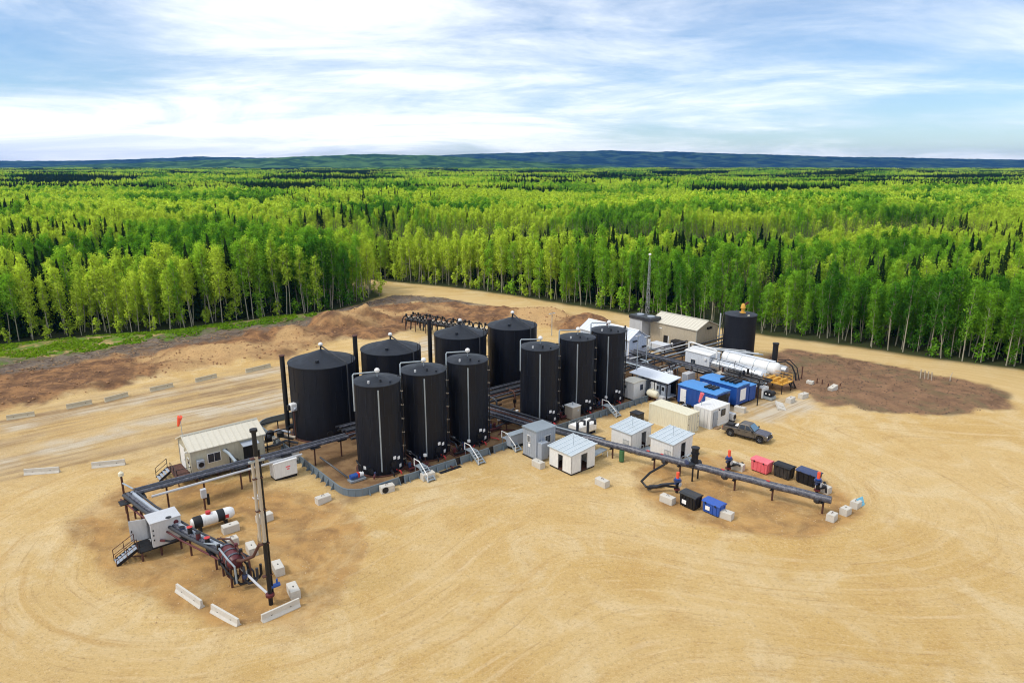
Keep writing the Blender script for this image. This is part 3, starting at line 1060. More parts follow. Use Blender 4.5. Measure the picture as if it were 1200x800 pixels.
ng.interface.new_socket('Geometry', in_out='INPUT', socket_type='NodeSocketGeometry')
ng.interface.new_socket('Geometry', in_out='OUTPUT', socket_type='NodeSocketGeometry')
gi, gout = ng.nodes.new('NodeGroupInput'), ng.nodes.new('NodeGroupOutput')
ci = ng.nodes.new('GeometryNodeCollectionInfo')
ci.inputs['Collection'].default_value = tcol
ci.inputs['Separate Children'].default_value = True
ci.inputs['Reset Children'].default_value = True
iop = ng.nodes.new('GeometryNodeInstanceOnPoints')
iop.inputs['Pick Instance'].default_value = True


def named(nm, ty):
    n = ng.nodes.new('GeometryNodeInputNamedAttribute')
    n.data_type = ty
    n.inputs['Name'].default_value = nm
    return n.outputs['Attribute']


cr = ng.nodes.new('ShaderNodeCombineXYZ')
ng.links.new(named('tree_turn', 'FLOAT'), cr.inputs[2])
ng.links.new(gi.outputs[0], iop.inputs['Points'])
ng.links.new(ci.outputs[0], iop.inputs['Instance'])
ng.links.new(named('tree_kind', 'INT'), iop.inputs['Instance Index'])
ng.links.new(cr.outputs[0], iop.inputs['Rotation'])
ng.links.new(named('tree_scale', 'FLOAT'), iop.inputs['Scale'])
ng.links.new(iop.outputs[0], gout.inputs[0])
md = fo.modifiers.new('stand', 'NODES')
md.node_group = ng

# ------------------------------------------------------------------ storage tanks
def tank(name, label, u, v, D, Hh, cone, kind, stack=None, group=None, scale_n=48):
    t = thing(name, label, 'tank', u, v, 0, 0, group)
    r = D / 2
    body = MB().lathe([(r, 0.05), (r, Hh * 0.25), (r, Hh * 0.5), (r, Hh * 0.75), (r, Hh)], n=scale_n).build('shell', 'tank_black', t, smooth=True)
    # cladding bands and seams stand a little proud
    bd = MB()
    for z in (0.12, Hh * 0.333, Hh * 0.666, Hh - 0.10):
        bd.lathe([(r, z - 0.05), (r + 0.018, z - 0.05), (r + 0.018, z + 0.05), (r, z + 0.05)], n=scale_n)
    bd.build('band', 'tank_black', body, smooth=True)
    sm_ = MB()
    for k in range(16):
        a_ = 2 * math.pi * (k + 0.3) / 16
        for z0_, z1_, o_ in ((0.15, Hh * 0.333 - 0.06, 0), (Hh * 0.333 + 0.06, Hh * 0.666 - 0.06, 0.2), (Hh * 0.666 + 0.06, Hh - 0.16, 0.05)):
            x0_, y0_ = math.cos(a_ + o_) * r * 0.9985, math.sin(a_ + o_) * r * 0.9985
            sm_.bar((x0_, y0_, z0_), (x0_, y0_, z1_), 0.045, 0.045)
    sm_.build('seam', 'tank_roof', body)
    MB().lathe([(r + 0.06, Hh - 0.06), (r + 0.06, Hh + 0.03), (r * 0.55, Hh + 0.03 + cone * 0.45), (0.28, Hh + cone), (0.02, Hh + cone + 0.01)], n=scale_n).build('roof', 'tank_roof', t, smooth=True)
    MB().lathe([(r + 0.25, 0), (r + 0.25, 0.10), (r + 0.02, 0.12)], n=scale_n).build('base_ring', 'rust', t, smooth=True)
    ca = math.atan2(-59 - v, -30 - u)             # the face turned to the yard
    at_ = lambda a, rr, z: (math.cos(a) * rr, math.sin(a) * rr, z)
    if kind == 'slim':
        g = MB()
        a = ca + 0.03
        g.bar(at_(a, r + 0.09, 0.6), at_(a, r + 0.09, Hh - 0.35), 0.13, 0.10)
        go_ = g.build('level_gauge', 'galv', t)
        k = MB()
        for z in np.arange(1.2, Hh - 0.4, 1.25):
            k.bar(at_(a, r - 0.02, z), at_(a, r + 0.10, z), 0.05, 0.05)
        k.build('bracket', 'rust', go_)
        # vent arm on the roof with its white valve
        arm = MB()
        a2 = ca - 1.15
        arm.path([at_(a2, r + 0.2, Hh - 3.0), at_(a2, r + 0.2, Hh + 1.0), at_(a2, r + 0.1, Hh + 1.15), at_(ca + 0.2, 0.35, Hh + 1.05), at_(ca + 0.2, 0.3, Hh + 0.2)], 0.09, 7)
        ao = arm.build('vent_arm', 'galv', t, smooth=True)
        MB().lathe([(0.05, -0.28), (0.26, -0.16), (0.30, 0.05), (0.20, 0.22), (0.04, 0.28)], at_(ca + 0.2, 0.4, Hh + 1.2), n=12).build('vent_valve', 'white', ao, smooth=True)
        # hatches and fittings by the rim
        for da, rr, zz_ in ((-0.5, 0.72, 0.28), (0.25, 0.62, 0.34), (0.75, 0.82, 0.2)):
            x_, y_, z_ = at_(ca + da, r * rr, Hh + cone * (1 - rr) + 0.02)
            MB().cyl((x_, y_, z_), (x_, y_, z_ + zz_), 0.12, 10).build('hatch', 'tank_roof' if da > 0.2 else 'grey_box', t, smooth=True)
        # downcomer and ladder on the right flank
        p = MB()
        a3 = ca + 1.38
        p.path([at_(a3, r + 0.18, 0.2), at_(a3, r + 0.18, Hh + 0.45), at_(a3, r - 0.3, Hh + 0.5)], 0.08, 7)
        po = p.build('downcomer', 'black', t, smooth=True)
        q = MB()
        for z in np.arange(1.0, Hh, 1.6):
            q.bar(at_(a3, r - 0.02, z), at_(a3, r + 0.28, z), 0.14, 0.10)
        q.build('clamp', 'insulation', po)
        # manway with a ring of bolts, drain valves and coloured hoses at the foot
        for da, zz_, rr in ((-0.42, 0.55, 0.0), (0.55, 1.15, 0.0)):
            a4 = ca + da
            MB().cyl(at_(a4, r - 0.05, zz_ + 0.1), at_(a4, r + 0.16, zz_ + 0.1), 0.34, 14).build('manway', 'black', t, smooth=True)
        for da, zz_, mt in ((0.62, 1.9, 'sign'), (0.85, 1.7, 'sign'), (0.95, 0.7, 'white'), (-0.75, 0.9, 'white')):
            a4 = ca + da
            x_, y_, z_ = at_(a4, r + 0.05, zz_)
            pm = MB()
            s_ = 0.17
            tx, ty = -math.sin(a4), math.cos(a4)
            pm.bar((x_ - tx * s_, y_ - ty * s_, z_), (x_ + tx * s_, y_ + ty * s_, z_), 0.06, 0.34)
            pm.build('tag_plate', mt, t)
        for da, hz_, mt, lab in ((-0.25, 0.45, 'oxide', 0), (0.42, 0.5, 'black', 0), (0.72, 0.4, 'red', 0)):
            a4 = ca + da
            pv_ = MB().path([at_(a4, r, hz_), at_(a4, r + 0.55, hz_), at_(a4, r + 0.7, hz_ - 0.1), at_(a4, r + 0.75, 0.1)], 0.09, 7)
            vo = pv_.build('outlet', mt, t, smooth=True)
            MB().cyl(at_(a4, r + 0.30, hz_ - 0.16), at_(a4, r + 0.30, hz_ + 0.22), 0.13, 8).build('valve', 'blue_dark' if da < 0 else 'black', vo, smooth=True)
    else:
        # big tank: centre vent, insulated line over the roof, caged ladder
        vt = MB().cyl((0, 0, Hh + cone - 0.05), (0, 0, Hh + cone + 0.55), 0.11, 8).build('vent', 'black', t, smooth=True)
        MB().lathe([(0.05, 0), (0.26, 0.08), (0.28, 0.28), (0.15, 0.42), (0.02, 0.46)], (0, 0, Hh + cone + 0.5), n=12).build('vent_cap', 'white', vt, smooth=True)
        a2 = ca + 0.75
        MB().path([(0.1, 0, Hh + cone + 0.45), at_(a2, r * 0.5, Hh + cone * 0.8), at_(a2, r + 0.12, Hh + 0.35), at_(a2, r + 0.25, Hh), at_(a2, r + 0.25, 0.5)], 0.09, 7).build('overflow_line', 'pipe_dark', t, smooth=True)
        a3 = ca + 1.0
        L = MB()
        for s_ in (-0.24, 0.24):
            tx, ty = -math.sin(a3) * s_, math.cos(a3) * s_
            x_, y_, _ = at_(a3, r + 0.28, 0)
            L.bar((x_ + tx, y_ + ty, 0.2), (x_ + tx, y_ + ty, Hh + 1.1), 0.05, 0.05)
        lo_ = L.build('ladder', 'black', t)
        rg = MB()
        for z in np.arange(0.5, Hh + 0.9, 0.33):
            tx, ty = -math.sin(a3) * 0.24, math.cos(a3) * 0.24
            x_, y_, _ = at_(a3, r + 0.28, 0)
            rg.bar((x_ - tx, y_ - ty, z), (x_ + tx, y_ + ty, z), 0.03, 0.03)
        rg.build('rungs', 'black', lo_)
        x_, y_, z_ = at_(ca - 0.2, r * 0.66, Hh + cone * 0.34)
        MB().cyl((x_, y_, z_), (x_, y_, z_ + 0.3), 0.22, 10).build('hatch', 'tank_roof', t, smooth=True)
        MB().cyl(at_(ca + 0.1, r - 0.05, 1.0), at_(ca + 0.1, r + 0.18, 1.0), 0.4, 14).build('manway', 'black', t, smooth=True)
    if stack:
        du, dv, hs = stack
        so = MB().cyl((du, dv, 0.6), (du, dv, hs), 0.30, 12).build('fire_stack', 'black', t, smooth=True)
        MB().lathe([(0.30, hs - 0.03), (0.36, hs), (0.36, hs + 0.1), (0.29, hs + 0.1)], (du, dv, 0), n=12).build('stack_cap', 'rust', so, smooth=True)
        MB().cyl((du, dv, 1.0), (0.75 * du, 0.75 * dv, 1.0), 0.32, 10).build('burner_tube', 'black', so, smooth=True)
    return t


slim_g = None
tank('slim_tank', 'slim black tank nearest the rounded corner of the containment wall', 4.3, 4.7, 5.05, 10.25, 0.50, 'slim')
tank('slim_tank', 'slim black tank second from the left in the front row', 10.4, 4.9, 5.2, 10.25, 0.50, 'slim')
tank('slim_tank', 'slim black tank third from the left, just before the pipe gap', 16.7, 5.0, 5.0, 10.25, 0.50, 'slim')
tank('slim_tank', 'slim black tank just right of the pipe gap, above the grey shed', 27.8, 4.2, 5.0, 10.1, 0.45, 'slim')
tank('slim_tank', 'slim black tank in the middle of the right-hand group of three', 34.5, 4.0, 4.9, 10.3, 0.45, 'slim')
tank('slim_tank', 'slim black tank rightmost of its row, beside the white shack', 40.8, 4.1, 4.9, 10.3, 0.45, 'slim')
tank('wide_tank', 'wide black tank with conical roof, leftmost and nearest the beige building', 4.45, 18.95, 8.1, 9.3, 1.35, 'wide', (-4.25, 1.9, 10.2))
tank('wide_tank', 'wide low black tank seen behind the first two slim tanks', 14.1, 18.6, 7.9, 9.3, 1.15, 'wide', (-4.15, 1.95, 11.2))
tank('wide_tank', 'wide black tank below the dark hose manifold, behind the third slim tank', 25.9, 19.2, 7.5, 9.3, 1.25, 'wide', (-3.95, 1.95, 11.6))
tank('wide_tank', 'tall wide black tank at the back, between the manifold and the right-hand slim tanks', 34.6, 17.8, 7.4, 9.5, 1.2, 'wide')

# the far tank by the pipe racks, with an orange stub on its roof
t = thing('far_tank', 'lone black tank with orange roof stub beyond the silver vessels', 'tank', 74.0, 3.6)
body = MB().lathe([(2.65, 0.05), (2.65, 4), (2.65, 8.0)], n=48).build('shell', 'tank_black', t, smooth=True)
MB().lathe([(2.65, 4.0), (2.67, 4.0), (2.67, 4.1), (2.65, 4.1)], n=48).build('band', 'tank_black', body, smooth=True)
MB().lathe([(2.72, 7.92), (2.72, 8.05), (1.2, 8.2), (0.02, 8.3)], n=48).build('roof', 'tank_roof', t, smooth=True)
MB().lathe([(0.55, 8.15), (0.55, 8.35), (0.28, 8.4), (0.28, 9.0), (0.45, 9.05), (0.30, 9.7), (0.1, 9.9)], (0.2, -0.2, 0), n=10).build('roof_stub', 'yellow', t, smooth=True)
MB().bar((0.2, -0.2, 9.4), (0.9, -0.7, 10.1), 0.2, 0.3).build('lever', 'oxide', t)
for da in (0.3, 0.5):
    MB().cyl((-1.3 + da, -1.9 - da * 0.3, 8.0), (-1.3 + da, -1.9 - da * 0.3, 8.3), 0.1, 8).build('hatch', 'cream', t)
MB().path([(-1.6, 2.3, 0.3), (-1.6, 2.3, 4), (-1.6, 2.3, 8.3)], 0.08, 6).build('downcomer', 'black', t, smooth=True)

# ------------------------------------------------------------------ containment wall: one bent sheet steel panel after another
cw = thing('containment_wall', 'low galvanised sheet steel containment wall round the black tanks', 'wall', 0, 0)
corner = []
RR = 2.2
loop = []
def arc(cx_, cy_, a0, a1, n=5):
    return [(cx_ + RR * math.cos(R(a0 + (a1 - a0) * k / n)), cy_ + RR * math.sin(R(a0 + (a1 - a0) * k / n))) for k in range(n + 1)]
U0, U1, V0, V1 = -2.2, 47.6, -0.35, 26.0
pts = arc(U0 + RR, V0 + RR, 180, 270) + arc(U1 - RR, V0 + RR, 270, 360) + arc(U1 - RR, V1 - RR, 0, 90) + arc(U0 + RR, V1 - RR, 90, 180)
pts.append(pts[0])
WH = 0.82
pm = MB().box(0, 1, -0.03, 0.03, 0, WH).mesh('panel')
pm.materials.append(M['wall_galv'])
pk = MB().box(0, 1, -0.04, 0.04, 0, WH + 0.02).mesh('panel')
pk.materials.append(M['black'])
rail = MB().box(0, 1, -0.06, 0.06, WH - 0.07, WH + 0.012).mesh('top_rail')
rail.materials.append(M['wall_galv'])
brace = MB().prism([(-0.04, 0), (-0.42, 0), (-0.04, WH * 0.92)], -0.03, 0.03, 'x').mesh('brace')
brace.materials.append(M['wall_galv'])
BLACK = ((3.6, 4.2), (10.9, 11.6), (15.7, 16.4))
for (ax_, ay_), (bx_, by_) in zip(pts[:-1], pts[1:]):
    L_ = math.hypot(bx_ - ax_, by_ - ay_)
    if L_ < 1e-6:
        continue
    an = math.atan2(by_ - ay_, bx_ - ax_)
    cuts = [0.0]
    n_ = max(1, round(L_ / 2.45))
    for k in range(1, n_ + 1):
        cuts.append(L_ * k / n_)
    if abs(ay_ - V0) < 0.01 and abs(by_ - V0) < 0.01:
        for a_, b_ in BLACK:
            cuts = [c_ for c_ in cuts if not (a_ - ax_ - 0.5 < c_ < b_ - ax_ + 0.5)] + [a_ - ax_, b_ - ax_]
        cuts.sort()
    for c0_, c1_ in zip(cuts[:-1], cuts[1:]):
        px_, py_ = ax_ + math.cos(an) * c0_, ay_ + math.sin(an) * c0_
        dark = abs(ay_ - V0) < 0.01 and any(abs(px_ - a_) < 0.05 for a_, b_ in BLACK)
        part('panel', pk if dark else pm, cw, (px_, py_, 0), an, (c1_ - c0_ - 0.015, 1, 1))
        if not dark:
            part('top_rail', rail, cw, (px_, py_, 0), an, (c1_ - c0_ - 0.015, 1, 1))
        if L_ > 2:
            part('brace', brace, cw, (px_, py_, 0), an)
            if c1_ - c0_ > 1.8:
                part('brace', brace, cw, (px_ + math.cos(an) * (c1_ - c0_) / 2, py_ + math.sin(an) * (c1_ - c0_) / 2, 0), an)

# step-over stairs
def stile(u, v, label, flip=False):
    t = thing('stile_stairs', label, 'stairs', u, v)
    for s_ in (-0.45, 0.45):
        MB().bar((s_, -0.10, 1.10), (s_, -1.75, 0.05), 0.06, 0.22).build('stringer', 'galv', t)
    for k in range(5):
        f = (k + 0.5) / 5
        y_, z_ = -0.10 - 1.65 * f, 1.12 - 1.05 * f
        MB().box(-0.43, 0.43, y_ - 0.13, y_ + 0.13, z_ - 0.02, z_ + 0.02).build('tread', 'galv', t)
    MB().box(-0.5, 0.5, -0.1, 0.9, 1.08, 1.13).build('landing', 'galv', t)
    for s_ in (-0.42, 0.42):
        MB().bar((s_, 0.85, 1.08), (s_, 0.85, 0.0), 0.06, 0.06).build('leg', 'galv', t)
    h = MB().path([(-0.52, -1.75, 0.15), (-0.52, -1.7, 0.9), (-0.52, -0.15, 1.95), (-0.52, 0.85, 1.95), (-0.52, 0.85, 1.1)], 0.055, 6).build('handrail', 'white', t, smooth=True)
    return t


stile(6.6, -0.35, 'grey stile stairs over the containment wall below the first slim tank')
stile(13.4, -0.35, 'grey stile stairs over the containment wall below the second and third slim tanks')
stile(18.9, -0.35, 'grey stile stairs over the containment wall just left of the grey shed')
stile(36.6, -0.35, 'grey stile stairs over the containment wall between the right-hand slim tanks')


# ------------------------------------------------------------------ pipework
def rack(label, pipes, posts, post_r=0.09, name='pipe_rack', cat='pipe rack', beams=True):
    """pipes: (list of site points, radius, material); posts: (u, v, top)"""
    u0, v0 = pipes[0][0][0][0], pipes[0][0][0][1]
    t = thing(name, label, cat, u0, v0)
    for pts_, r_, mt in pipes:
        MB().path([(p[0] - u0, p[1] - v0, p[2]) for p in pts_], r_, 8).build('pipe', mt, t, smooth=True)
    for u, v, top in posts:
        MB().cyl((u - u0, v - v0, -0.1), (u - u0, v - v0, top), post_r, 8).build('post', 'rust', t, smooth=True)
        if beams:
            MB().box(u - u0 - 0.55, u - u0 + 0.55, v - v0 - 0.55, v - v0 + 0.55, top - 0.10, top - 0.02).build('saddle', 'black', t)
    return t


def straight(a, b, n=2, wob=0.0):
    return [tuple(x + (y - x) * k / n for x, y in zip(a, b)) for k in range(n + 1)]


# left: from the tanks out to the corner of the pump area
lp = []
for k, (dv, dz, r_, mt) in enumerate(((0.0, 0.0, 0.20, 'pipe_wrap'), (0.42, 0.0, 0.20, 'pipe_dark'), (0.85, 0.02, 0.16, 'pipe_wrap'), (1.15, -0.05, 0.10, 'pipe_dark'))):
    lp.append((straight((-19.9 + 0.3 * k, 9.0 + dv, 2.85 + dz), (3.0, 9.9 + dv, 2.35 + dz), 6), r_, mt))
lp.append((straight((-18.2, 8.4, 2.35), (-3.0, 9.0, 2.15), 4), 0.13, 'grey_box'))
rack('long dark pipe rack with pale cable tray leading from the tanks to the pump area', lp,
     [(-19.6, 9.6, 2.7), (-16.6, 9.6, 2.65), (-13.2, 9.5, 2.6), (-9.6, 9.3, 2.6), (-8.4, 10.2, 2.5), (-4.6, 9.6, 2.4), (-1.2, 9.8, 2.3), (2.2, 10.2, 2.2)])
lb = []
for k, (du, dz, r_, mt) in enumerate(((0.0, 0.0, 0.17, 'pipe_wrap'), (0.38, 0.02, 0.17, 'grey_shed'), (-0.36, 0.0, 0.15, 'pipe_dark'), (0.72, 0.05, 0.10, 'pipe_dark'), (-0.62, -0.35, 0.08, 'oxide'), (0.1, -0.55, 0.09, 'insulation'))):
    lb.append(([(-20.0 + du, 9.3, 2.85 + dz), (-19.3 + du, 5.0, 2.8 + dz), (-18.4 + du, 1.8, 2.6 + dz), (-17.4 + du, -0.8, 2.15 + dz), (-16.3 + du, -4.3, 2.1 + dz), (-15.3 + du, -7.6, 2.0 + dz)], r_, mt))
rk = rack('dark insulated pipe rack running past the grey heater box to the red vessel', lb,
     [(-20.4, 8.2, 2.65), (-19.2, 8.6, 2.65), (-19.6, 6.4, 2.6), (-18.9, 4.2, 2.5), (-17.35, -0.6, 1.9), (-16.35, -4.2, 1.85), (-15.9, -5.9, 1.3)])
for k, (u, v, z) in enumerate(((-18.3, 0.9, 2.9), (-17.2, -1.2, 2.5), (-16.9, -2.5, 2.4), (-16.5, -3.6, 2.3), (-17.6, -0.2, 2.2))):
    vo = MB().cyl((u + 19.9, v - 9.0, z - 0.3), (u + 19.9, v - 9.0, z + 0.35), 0.2, 10).build('valve', ('blue_dark', 'black', 'oxide', 'black', 'blue_dark')[k], rk, smooth=True)
    MB().lathe([(0.2, 0), (0.26, 0.03), (0.2, 0.06)], (u + 19.9, v - 9.0, z + 0.36), n=10).build('hand_wheel', 'red' if k % 2 else 'black', vo, smooth=True)

# pipe gap: racks between the tank groups, and out under the sheds
gp = []
for k in range(7):
    gp.append((straight((19.6 + 0.45 * k, 15.5, 1.5 + 0.25 * (k % 3)), (22.6 + 0.42 * k, -1.5, 1.6 + 0.18 * (k % 3)), 4), (0.14, 0.2, 0.11, 0.16, 0.13, 0.18, 0.1)[k], ('pipe_dark', 'pipe_wrap', 'rust', 'pipe_dark', 'pipe_wrap', 'pipe_dark', 'rust')[k]))
for k in range(4):
    gp.append((straight((19.4 + 0.2 * k, 11.5 - 2.6 * k, 0.8 + 0.1 * k), (26.0, 12.6 - 2.7 * k, 0.9 + 0.1 * k), 2), 0.12, ('pipe_dark', 'rust', 'pipe_wrap', 'pipe_dark')[k]))
rack('tangle of dark pipes on low racks in the gap between the two tank groups', gp,
     [(20.4, 13.0, 1.3), (22.6, 13.0, 1.3), (21.2, 8.5, 1.3), (23.4, 8.5, 1.3), (22.0, 4.0, 1.35), (24.3, 4.0, 1.35), (23.0, 0.6, 1.4), (25.0, 0.6, 1.4)])
fp = []
for k in range(5):
    fp.append((straight((22.9 + 0.5 * k, -1.6, 1.75), (25.2 + 0.45 * k, -8.4, 1.5), 3), (0.16, 0.12, 0.2, 0.14, 0.1)[k], ('pipe_dark', 'pipe_wrap', 'pipe_dark', 'galv', 'pipe_dark')[k]))
ft = rack('short bundle of dark pipes leaving the containment beside the grey shed', fp, [(24.2, -2.2, 1.55), (24.6, -4.4, 1.5), (25.6, -6.6, 1.4)])
for u, v in ((25.7, -5.0), (26.9, -5.6)):
    MB().path([(u - 22.9, v + 1.6, 0.2), (u - 22.9, v + 1.6, 2.9), (u - 22.6, v + 1.4, 3.1), (u - 22.2, v + 1.1, 3.0), (u - 22.2, v + 1.1, 2.5)], 0.17, 8).build('riser', 'pipe_dark', ft, smooth=True)
# small lines and hoses among the front tanks
hose_spots = ((8.0, 1.2, 'oxide'), (7.4, 2.2, 'red'), (8.3, 3.2, 'rust'), (13.6, 1.4, 'red'), (13.9, 2.6, 'insulation'), (19.2, 2.0, 'red'), (20.2, 3.4, 'oxide'), (20.0, 1.0, 'insulation'), (31.0, 1.6, 'oxide'), (37.5, 1.5, 'red'), (38.0, 2.8, 'insulation'), (45.0, 0.6, 'oxide'))
hr = random.Random(4)
HOSE_WHERE = ('between the first and second slim tanks, nearest the wall', 'between the first and second slim tanks, middle one', 'between the first and second slim tanks, farthest in',
              'below the second slim tank beside the stile', 'between the second and third slim tanks', 'right of the third slim tank beside the stile', 'right of the third slim tank, farther in',
              'right of the third slim tank against the wall', 'left of the middle tank in the right-hand group', 'beside the stile in the right-hand group', 'behind the stile in the right-hand group', 'at the right end of the containment')
for k, (u, v, mt) in enumerate(hose_spots):
    p_ = [(0, 0, 0.12)]
    an = hr.uniform(0.2, 1.6)
    for j in range(7):
        an += hr.uniform(-0.8, 0.8)
        p_.append((p_[-1][0] + 0.5 * math.cos(an), p_[-1][1] + 0.5 * math.sin(an), 0.1 + 0.12 * hr.random()))
    o = MB().path(p_, 0.07, 6).build('hose', mt, None, smooth=True)
    o.location = S(u, v)
    o.rotation_euler = (0, 0, SITE)
    cname = {'oxide': 'dark red', 'red': 'red', 'rust': 'rusty brown', 'insulation': 'tan'}[mt]
    tag(o, '%s hose lying %s' % (cname, HOSE_WHERE[k]), 'hose', 'hoses lying at the feet of the tanks')

# pump with blue motor at the front corner
t = thing('transfer_pump', 'small pump skid with blue motor and red guard at the wall corner', 'pump', 0.6, 3.4)
box_part('skid', 'galv', t, -0.9, 0.9, -0.45, 0.45, 0.05, 0.25)
MB().cyl((-0.75, 0, 0.6), (0.05, 0, 0.6), 0.28, 12).build('motor', 'blue', t, smooth=True)
MB().cyl((0.3, 0, 0.6), (0.75, 0, 0.6), 0.26, 12).build('pump_head', 'white', t, smooth=True)
box_part('guard', 'red', t, 0.05, 0.3, -0.2, 0.2, 0.35, 0.85)
MB().path([(0.6, 0, 0.8), (0.6, 0, 1.5), (0.6, 0.8, 1.6), (0.9, 1.6, 1.5)], 0.09, 7).build('discharge_pipe', 'black', t, smooth=True)
MB().path([(-0.9, 0.3, 0.5), (-1.8, 2.2, 1.5), (-2.0, 4.5, 1.7)], 0.1, 7).build('suction_pipe', 'pipe_dark', t, smooth=True)

# big insulated pipeline to the right-hand valve area
bl = thing('insulated_pipeline', 'big dark insulated pipeline on short posts running past the sheds to the valve area', 'pipeline', 25.0, -6.8)
E0, E1 = Vector((25.0, -6.8, 1.65)), Vector((32.1, -33.0, 1.65))
MB().path([(p - Vector((25.0, -6.8, 0))) for p in [E0 + (E1 - E0) * k / 22 + Vector((0, 0, 0.03 * math.sin(k * 1.7))) for k in range(23)]], 0.38, 14).build('pipe', 'pipe_wrap', bl, smooth=True)
for f in (0.14, 0.33, 0.44, 0.66, 0.80, 0.975):
    p = E0 + (E1 - E0) * f - Vector((25.0, -6.8, 0))
    MB().cyl((p.x, p.y, -0.1), (p.x, p.y, 1.35), 0.10, 8).build('post', 'rust', bl, smooth=True)
    MB().box(p.x - 0.45, p.x + 0.45, p.y - 0.12, p.y + 0.12, 1.20, 1.30).build('saddle', 'black', bl)
for f in (0.375, 0.62, 0.955):
    p = E0 + (E1 - E0) * f - Vector((25.0, -6.8, 0))
    MB().lathe([(0.02, -0.3), (0.36, -0.25), (0.44, 0), (0.36, 0.25), (0.02, 0.3)], (p.x, p.y, 1.35), 'y', 12).build('drain_pot', 'pipe_dark', bl, smooth=True)
for f in (0.30, 0.36, 0.61, 0.78):
    p = E0 + (E1 - E0) * f - Vector((25.0, -6.8, 0))
    MB().box(p.x - 0.10, p.x + 0.10, p.y - 0.18, p.y + 0.18, 1.97, 2.05).build('marker_tape', 'red', bl)
MB().cyl((1.05, -5.0, 0.1), (1.05, -5.0, 1.4), 0.3, 12).build('support_drum', 'green', bl, smooth=True)

# rack along the aisle between the two rows of tanks
ap = []
for k in range(8):
    ap.append((straight((3.2, 9.6 + 0.55 * k, 2.1 + 0.3 * (k % 3)), (46.0, 9.3 + 0.55 * k, 1.9 + 0.3 * (k % 3)), 8), (0.17, 0.12, 0.2, 0.14, 0.18, 0.11, 0.16, 0.13)[k], ('pipe_dark', 'pipe_wrap', 'pipe_dark', 'rust', 'pipe_dark', 'pipe_wrap', 'black', 'pipe_dark')[k]))
ar = rack('dark pipe rack along the aisle between the slim tanks and the wide tanks', ap, [(u, v, 1.9) for u in (6, 12, 18.5, 25, 31, 38, 44) for v in (9.8, 13.2)])
for k, u in enumerate((4.3, 7.4, 10.4, 13.5, 16.7, 20.5, 23.8, 27.8, 31.2, 34.5, 37.6, 40.8, 44.0)):
    v_ = 8.2 if k % 2 == 0 else 9.2
    pp = MB().path([(u - 3.2, v_ - 9.6, 0.3), (u - 3.2, v_ - 9.6, 2.3), (u - 3.2, v_ - 9.2, 2.6), (u - 3.2, 11.0 - 9.6, 2.6)], 0.12, 7).build('branch_pipe', ('pipe_dark', 'rust', 'black')[k % 3], ar, smooth=True)
    MB().cyl((u - 3.2, v_ - 9.6, 1.0), (u - 3.2, v_ - 9.6, 1.45), 0.24, 8).build('valve', ('oxide', 'black', 'blue_dark')[k % 3], pp, smooth=True)

# valve skids at the feet of the slim tanks
for k, (u, v, lab) in enumerate(((7.3, 2.3, 'between the first and second slim tanks'), (13.5, 2.4, 'between the second and third slim tanks'), (20.6, 5.6, 'right of the third slim tank in the pipe gap'),
                                 (24.4, 6.4, 'in the pipe gap, nearer the right-hand tanks'), (31.2, 3.0, 'left of the middle tank in the right-hand group'), (37.6, 2.6, 'left of the rightmost slim tank'))):
    t = thing('valve_skid', 'dark valve and pipe skid ' + lab, 'valve skid', u, v)
    for j in range(3):
        pp = MB().path([(-0.9 + 0.7 * j, -0.8, 0.35), (-0.9 + 0.7 * j, 0.2, 0.4), (-0.9 + 0.7 * j, 0.5, 0.9), (-0.9 + 0.7 * j, 2.6, 1.0)], 0.10, 7).build('pipe', ('black', 'rust', 'pipe_dark')[(j + k) % 3], t, smooth=True)
        MB().cyl((-0.9 + 0.7 * j, -0.3, 0.3), (-0.9 + 0.7 * j, -0.3, 0.85), 0.17, 8).build('valve', ('blue_dark', 'oxide', 'black')[(j + k) % 3], pp, smooth=True)
    MB().path([(-1.3, -0.8, 0.35), (1.2, -0.8, 0.35)], 0.12, 7).build('header', ('oxide', 'black')[k % 2], t, smooth=True)
    box_part('base', 'rust', t, -1.3, 1.1, -1.0, 0.6, 0.03, 0.13)
    MB().cyl((1.0, -0.5, 0.1), (1.0, -0.5, 1.1), 0.05, 6).build('stand', 'rust', t)
    MB().lathe([(0.04, 0), (0.2, 0.05), (0.2, 0.3), (0.04, 0.36)], (1.0, -0.5, 1.1), n=10).build('gauge', 'white', t, smooth=True)

# ------------------------------------------------------------------ buildings
def ribs(mb, x0, x1, y, z0, z1, pitch, out=-1, w_=0.05, d=0.025, axis='x'):
    k = int((x1 - x0) / pitch)
    for i in range(1, k):
        x = x0 + (x1 - x0) * i / k
        zt = z1(x) if callable(z1) else z1
        if axis == 'x':
            mb.box(x - w_ / 2, x + w_ / 2, min(y, y + out * d), max(y, y + out * d), z0, zt)
        else:
            mb.box(min(y, y + out * d), max(y, y + out * d), x - w_ / 2, x + w_ / 2, z0, zt)


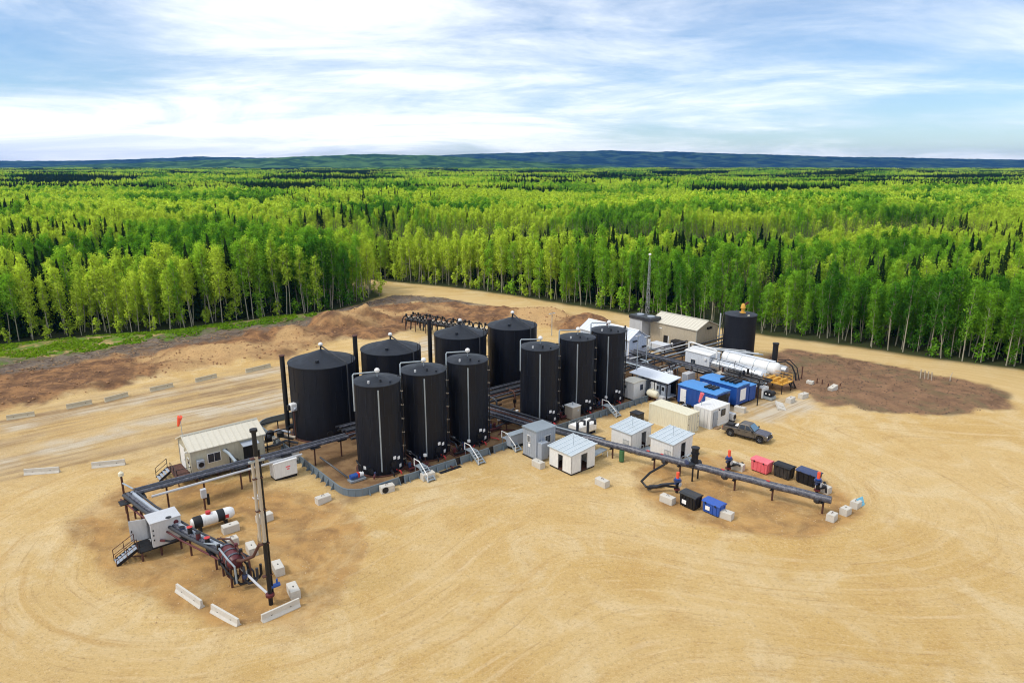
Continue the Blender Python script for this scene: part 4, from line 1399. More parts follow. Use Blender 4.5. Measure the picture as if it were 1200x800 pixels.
def gable(t, x0, x1, y0, y1, z0, eave, ridge, axis, wall, roof, trim, over=0.25, pitch=0.45, rib_roof=None):
    """ribbed metal building; the ridge runs along axis"""
    ym, xm = (y0 + y1) / 2, (x0 + x1) / 2
    wb = MB()
    if axis == 'x':
        wb.prism([(y0, z0), (y1, z0), (y1, eave), (ym, ridge), (y0, eave)], x0, x1, 'x')
        top = lambda y: eave + (ridge - eave) * (1 - abs(y - ym) / (ym - y0)) - 0.05
        ribs(wb, x0, x1, y0, z0, eave - 0.05, pitch)
        ribs(wb, y0, y1, x0, z0, top, pitch, axis='y')
    else:
        wb.prism([(x0, z0), (x1, z0), (x1, eave), (xm, ridge), (x0, eave)], y0, y1, 'y')
        top = lambda x: eave + (ridge - eave) * (1 - abs(x - xm) / (xm - x0)) - 0.05
        ribs(wb, y0, y1, x0, z0, eave - 0.05, pitch, axis='y')
        ribs(wb, x0, x1, y0, z0, top, pitch)
    w_ = wb.build('wall', wall, t)
    th = 0.09
    half = (ym - y0) if axis == 'x' else (xm - x0)
    sl = (ridge - eave) / half
    rb = MB()
    for s_ in (-1, 1):
        c = ym if axis == 'x' else xm
        e = c + s_ * (half + over)
        ze = eave - sl * over
        prof = [(c, ridge + 0.01), (e, ze + 0.01), (e, ze + th), (c, ridge + th)]
        lo, hi = (x0 - over, x1 + over) if axis == 'x' else (y0 - over, y1 + over)
        rb.prism(prof, lo, hi, 'x' if axis == 'x' else 'y')
        n_ = int((hi - lo) / (pitch * 1.4))
        for i in range(n_ + 1):
            q = lo + 0.05 + (hi - lo - 0.1) * i / n_
            pr = [(c, ridge + th), (e, ze + th), (e, ze + th + 0.05), (c, ridge + th + 0.05)]
            rb.prism(pr, q - 0.03, q + 0.03, 'x' if axis == 'x' else 'y')
    ro = rb.build('roof', roof, t)
    cp = MB()
    if axis == 'x':
        cp.prism([(ym - 0.2, ridge + th - 0.2 * sl + 0.055), (ym, ridge + th + 0.055), (ym + 0.2, ridge + th - 0.2 * sl + 0.055), (ym, ridge + th + 0.09)], x0 - over, x1 + over, 'x')
    else:
        cp.prism([(xm - 0.2, ridge + th - 0.2 * sl + 0.055), (xm, ridge + th + 0.055), (xm + 0.2, ridge + th - 0.2 * sl + 0.055), (xm, ridge + th + 0.09)], y0 - over, y1 + over, 'y')
    cp.build('ridge_cap', trim, ro)
    tb = MB()
    for x in (x0, x1):
        for y in (y0, y1):
            tb.box(x - 0.06, x + 0.06, y - 0.06, y + 0.06, z0, eave - 0.1)
    tb.build('corner_trim', trim, t)
    return w_, ro


def window_v(t, xc, y, zc, w_, h, mat='glass', frame='white'):
    """window in a wall that faces -y"""
    f = MB().box(xc - w_ / 2 - 0.06, xc + w_ / 2 + 0.06, y - 0.045, y - 0.002, zc - h / 2 - 0.06, zc + h / 2 + 0.06).build('window', frame, t)
    for s_ in (-1, 1):
        MB().box(xc + min(0, s_ * w_ / 2) + 0.02, xc + max(0, s_ * w_ / 2) - 0.02, y - 0.055, y - 0.046, zc - h / 2, zc + h / 2).build('pane', mat, f)
    return f


def window_u(t, x, yc, zc, w_, h, mat='glass', frame='white'):
    """window in a wall that faces -x"""
    f = MB().box(x - 0.045, x - 0.002, yc - w_ / 2 - 0.06, yc + w_ / 2 + 0.06, zc - h / 2 - 0.06, zc + h / 2 + 0.06).build('window', frame, t)
    for s_ in (-1, 1):
        MB().box(x - 0.055, x - 0.046, yc + min(0, s_ * w_ / 2) + 0.02, yc + max(0, s_ * w_ / 2) - 0.02, zc - h / 2, zc + h / 2).build('pane', mat, f)
    return f


def door_v(t, xc, y, z0, w_, h, mat):
    d = MB().box(xc - w_ / 2, xc + w_ / 2, y - 0.05, y - 0.002, z0, z0 + h).build('door', mat, t)
    MB().box(xc + w_ / 2 - 0.14, xc + w_ / 2 - 0.06, y - 0.10, y - 0.051, z0 + h * 0.45, z0 + h * 0.45 + 0.05).build('handle', 'black', d)
    return d


def door_u(t, x, yc, z0, w_, h, mat):
    d = MB().box(x - 0.05, x - 0.002, yc - w_ / 2, yc + w_ / 2, z0, z0 + h).build('door', mat, t)
    MB().box(x - 0.10, x - 0.051, yc - w_ / 2 + 0.06, yc - w_ / 2 + 0.14, z0 + h * 0.45, z0 + h * 0.45 + 0.05).build('handle', 'black', d)
    return d


def guard(t, pts_, h=1.05, mat='black', name='railing'):
    mb = MB()
    for p in pts_:
        mb.cyl(p, (p[0], p[1], p[2] + h), 0.035, 6)
    for a, b_ in zip(pts_[:-1], pts_[1:]):
        for f in (0.5, 1.0):
            mb.cyl((a[0], a[1], a[2] + h * f), (b_[0], b_[1], b_[2] + h * f), 0.03, 6)
    return mb.build(name, mat, t)


def steps(t, x0, z0, x1, z1, y0, y1, n, mat='black'):
    """flight running along x from (x0,z0) at the top down to (x1,z1)"""
    for y in (y0, y1):
        MB().bar((x0, y, z0), (x1, y, z1), 0.06, 0.24).build('stringer', mat, t)
    for k in range(n):
        f = (k + 0.5) / n
        x, z = x0 + (x1 - x0) * f, z0 + (z1 - z0) * f + 0.06
        MB().box(x - 0.14, x + 0.14, y0 + 0.03, y1 - 0.03, z - 0.02, z + 0.02).build('tread', 'galv' if mat != 'black' else 'grey_shed', t)


# beige building on the left
t = thing('control_building', 'beige ribbed metal building on a raised skid beside the biggest left tank', 'building', -13.1, 13.75)
L_, W_ = 7.7, 4.5
gable(t, 0, L_, 0, W_, 0.9, 3.75, 4.75, 'x', 'beige', 'roof_cream', 'beige_dark')
box_part('skid', 'black', t, 0.05, L_ - 0.05, 0.05, W_ - 0.05, 0.55, 0.88)
for x in (0.4, 2.6, 5.0, 7.3):
    for y in (0.4, W_ - 0.4):
        MB().cyl((x, y, -0.1), (x, y, 0.55), 0.11, 8).build('pile', 'rust', t, smooth=True)
window_v(t, 2.3, -0.025, 2.45, 1.3, 0.95)
MB().box(1.7, 2.9, -0.03, -0.028, 3.1, 3.5).build('vent_louvre', 'beige_dark', t)
ac = box_part('air_conditioner', 'grey_shed', t, 0.45, 1.15, -0.62, -0.03, 1.75, 2.65, 0.02)
MB().cyl((0.8, -0.62, 2.2), (0.8, -0.66, 2.2), 0.28, 12).build('fan_grille', 'black', ac)
cnp = MB().prism([(-1.05, 3.15), (-0.03, 3.35), (-0.03, 3.40), (-1.05, 3.20)], 5.1, 6.9, 'x').build('awning', 'grey_shed', t)
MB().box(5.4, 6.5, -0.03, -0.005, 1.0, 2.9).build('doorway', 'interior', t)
MB().box(4.0, 6.9, -1.7, -0.05, 0.82, 0.88).build('side_platform', 'black', t)
guard(t, [(4.0, -1.7, 0.88), (5.4, -1.7, 0.88), (6.9, -1.7, 0.88)])
for x, z in ((3.6, 3.0), (4.1, 2.2), (4.6, 1.6)):
    MB().path([(x, -0.05, z), (x, -0.6, z), (x + 0.1, -0.8, z - 0.2), (x + 0.1, -0.8, 0.5)], 0.09, 6).build('wall_pipe', 'pipe_dark', t, smooth=True)
MB().path([(3.3, -0.2, 3.05), (3.5, -1.2, 2.95), (3.5, -3.4, 2.7)], 0.16, 8).build('outlet_pipe', 'galv', t, smooth=True)
for x, z, a in ((4.3, 1.2, 0.5), (4.9, 1.3, 0.4), (3.6, 1.1, 0.45)):
    MB().cyl((x, -1.4, z), (x + a, -1.3, z + 0.1), 0.26, 10).build('pump_body', 'pipe_dark', t, smooth=True)
# gable end: white double door, small window, landing with stairs
dd = door_u(t, -0.025, 3.1, 0.92, 1.7, 2.4, 'white')
window_u(t, -0.025, 1.0, 2.3, 0.55, 0.6)
MB().box(-0.035, -0.027, 0.7, 1.1, 1.55, 1.85).build('notice', 'sign', t)
MB().box(-0.3, -0.03, 0.95, 1.2, 3.2, 3.4).build('lamp_fixture', 'lamp_glass', t)
box_part('landing', 'rust', t, -1.5, -0.03, 0.2, W_ - 0.1, 0.80, 0.88)
guard(t, [(-1.5, 0.2, 0.88), (-1.5, 1.5, 0.88), (-1.5, 2.8, 0.88)])
guard(t, [(-1.5, 0.2, 0.88), (-0.08, 0.2, 0.88)])
steps(t, -1.5, 0.85, -2.7, 0.05, 2.9, 4.2, 4)
guard(t, [(-2.7, 4.25, 0.05), (-1.5, 4.25, 0.85)])
MB().bar((-1.4, 0.4, 0.8), (-1.4, 0.4, -0.1), 0.1, 0.1).build('landing_leg', 'rust', t)
MB().bar((-1.4, 4.2, 0.8), (-1.4, 4.2, -0.1), 0.1, 0.1).build('landing_leg', 'rust', t)


def windsock(label, u, v, z, mast, mat, lean):
    t = thing('windsock', label, 'windsock', u, v, z)
    MB().cyl((0, 0, 0), (0, 0, mast), 0.035, 6).build('mast', 'galv', t, smooth=True)
    mb = MB()
    mb.lathe([(0.27, 0), (0.23, 0.35), (0.17, 0.8), (0.11, 1.25), (0.08, 1.3)], (0, 0, 0), 'x', 12)
    k = mb.build('sock', mat, t, smooth=True)
    k.location = (0, 0, mast - 0.15)
    k.rotation_euler = (0, R(lean), R(115))
    return t


windsock('orange windsock hanging on a mast beside the beige building roof', -12.6, 18.4, 0.0, 6.3, 'orange', 68)

# grey utility shed
t = thing('grey_shed', 'tall grey metal shed beside the containment wall', 'shed', 18.75, -5.3)
wb = MB().box(0, 3.0, 0, 2.3, 0.15, 3.45)
ribs(wb, 0, 3.0, 0, 0.15, 3.42, 0.33)
ribs(wb, 0, 2.3, 0, 0.15, 3.42, 0.33, axis='y')
wb.build('wall', 'grey_shed', t)
rb = MB().prism([(-0.12, 3.46), (3.12, 3.46), (3.12, 3.56), (-0.12, 3.62)], -0.12, 2.42, 'y')
rb.build('roof', 'galv', t)
box_part('skid', 'black', t, -0.05, 3.05, -0.05, 2.35, 0.0, 0.14)
window_u(t, -0.025, 1.25, 2.35, 0.42, 0.75, frame='sign')
MB().box(-0.03, -0.026, 1.0, 1.4, 1.35, 1.75).build('notice', 'sign', t)
window_v(t, 1.75, -0.025, 2.25, 0.85, 0.85)
MB().box(0.15, 1.25, -0.75, -0.03, 0.25, 2.25).build('cabinet', 'grey_shed', t, bevel=0.03)
MB().cyl((0.45, -0.4, 2.25), (0.45, -0.4, 2.5), 0.06, 8).build('conduit', 'galv', t)
# annex low box just behind it
t = thing('steel_bin', 'pale blue grey steel bin on the wall left of the grey shed', 'bin', 18.6, -1.4)
box_part('body', 'grey_shed', t, -0.2, 2.6, 0.25, 1.1, 0.4, 1.75, 0.03)
box_part('lid', 'galv', t, -0.28, 2.68, 0.17, 1.18, 1.76, 1.86, 0.02)
box_part('stand', 'black', t, 0.0, 2.4, 0.4, 1.0, 0.0, 0.39)


def white_shed(label, u, v, su, sv, h, openings, lean=0.0):
    """prefab shed with a ribbed mono-pitch roof; openings: (face, centre, width, height)"""
    t = thing('white_shed', label, 'shed', u, v)
    z0 = 0.18
    box_part('skid', 'black', t, 0.05, su - 0.05, 0.05, sv - 0.05, 0.0, z0 - 0.01)
    box_part('floor', 'rust', t, 0.02, su - 0.02, 0.02, sv - 0.02, z0 - 0.008, z0 + 0.03)
    # walls with real openings: -x face and -y face are seen
    th = 0.09

    def wall(face, a1):
        cuts = sorted([(c - w_ / 2, c + w_ / 2, hh) for f, c, w_, hh in openings if f == face])
        mb = MB()
        p = 0.0
        for c0_, c1_, hh in cuts + [(a1, a1, 0)]:
            segs = [(p, c0_, z0 + 0.03, h)]
            if hh:
                segs.append((c0_, c1_, z0 + 0.03 + hh, h))
            for q0, q1, b0, b1 in segs:
                if q1 - q0 < 0.01:
                    continue
                if face == 'u':
                    mb.box(0, th, q0, q1, b0, b1)
                else:
                    mb.box(q0, q1, 0, th, b0, b1)
                kk = int((q1 - q0) / 0.4)
                for i in range(1, kk):
                    s_ = q0 + (q1 - q0) * i / kk
                    if face == 'u':
                        mb.box(-0.014, 0, s_ - 0.015, s_ + 0.015, b0, b1)
                    else:
                        mb.box(s_ - 0.015, s_ + 0.015, -0.014, 0, b0, b1)
            p = c1_
        mb.build('wall', 'white', t)
    wall('u', sv)
    wall('v', su)
    box_part('wall', 'white', t, su - th, su, th, sv, z0 + 0.03, h)
    box_part('wall', 'white', t, th, su - th, sv - th, sv, z0 + 0.03, h)
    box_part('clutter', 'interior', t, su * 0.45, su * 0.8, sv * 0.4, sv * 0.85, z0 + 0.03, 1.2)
    for f, c, w_, hh in openings:
        if f == 'v':
            MB().box(c - w_ / 2 - 0.07, c - w_ / 2 - 0.015, -0.03, 0.12, z0 + 0.03, z0 + hh + 0.05).build('door_jamb', 'grey_box', t)
    # roof sheet, pitched along u, ribs running up the slope
    ov = 0.18
    zl, zh = h + 0.02, h + 0.42
    rf = MB().prism([(-ov, zl), (su + ov, zh), (su + ov, zh + 0.07), (-ov, zl + 0.07)], -ov, sv + ov, 'y').build('roof', 'roof_bluegrey', t)
    n_ = 5
    for i in range(n_ + 1):
        y = -ov + 0.06 + (sv + 2 * ov - 0.12) * i / n_
        MB().prism([(-ov, zl + 0.072), (su + ov, zh + 0.072), (su + ov, zh + 0.13), (-ov, zl + 0.13)], y - 0.05, y + 0.05, 'y').build('rib', 'roof_rib', rf)
    gb = MB()
    for y in (0.0, sv - th):
        gb.prism([(0, h + 0.001), (su, h + 0.001), (su, h + 0.40), (0, h + 0.06)], y + 0.004, y + th - 0.004, 'y')
    gb.box(su - th + 0.003, su - 0.003, th, sv - th, h + 0.001, h + 0.38)
    gb.build('gable_fill', 'white', t)
    MB().cyl((su * 0.5, sv * 0.45, h + 0.25), (su * 0.5, sv * 0.45, h + 1.5), 0.025, 6).build('aerial', 'galv', t)
    return t


a = white_shed('white shed with two dark openings beside the grey shed', 19.0, -10.75, 3.7, 3.5, 2.35, [('u', 1.75, 0.75, 1.75), ('v', 2.0, 1.0, 1.9)])
b1_ = white_shed('white shed behind the big pipeline, left of the cream container', 28.6, -11.0, 3.6, 3.1, 2.35, [('v', 2.3, 0.85, 1.95)])
c1_ = white_shed('white shed with striped roof in front of the cream container', 29.9, -16.0, 3.6, 3.2, 2.35, [('v', 1.9, 0.85, 1.95)])
for t in (b1_, c1_):                                  # grated window guards on the left wall
    mb = MB()
    for k in range(5):
        mb.bar((-0.06, 0.35 + 0.2 * k, 0.5), (-0.06, 0.35 + 0.2 * k, 1.5), 0.025, 0.025)
    for z in (0.5, 1.0, 1.5):
        mb.bar((-0.06, 0.3, z), (-0.06, 1.2, z), 0.025, 0.025)
    mb.build('window_guard', 'galv', t)
    guard(t, [(0.3, -1.0, 0.2), (1.0, -1.0, 0.2)], 1.0, 'galv')
    box_part('doorstep', 'galv', t, 0.2, 3.0, -1.1, -0.1, 0.08, 0.2)

t = thing('steel_trestle', 'pale low trestle under the pipeline beside the first white shed', 'trestle', 22.9, -9.6)
MB().bar((0, 0, 0.75), (3.1, 0.5, 0.75), 0.9, 0.08).build('deck', 'galv', t)
for x in (0.2, 2.9):
    for y in (-0.3, 0.5):
        MB().cyl((x, y, 0), (x, y, 0.72), 0.04, 6).build('leg', 'white', t)


def container(name, label, u, v, su, sv, h, mat, doors=True):
    t = thing(name, label, 'container', u, v)
    mb = MB().box(0.04, su - 0.04, 0.04, sv - 0.04, 0.16, h - 0.03)
    n_ = int(sv / 0.28)
    for i in range(n_):
        y = 0.12 + (sv - 0.24) * (i + 0.5) / n_
        mb.prism([(0.04, y - 0.09), (0.0, y - 0.045), (0.0, y + 0.045), (0.04, y + 0.09)], 0.18, h - 0.14, 'z')
        mb.prism([(su - 0.04, y - 0.09), (su, y - 0.045), (su, y + 0.045), (su - 0.04, y + 0.09)], 0.18, h - 0.14, 'z')
    mb.build('body', mat, t)
    fr = MB()
    for x in (0, su - 0.14):
        for y in (-0.01, sv - 0.13):
            fr.box(x - 0.006, x + 0.146, y - 0.006, y + 0.146, 0, h + 0.004)
    for z0_, z1_ in ((0.0, 0.16), (h - 0.12, h)):
        for x in (-0.012, su - 0.09):
            fr.box(x, x + 0.105, 0.13, sv - 0.13, z0_, z1_)
        for y in (-0.018, sv - 0.09):
            fr.box(0.13, su - 0.13, y, y + 0.105, z0_, z1_)
    fr.build('frame', mat, t)
    rf = MB().box(0.10, su - 0.10, 0.10, sv - 0.10, h - 0.029, h - 0.02)
    for i in range(int(sv / 0.3)):
        y = 0.2 + (sv - 0.4) * i / int(sv / 0.3)
        rf.box(0.12, su - 0.12, y - 0.06, y + 0.06, h - 0.019, h + 0.0)
    rf.build('roof', mat, t)
    if doors:
        for s_ in (0, 1):
            d = box_part('door', mat, t, 0.16 + s_ * (su - 0.32) / 2, su / 2 - 0.015 + s_ * (su - 0.32) / 2, -0.02, 0.035, 0.18, h - 0.14)
            for f in (0.3, 0.72):
                x = 0.16 + s_ * (su - 0.32) / 2 + f * (su / 2 - 0.16)
                MB().cyl((x, -0.05, 0.2), (x, -0.05, h - 0.18), 0.022, 6).build('lock_rod', 'grey_box', d)
            for z in (0.4, 1.2, 2.0):
                x = 0.2 if s_ == 0 else su - 0.28
                MB().box(x, x + 0.09, -0.045, -0.021, z, z + 0.12).build('hinge', 'rust', d)
    return t


container('shipping_container', 'cream shipping container behind the two white sheds', 38.4, -11.75, 2.44, 6.06, 2.6, 'cream')
t = container('office_container', 'white office container with door and window beside the pickup truck', 42.2, -12.55, 4.2, 2.6, 2.6, 'white', doors=False)
dd = door_v(t, 1.05, -0.026, 0.2, 0.9, 2.0, 'grey_shed')
MB().box(0.88, 1.22, -0.058, -0.052, 1.2, 1.9).build('door_pane', 'glass', dd)
MB().box(2.35, 3.25, -0.05, -0.02, 1.25, 2.15).build('window', 'black', t)
MB().box(2.42, 3.18, -0.056, -0.051, 1.32, 2.08).build('pane', 'glass', t)
MB().box(0.6, 1.5, -0.7, -0.06, 0.03, 0.16).build('doorstep', 'timber', t)
MB().box(1.75, 1.9, -0.12, -0.02, 2.2, 2.35).build('lamp_fixture', 'black', t)
fr = MB()
for s_ in (0, 1):
    for f in (0.25, 0.75):
        y = 0.2 + s_ * 1.15 + f * 1.0
        fr.cyl((-0.05, y, 0.2), (-0.05, y, 2.4), 0.022, 6)
fr.build('lock_rods', 'grey_box', t)
t = thing('heat_pump', 'grey and black condenser unit at the right end of the office container', 'heater', 46.6, -12.6)
box_part('casing', 'grey_box', t, 0, 0.7, -0.5, 0.5, 0.25, 1.15, 0.03)
MB().cyl((0.35, -0.52, 0.7), (0.35, -0.501, 0.7), 0.34, 14).build('fan_grille', 'black', t)
box_part('stand', 'black', t, 0.05, 0.65, -0.45, 0.45, 0, 0.24)
windsock('pink windsock hanging above the office container', 42.9, -10.6, 0.0, 4.4, 'pink', 75)
t = thing('dark_crate', 'dark green crate standing left of the cream container', 'crate', 37.3, -4.6)
box_part('body', 'tarp', t, -0.6, 0.6, -0.7, 0.7, 0.05, 1.2, 0.03)
box_part('lid', 'black', t, -0.65, 0.65, -0.75, 0.75, 1.21, 1.28, 0.02)


def blue_house(label, u, v, su, sv, h, end_kind):
    t = thing('blue_building', label, 'building', u, v)
    wb = MB().box(0, su, 0, sv, 0.25, h)
    ribs(wb, 0, sv, 0, 0.25, h - 0.02, 0.6, axis='y', d=0.02)
    ribs(wb, 0, su, 0, 0.25, h - 0.02, 0.6, d=0.02)
    wb.build('wall', 'blue', t)
    box_part('skid', 'black', t, 0.03, su - 0.03, 0.03, sv - 0.03, 0, 0.24)
    rf = MB().prism([(-0.08, h + 0.005), (su + 0.08, h + 0.005), (su + 0.08, h + 0.05), (su / 2, h + 0.2), (-0.08, h + 0.05)], -0.08, sv + 0.08, 'y').build('roof', 'blue_roof', t)
    d = door_u(t, -0.022, sv - 0.95, 0.3, 0.95, 2.05, 'sign')
    return t, rf


t, rf = blue_house('blue flat-roofed building nearest the office container', 47.3, -9.85, 3.4, 6.2, 2.75, 0)
MB().box(-0.05, -0.024, 0.2, 1.6, 0.9, 2.2).build('wall_panel', 'sign', t)
mb = MB()
for k in range(3):
    mb.box(1.2, 2.6, 1.2 + 0.6 * k, 1.6 + 0.6 * k, 2.9, 3.15)
mb.build('roof_vents', 'black', t)
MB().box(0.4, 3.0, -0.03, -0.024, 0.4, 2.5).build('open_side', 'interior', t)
t, rf = blue_house('blue building farther back, beside the silver vessels', 52.1, -10.0, 3.2, 6.1, 2.85, 0)
MB().box(0.9, 2.3, -0.05, -0.024, 0.7, 2.4).build('wall_panel', 'sign', t)
mb = MB()
for k in range(4):
    mb.box(0.8, 2.6, 0.8 + 0.7 * k, 1.2 + 0.7 * k, 3.05, 3.3)
mb.build('roof_vents', 'black', t)
t = thing('blue_cabinet', 'narrow blue cabinet at the right end of the farther blue building', 'cabinet', 55.5, -10.0)
box_part('body', 'blue', t, 0, 1.6, 0, 2.6, 0.15, 2.3, 0.03)
box_part('lid', 'blue_roof', t, -0.05, 1.65, -0.05, 2.65, 2.31, 2.38, 0.02)
box_part('skid', 'black', t, 0.05, 1.55, 0.05, 2.55, 0, 0.14)

# canopy over generators
t = thing('generator_shelter', 'white roofed open shelter with grey generators behind the white shack', 'shelter', 46.0, -2.75)
MB().prism([(-0.2, 2.95), (2.75, 3.3), (2.75, 3.4), (-0.2, 3.05)], -0.25, 6.9, 'y').build('roof', 'white_roof', t)
for x, top in ((0.1, 2.95), (2.5, 3.2)):
    for y in (0.1, 2.3, 4.5, 6.5):
        MB().box(x - 0.06, x + 0.06, y - 0.06, y + 0.06, 0, top).build('post', 'black', t)
box_part('back_wall', 'black', t, 2.4, 2.44, 0.2, 6.4, 0.2, 3.1)
box_part('deck', 'grey_shed', t, 0.0, 2.4, 0.1, 6.5, 0.55, 0.7)
for y, w_ in ((0.5, 0.7), (1.5, 0.55), (2.35, 0.9), (4.0, 1.1), (5.3, 0.9)):
    g_ = box_part('generator_cabinet', 'grey_shed', t, 0.15, 1.5, y, y + w_, 0.71, 2.35, 0.03)
    MB().box(0.14, 0.149, y + 0.12, y + w_ - 0.12, 1.6, 2.15).build('louvre', 'black', g_)
box_part('front_bin', 'grey_box', t, -0.75, -0.05, 0.1, 1.3, 0.2, 1.0, 0.03)

t = thing('white_shack', 'small white shack with one window behind the rightmost slim tank', 'shack', 43.1, 0.9)
wb = MB().box(0, 2.6, 0, 2.0, 0.2, 2.6)
ribs(wb, 0, 2.0, 0, 0.2, 2.55, 0.5, axis='y', d=0.02)
wb.build('wall', 'white', t)
MB().prism([(-0.1, 2.61), (2.7, 2.61), (2.7, 2.68), (1.3, 2.85), (-0.1, 2.68)], -0.1, 2.1, 'y').build('roof', 'roof_cream', t)
window_v(t, 1.7, -0.003, 1.75, 0.5, 0.7, frame='blue_dark')
window_u(t, -0.022, 1.5, 1.85, 0.4, 0.45)
box_part('skid', 'black', t, 0.05, 2.55, 0.05, 1.95, 0, 0.19)
t = thing('wind_board', 'plain white board standing right of the white shack', 'board', 46.1, 0.2)
box_part('sheet', 'white', t, -0.04, 0.04, -1.0, 0.0, 0.2, 2.5)
for y in (-0.9, -0.1):
    MB().cyl((0.08, y, 0), (0.08, y, 2.3), 0.04, 6).build('leg', 'galv', t)
t = thing('propane_tank', 'short cream propane tank in front of the white shack', 'propane tank', 45.2, -0.9)
MB().lathe([(0.02, -0.95), (0.35, -0.9), (0.52, -0.7), (0.55, -0.4), (0.55, 0.4), (0.52, 0.7), (0.35, 0.9), (0.02, 0.95)], (0, 0, 1.15), 'y', 18).build('shell', 'cream', t, smooth=True)
for y in (-0.5, 0.5):
    box_part('saddle', 'rust', t, -0.3, 0.3, y - 0.06, y + 0.06, 0.0, 0.72)
MB().cyl((0, 0, 1.68), (0, 0, 1.9), 0.14, 10).build('dome', 'cream', t)

# treater: control house with two long horizontal vessels
t = thing('treater_house', 'white ribbed control house at the left end of the silver vessels', 'building', 61.6, 1.0)
wb = MB().box(0, 3.0, 0, 4.6, 0.35, 3.3)
ribs(wb, 0, 4.6, 0, 0.35, 3.25, 0.5, axis='y')
ribs(wb, 0, 3.0, 0, 0.35, 3.25, 0.5)
wb.build('wall', 'white_roof', t)
MB().prism([(-0.12, 3.31), (3.12, 3.31), (3.12, 3.42), (1.5, 3.62), (-0.12, 3.42)], -0.12, 4.72, 'y').build('roof', 'white', t)
box_part('skid', 'black', t, 0.05, 2.95, 0.05, 4.55, 0, 0.34)
window_u(t, -0.027, 3.0, 1.7, 0.9, 0.85)
MB().path([(0.4, 4.3, 3.5), (0.4, 4.3, 4.7), (0.4, 4.0, 4.8), (0.4, -0.8, 4.4), (0.4, -1.0, 4.2), (0.4, -1.0, 2.8)], 0.13, 8).build('overhead_pipe', 'white', t, smooth=True)
MB().box(-0.25, -0.03, 0.5, 0.9, 2.5, 2.8).build('lamp_fixture', 'white', t)


def vessel(label, u, v, L, r_, z, mat, cat='vessel'):
    t = thing('horizontal_vessel', label, cat, u, v)
    MB().lathe([(0.02, -L - 0.55), (r_ * 0.6, -L - 0.45), (r_ * 0.92, -L - 0.18), (r_, -L), (r_, -L * 0.66), (r_, -L * 0.33), (r_, -0.05)], (0, 0, z), 'y', 28).build('shell', mat, t, smooth=True)
    for f in (0.12, 0.37, 0.63, 0.88):
        MB().lathe([(r_, -L * f - 0.04), (r_ + 0.025, -L * f - 0.04), (r_ + 0.025, -L * f + 0.04), (r_, -L * f + 0.04)], (0, 0, z), 'y', 28).build('band', 'galv', t, smooth=True)
    for f in (0.2, 0.8):
        box_part('saddle', 'grey_shed', t, -r_ * 0.8, r_ * 0.8, -L * f - 0.15, -L * f + 0.15, 0, z - r_ * 0.6)
    return t


t = vessel('long silver clad horizontal vessel in front, right of the white control house', 63.0, 0.9, 8.6, 1.15, 1.75, 'silver')
for f in (0.2, 0.5, 0.85):
    MB().path([(-1.2, -8.6 * f, 0.2), (-1.25, -8.6 * f, 3.0), (-0.9, -8.6 * f, 3.4)], 0.05, 6).build('riser', 'black', t, smooth=True)
MB().path([(-1.35, 0, 2.2), (-1.35, -8.4, 2.2)], 0.045, 6).build('rail', 'black', t)
MB().path([(-1.35, 0, 3.1), (-1.35, -4.4, 3.1), (-1.35, -8.4, 2.6)], 0.05, 6).build('rail', 'black', t)
box_part('end_house', 'silver', t, -0.9, 1.0, -9.0, -7.2, 0.3, 2.2, 0.02)
t = vessel('long white horizontal vessel behind the silver one', 65.7, 0.9, 9.2, 1.05, 2.45, 'white')
MB().box(-0.3, 0.3, -8.8, -0.2, 3.52, 3.66).build('top_walkway', 'white_roof', t)

# burner end: stack, duct and yellow platform
t = thing('exhaust_stack', 'black exhaust stack standing at the right end of the vessels', 'chimney', 68.6, -6.2)
MB().cyl((0, 0, 0.3), (0, 0, 5.6), 0.42, 14).build('pipe', 'black', t, smooth=True)
MB().lathe([(0.42, 5.5), (0.5, 5.55), (0.5, 5.75), (0.4, 5.75)], n=14).build('cap', 'black', t, smooth=True)
MB().lathe([(0.02, -0.8), (0.6, -0.7), (0.75, -0.3), (0.75, 0.4), (0.6, 0.6)], (0.3, -1.4, 1.6), 'y', 16).build('burner_housing', 'silver', t, smooth=True)
MB().path([(0.4, -0.4, 2.6), (0.6, -1.6, 3.0), (0.8, -2.6, 2.4), (0.9, -3.2, 1.2), (0.9, -3.4, 0.2)], 0.13, 8).build('air_hose', 'black', t, smooth=True)
MB().path([(0.5, -0.4, 3.0), (0.9, -2.0, 3.3), (1.2, -3.2, 2.2), (1.2, -3.8, 0.2)], 0.09, 8).build('air_hose', 'black', t, smooth=True)
t = thing('work_platform', 'yellow railed work platform on posts below the black exhaust stack', 'platform', 62.0, -11.4)
box_part('deck', 'yellow', t, 0, 2.9, 0, 3.2, 1.42, 1.54)
for x in (0.1, 2.8):
    for y in (0.1, 3.1):
        MB().cyl((x, y, -0.1), (x, y, 1.42), 0.07, 8).build('leg', 'black', t)
guard(t, [(0.05, 0.05, 1.54), (1.45, 0.05, 1.54), (2.85, 0.05, 1.54), (2.85, 1.6, 1.54), (2.85, 3.15, 1.54)], 1.0, 'yellow')
guard(t, [(0.05, 0.05, 1.54), (0.05, 1.6, 1.54), (0.05, 3.15, 1.54)], 1.0, 'yellow')
for y in (0.6, 1.6, 2.5):
    box_part('timber_block', 'yellow', t, 0.4, 2.4, y, y + 0.35, 1.55, 1.95)
t = thing('steel_stairs', 'black steel stairs leading down from the yellow platform', 'stairs', 64.9, -11.5)
for y in (0.1, 0.9):
    MB().bar((0.05, y, 1.5), (1.3, y, 0.05), 0.07, 0.25).build('stringer', 'black', t)
for k in range(5):
    MB().box(0.12 + 0.25 * k, 0.36 + 0.25 * k, 0.14, 0.86, 1.30 - 0.28 * k, 1.34 - 0.28 * k).build('tread', 'black', t)
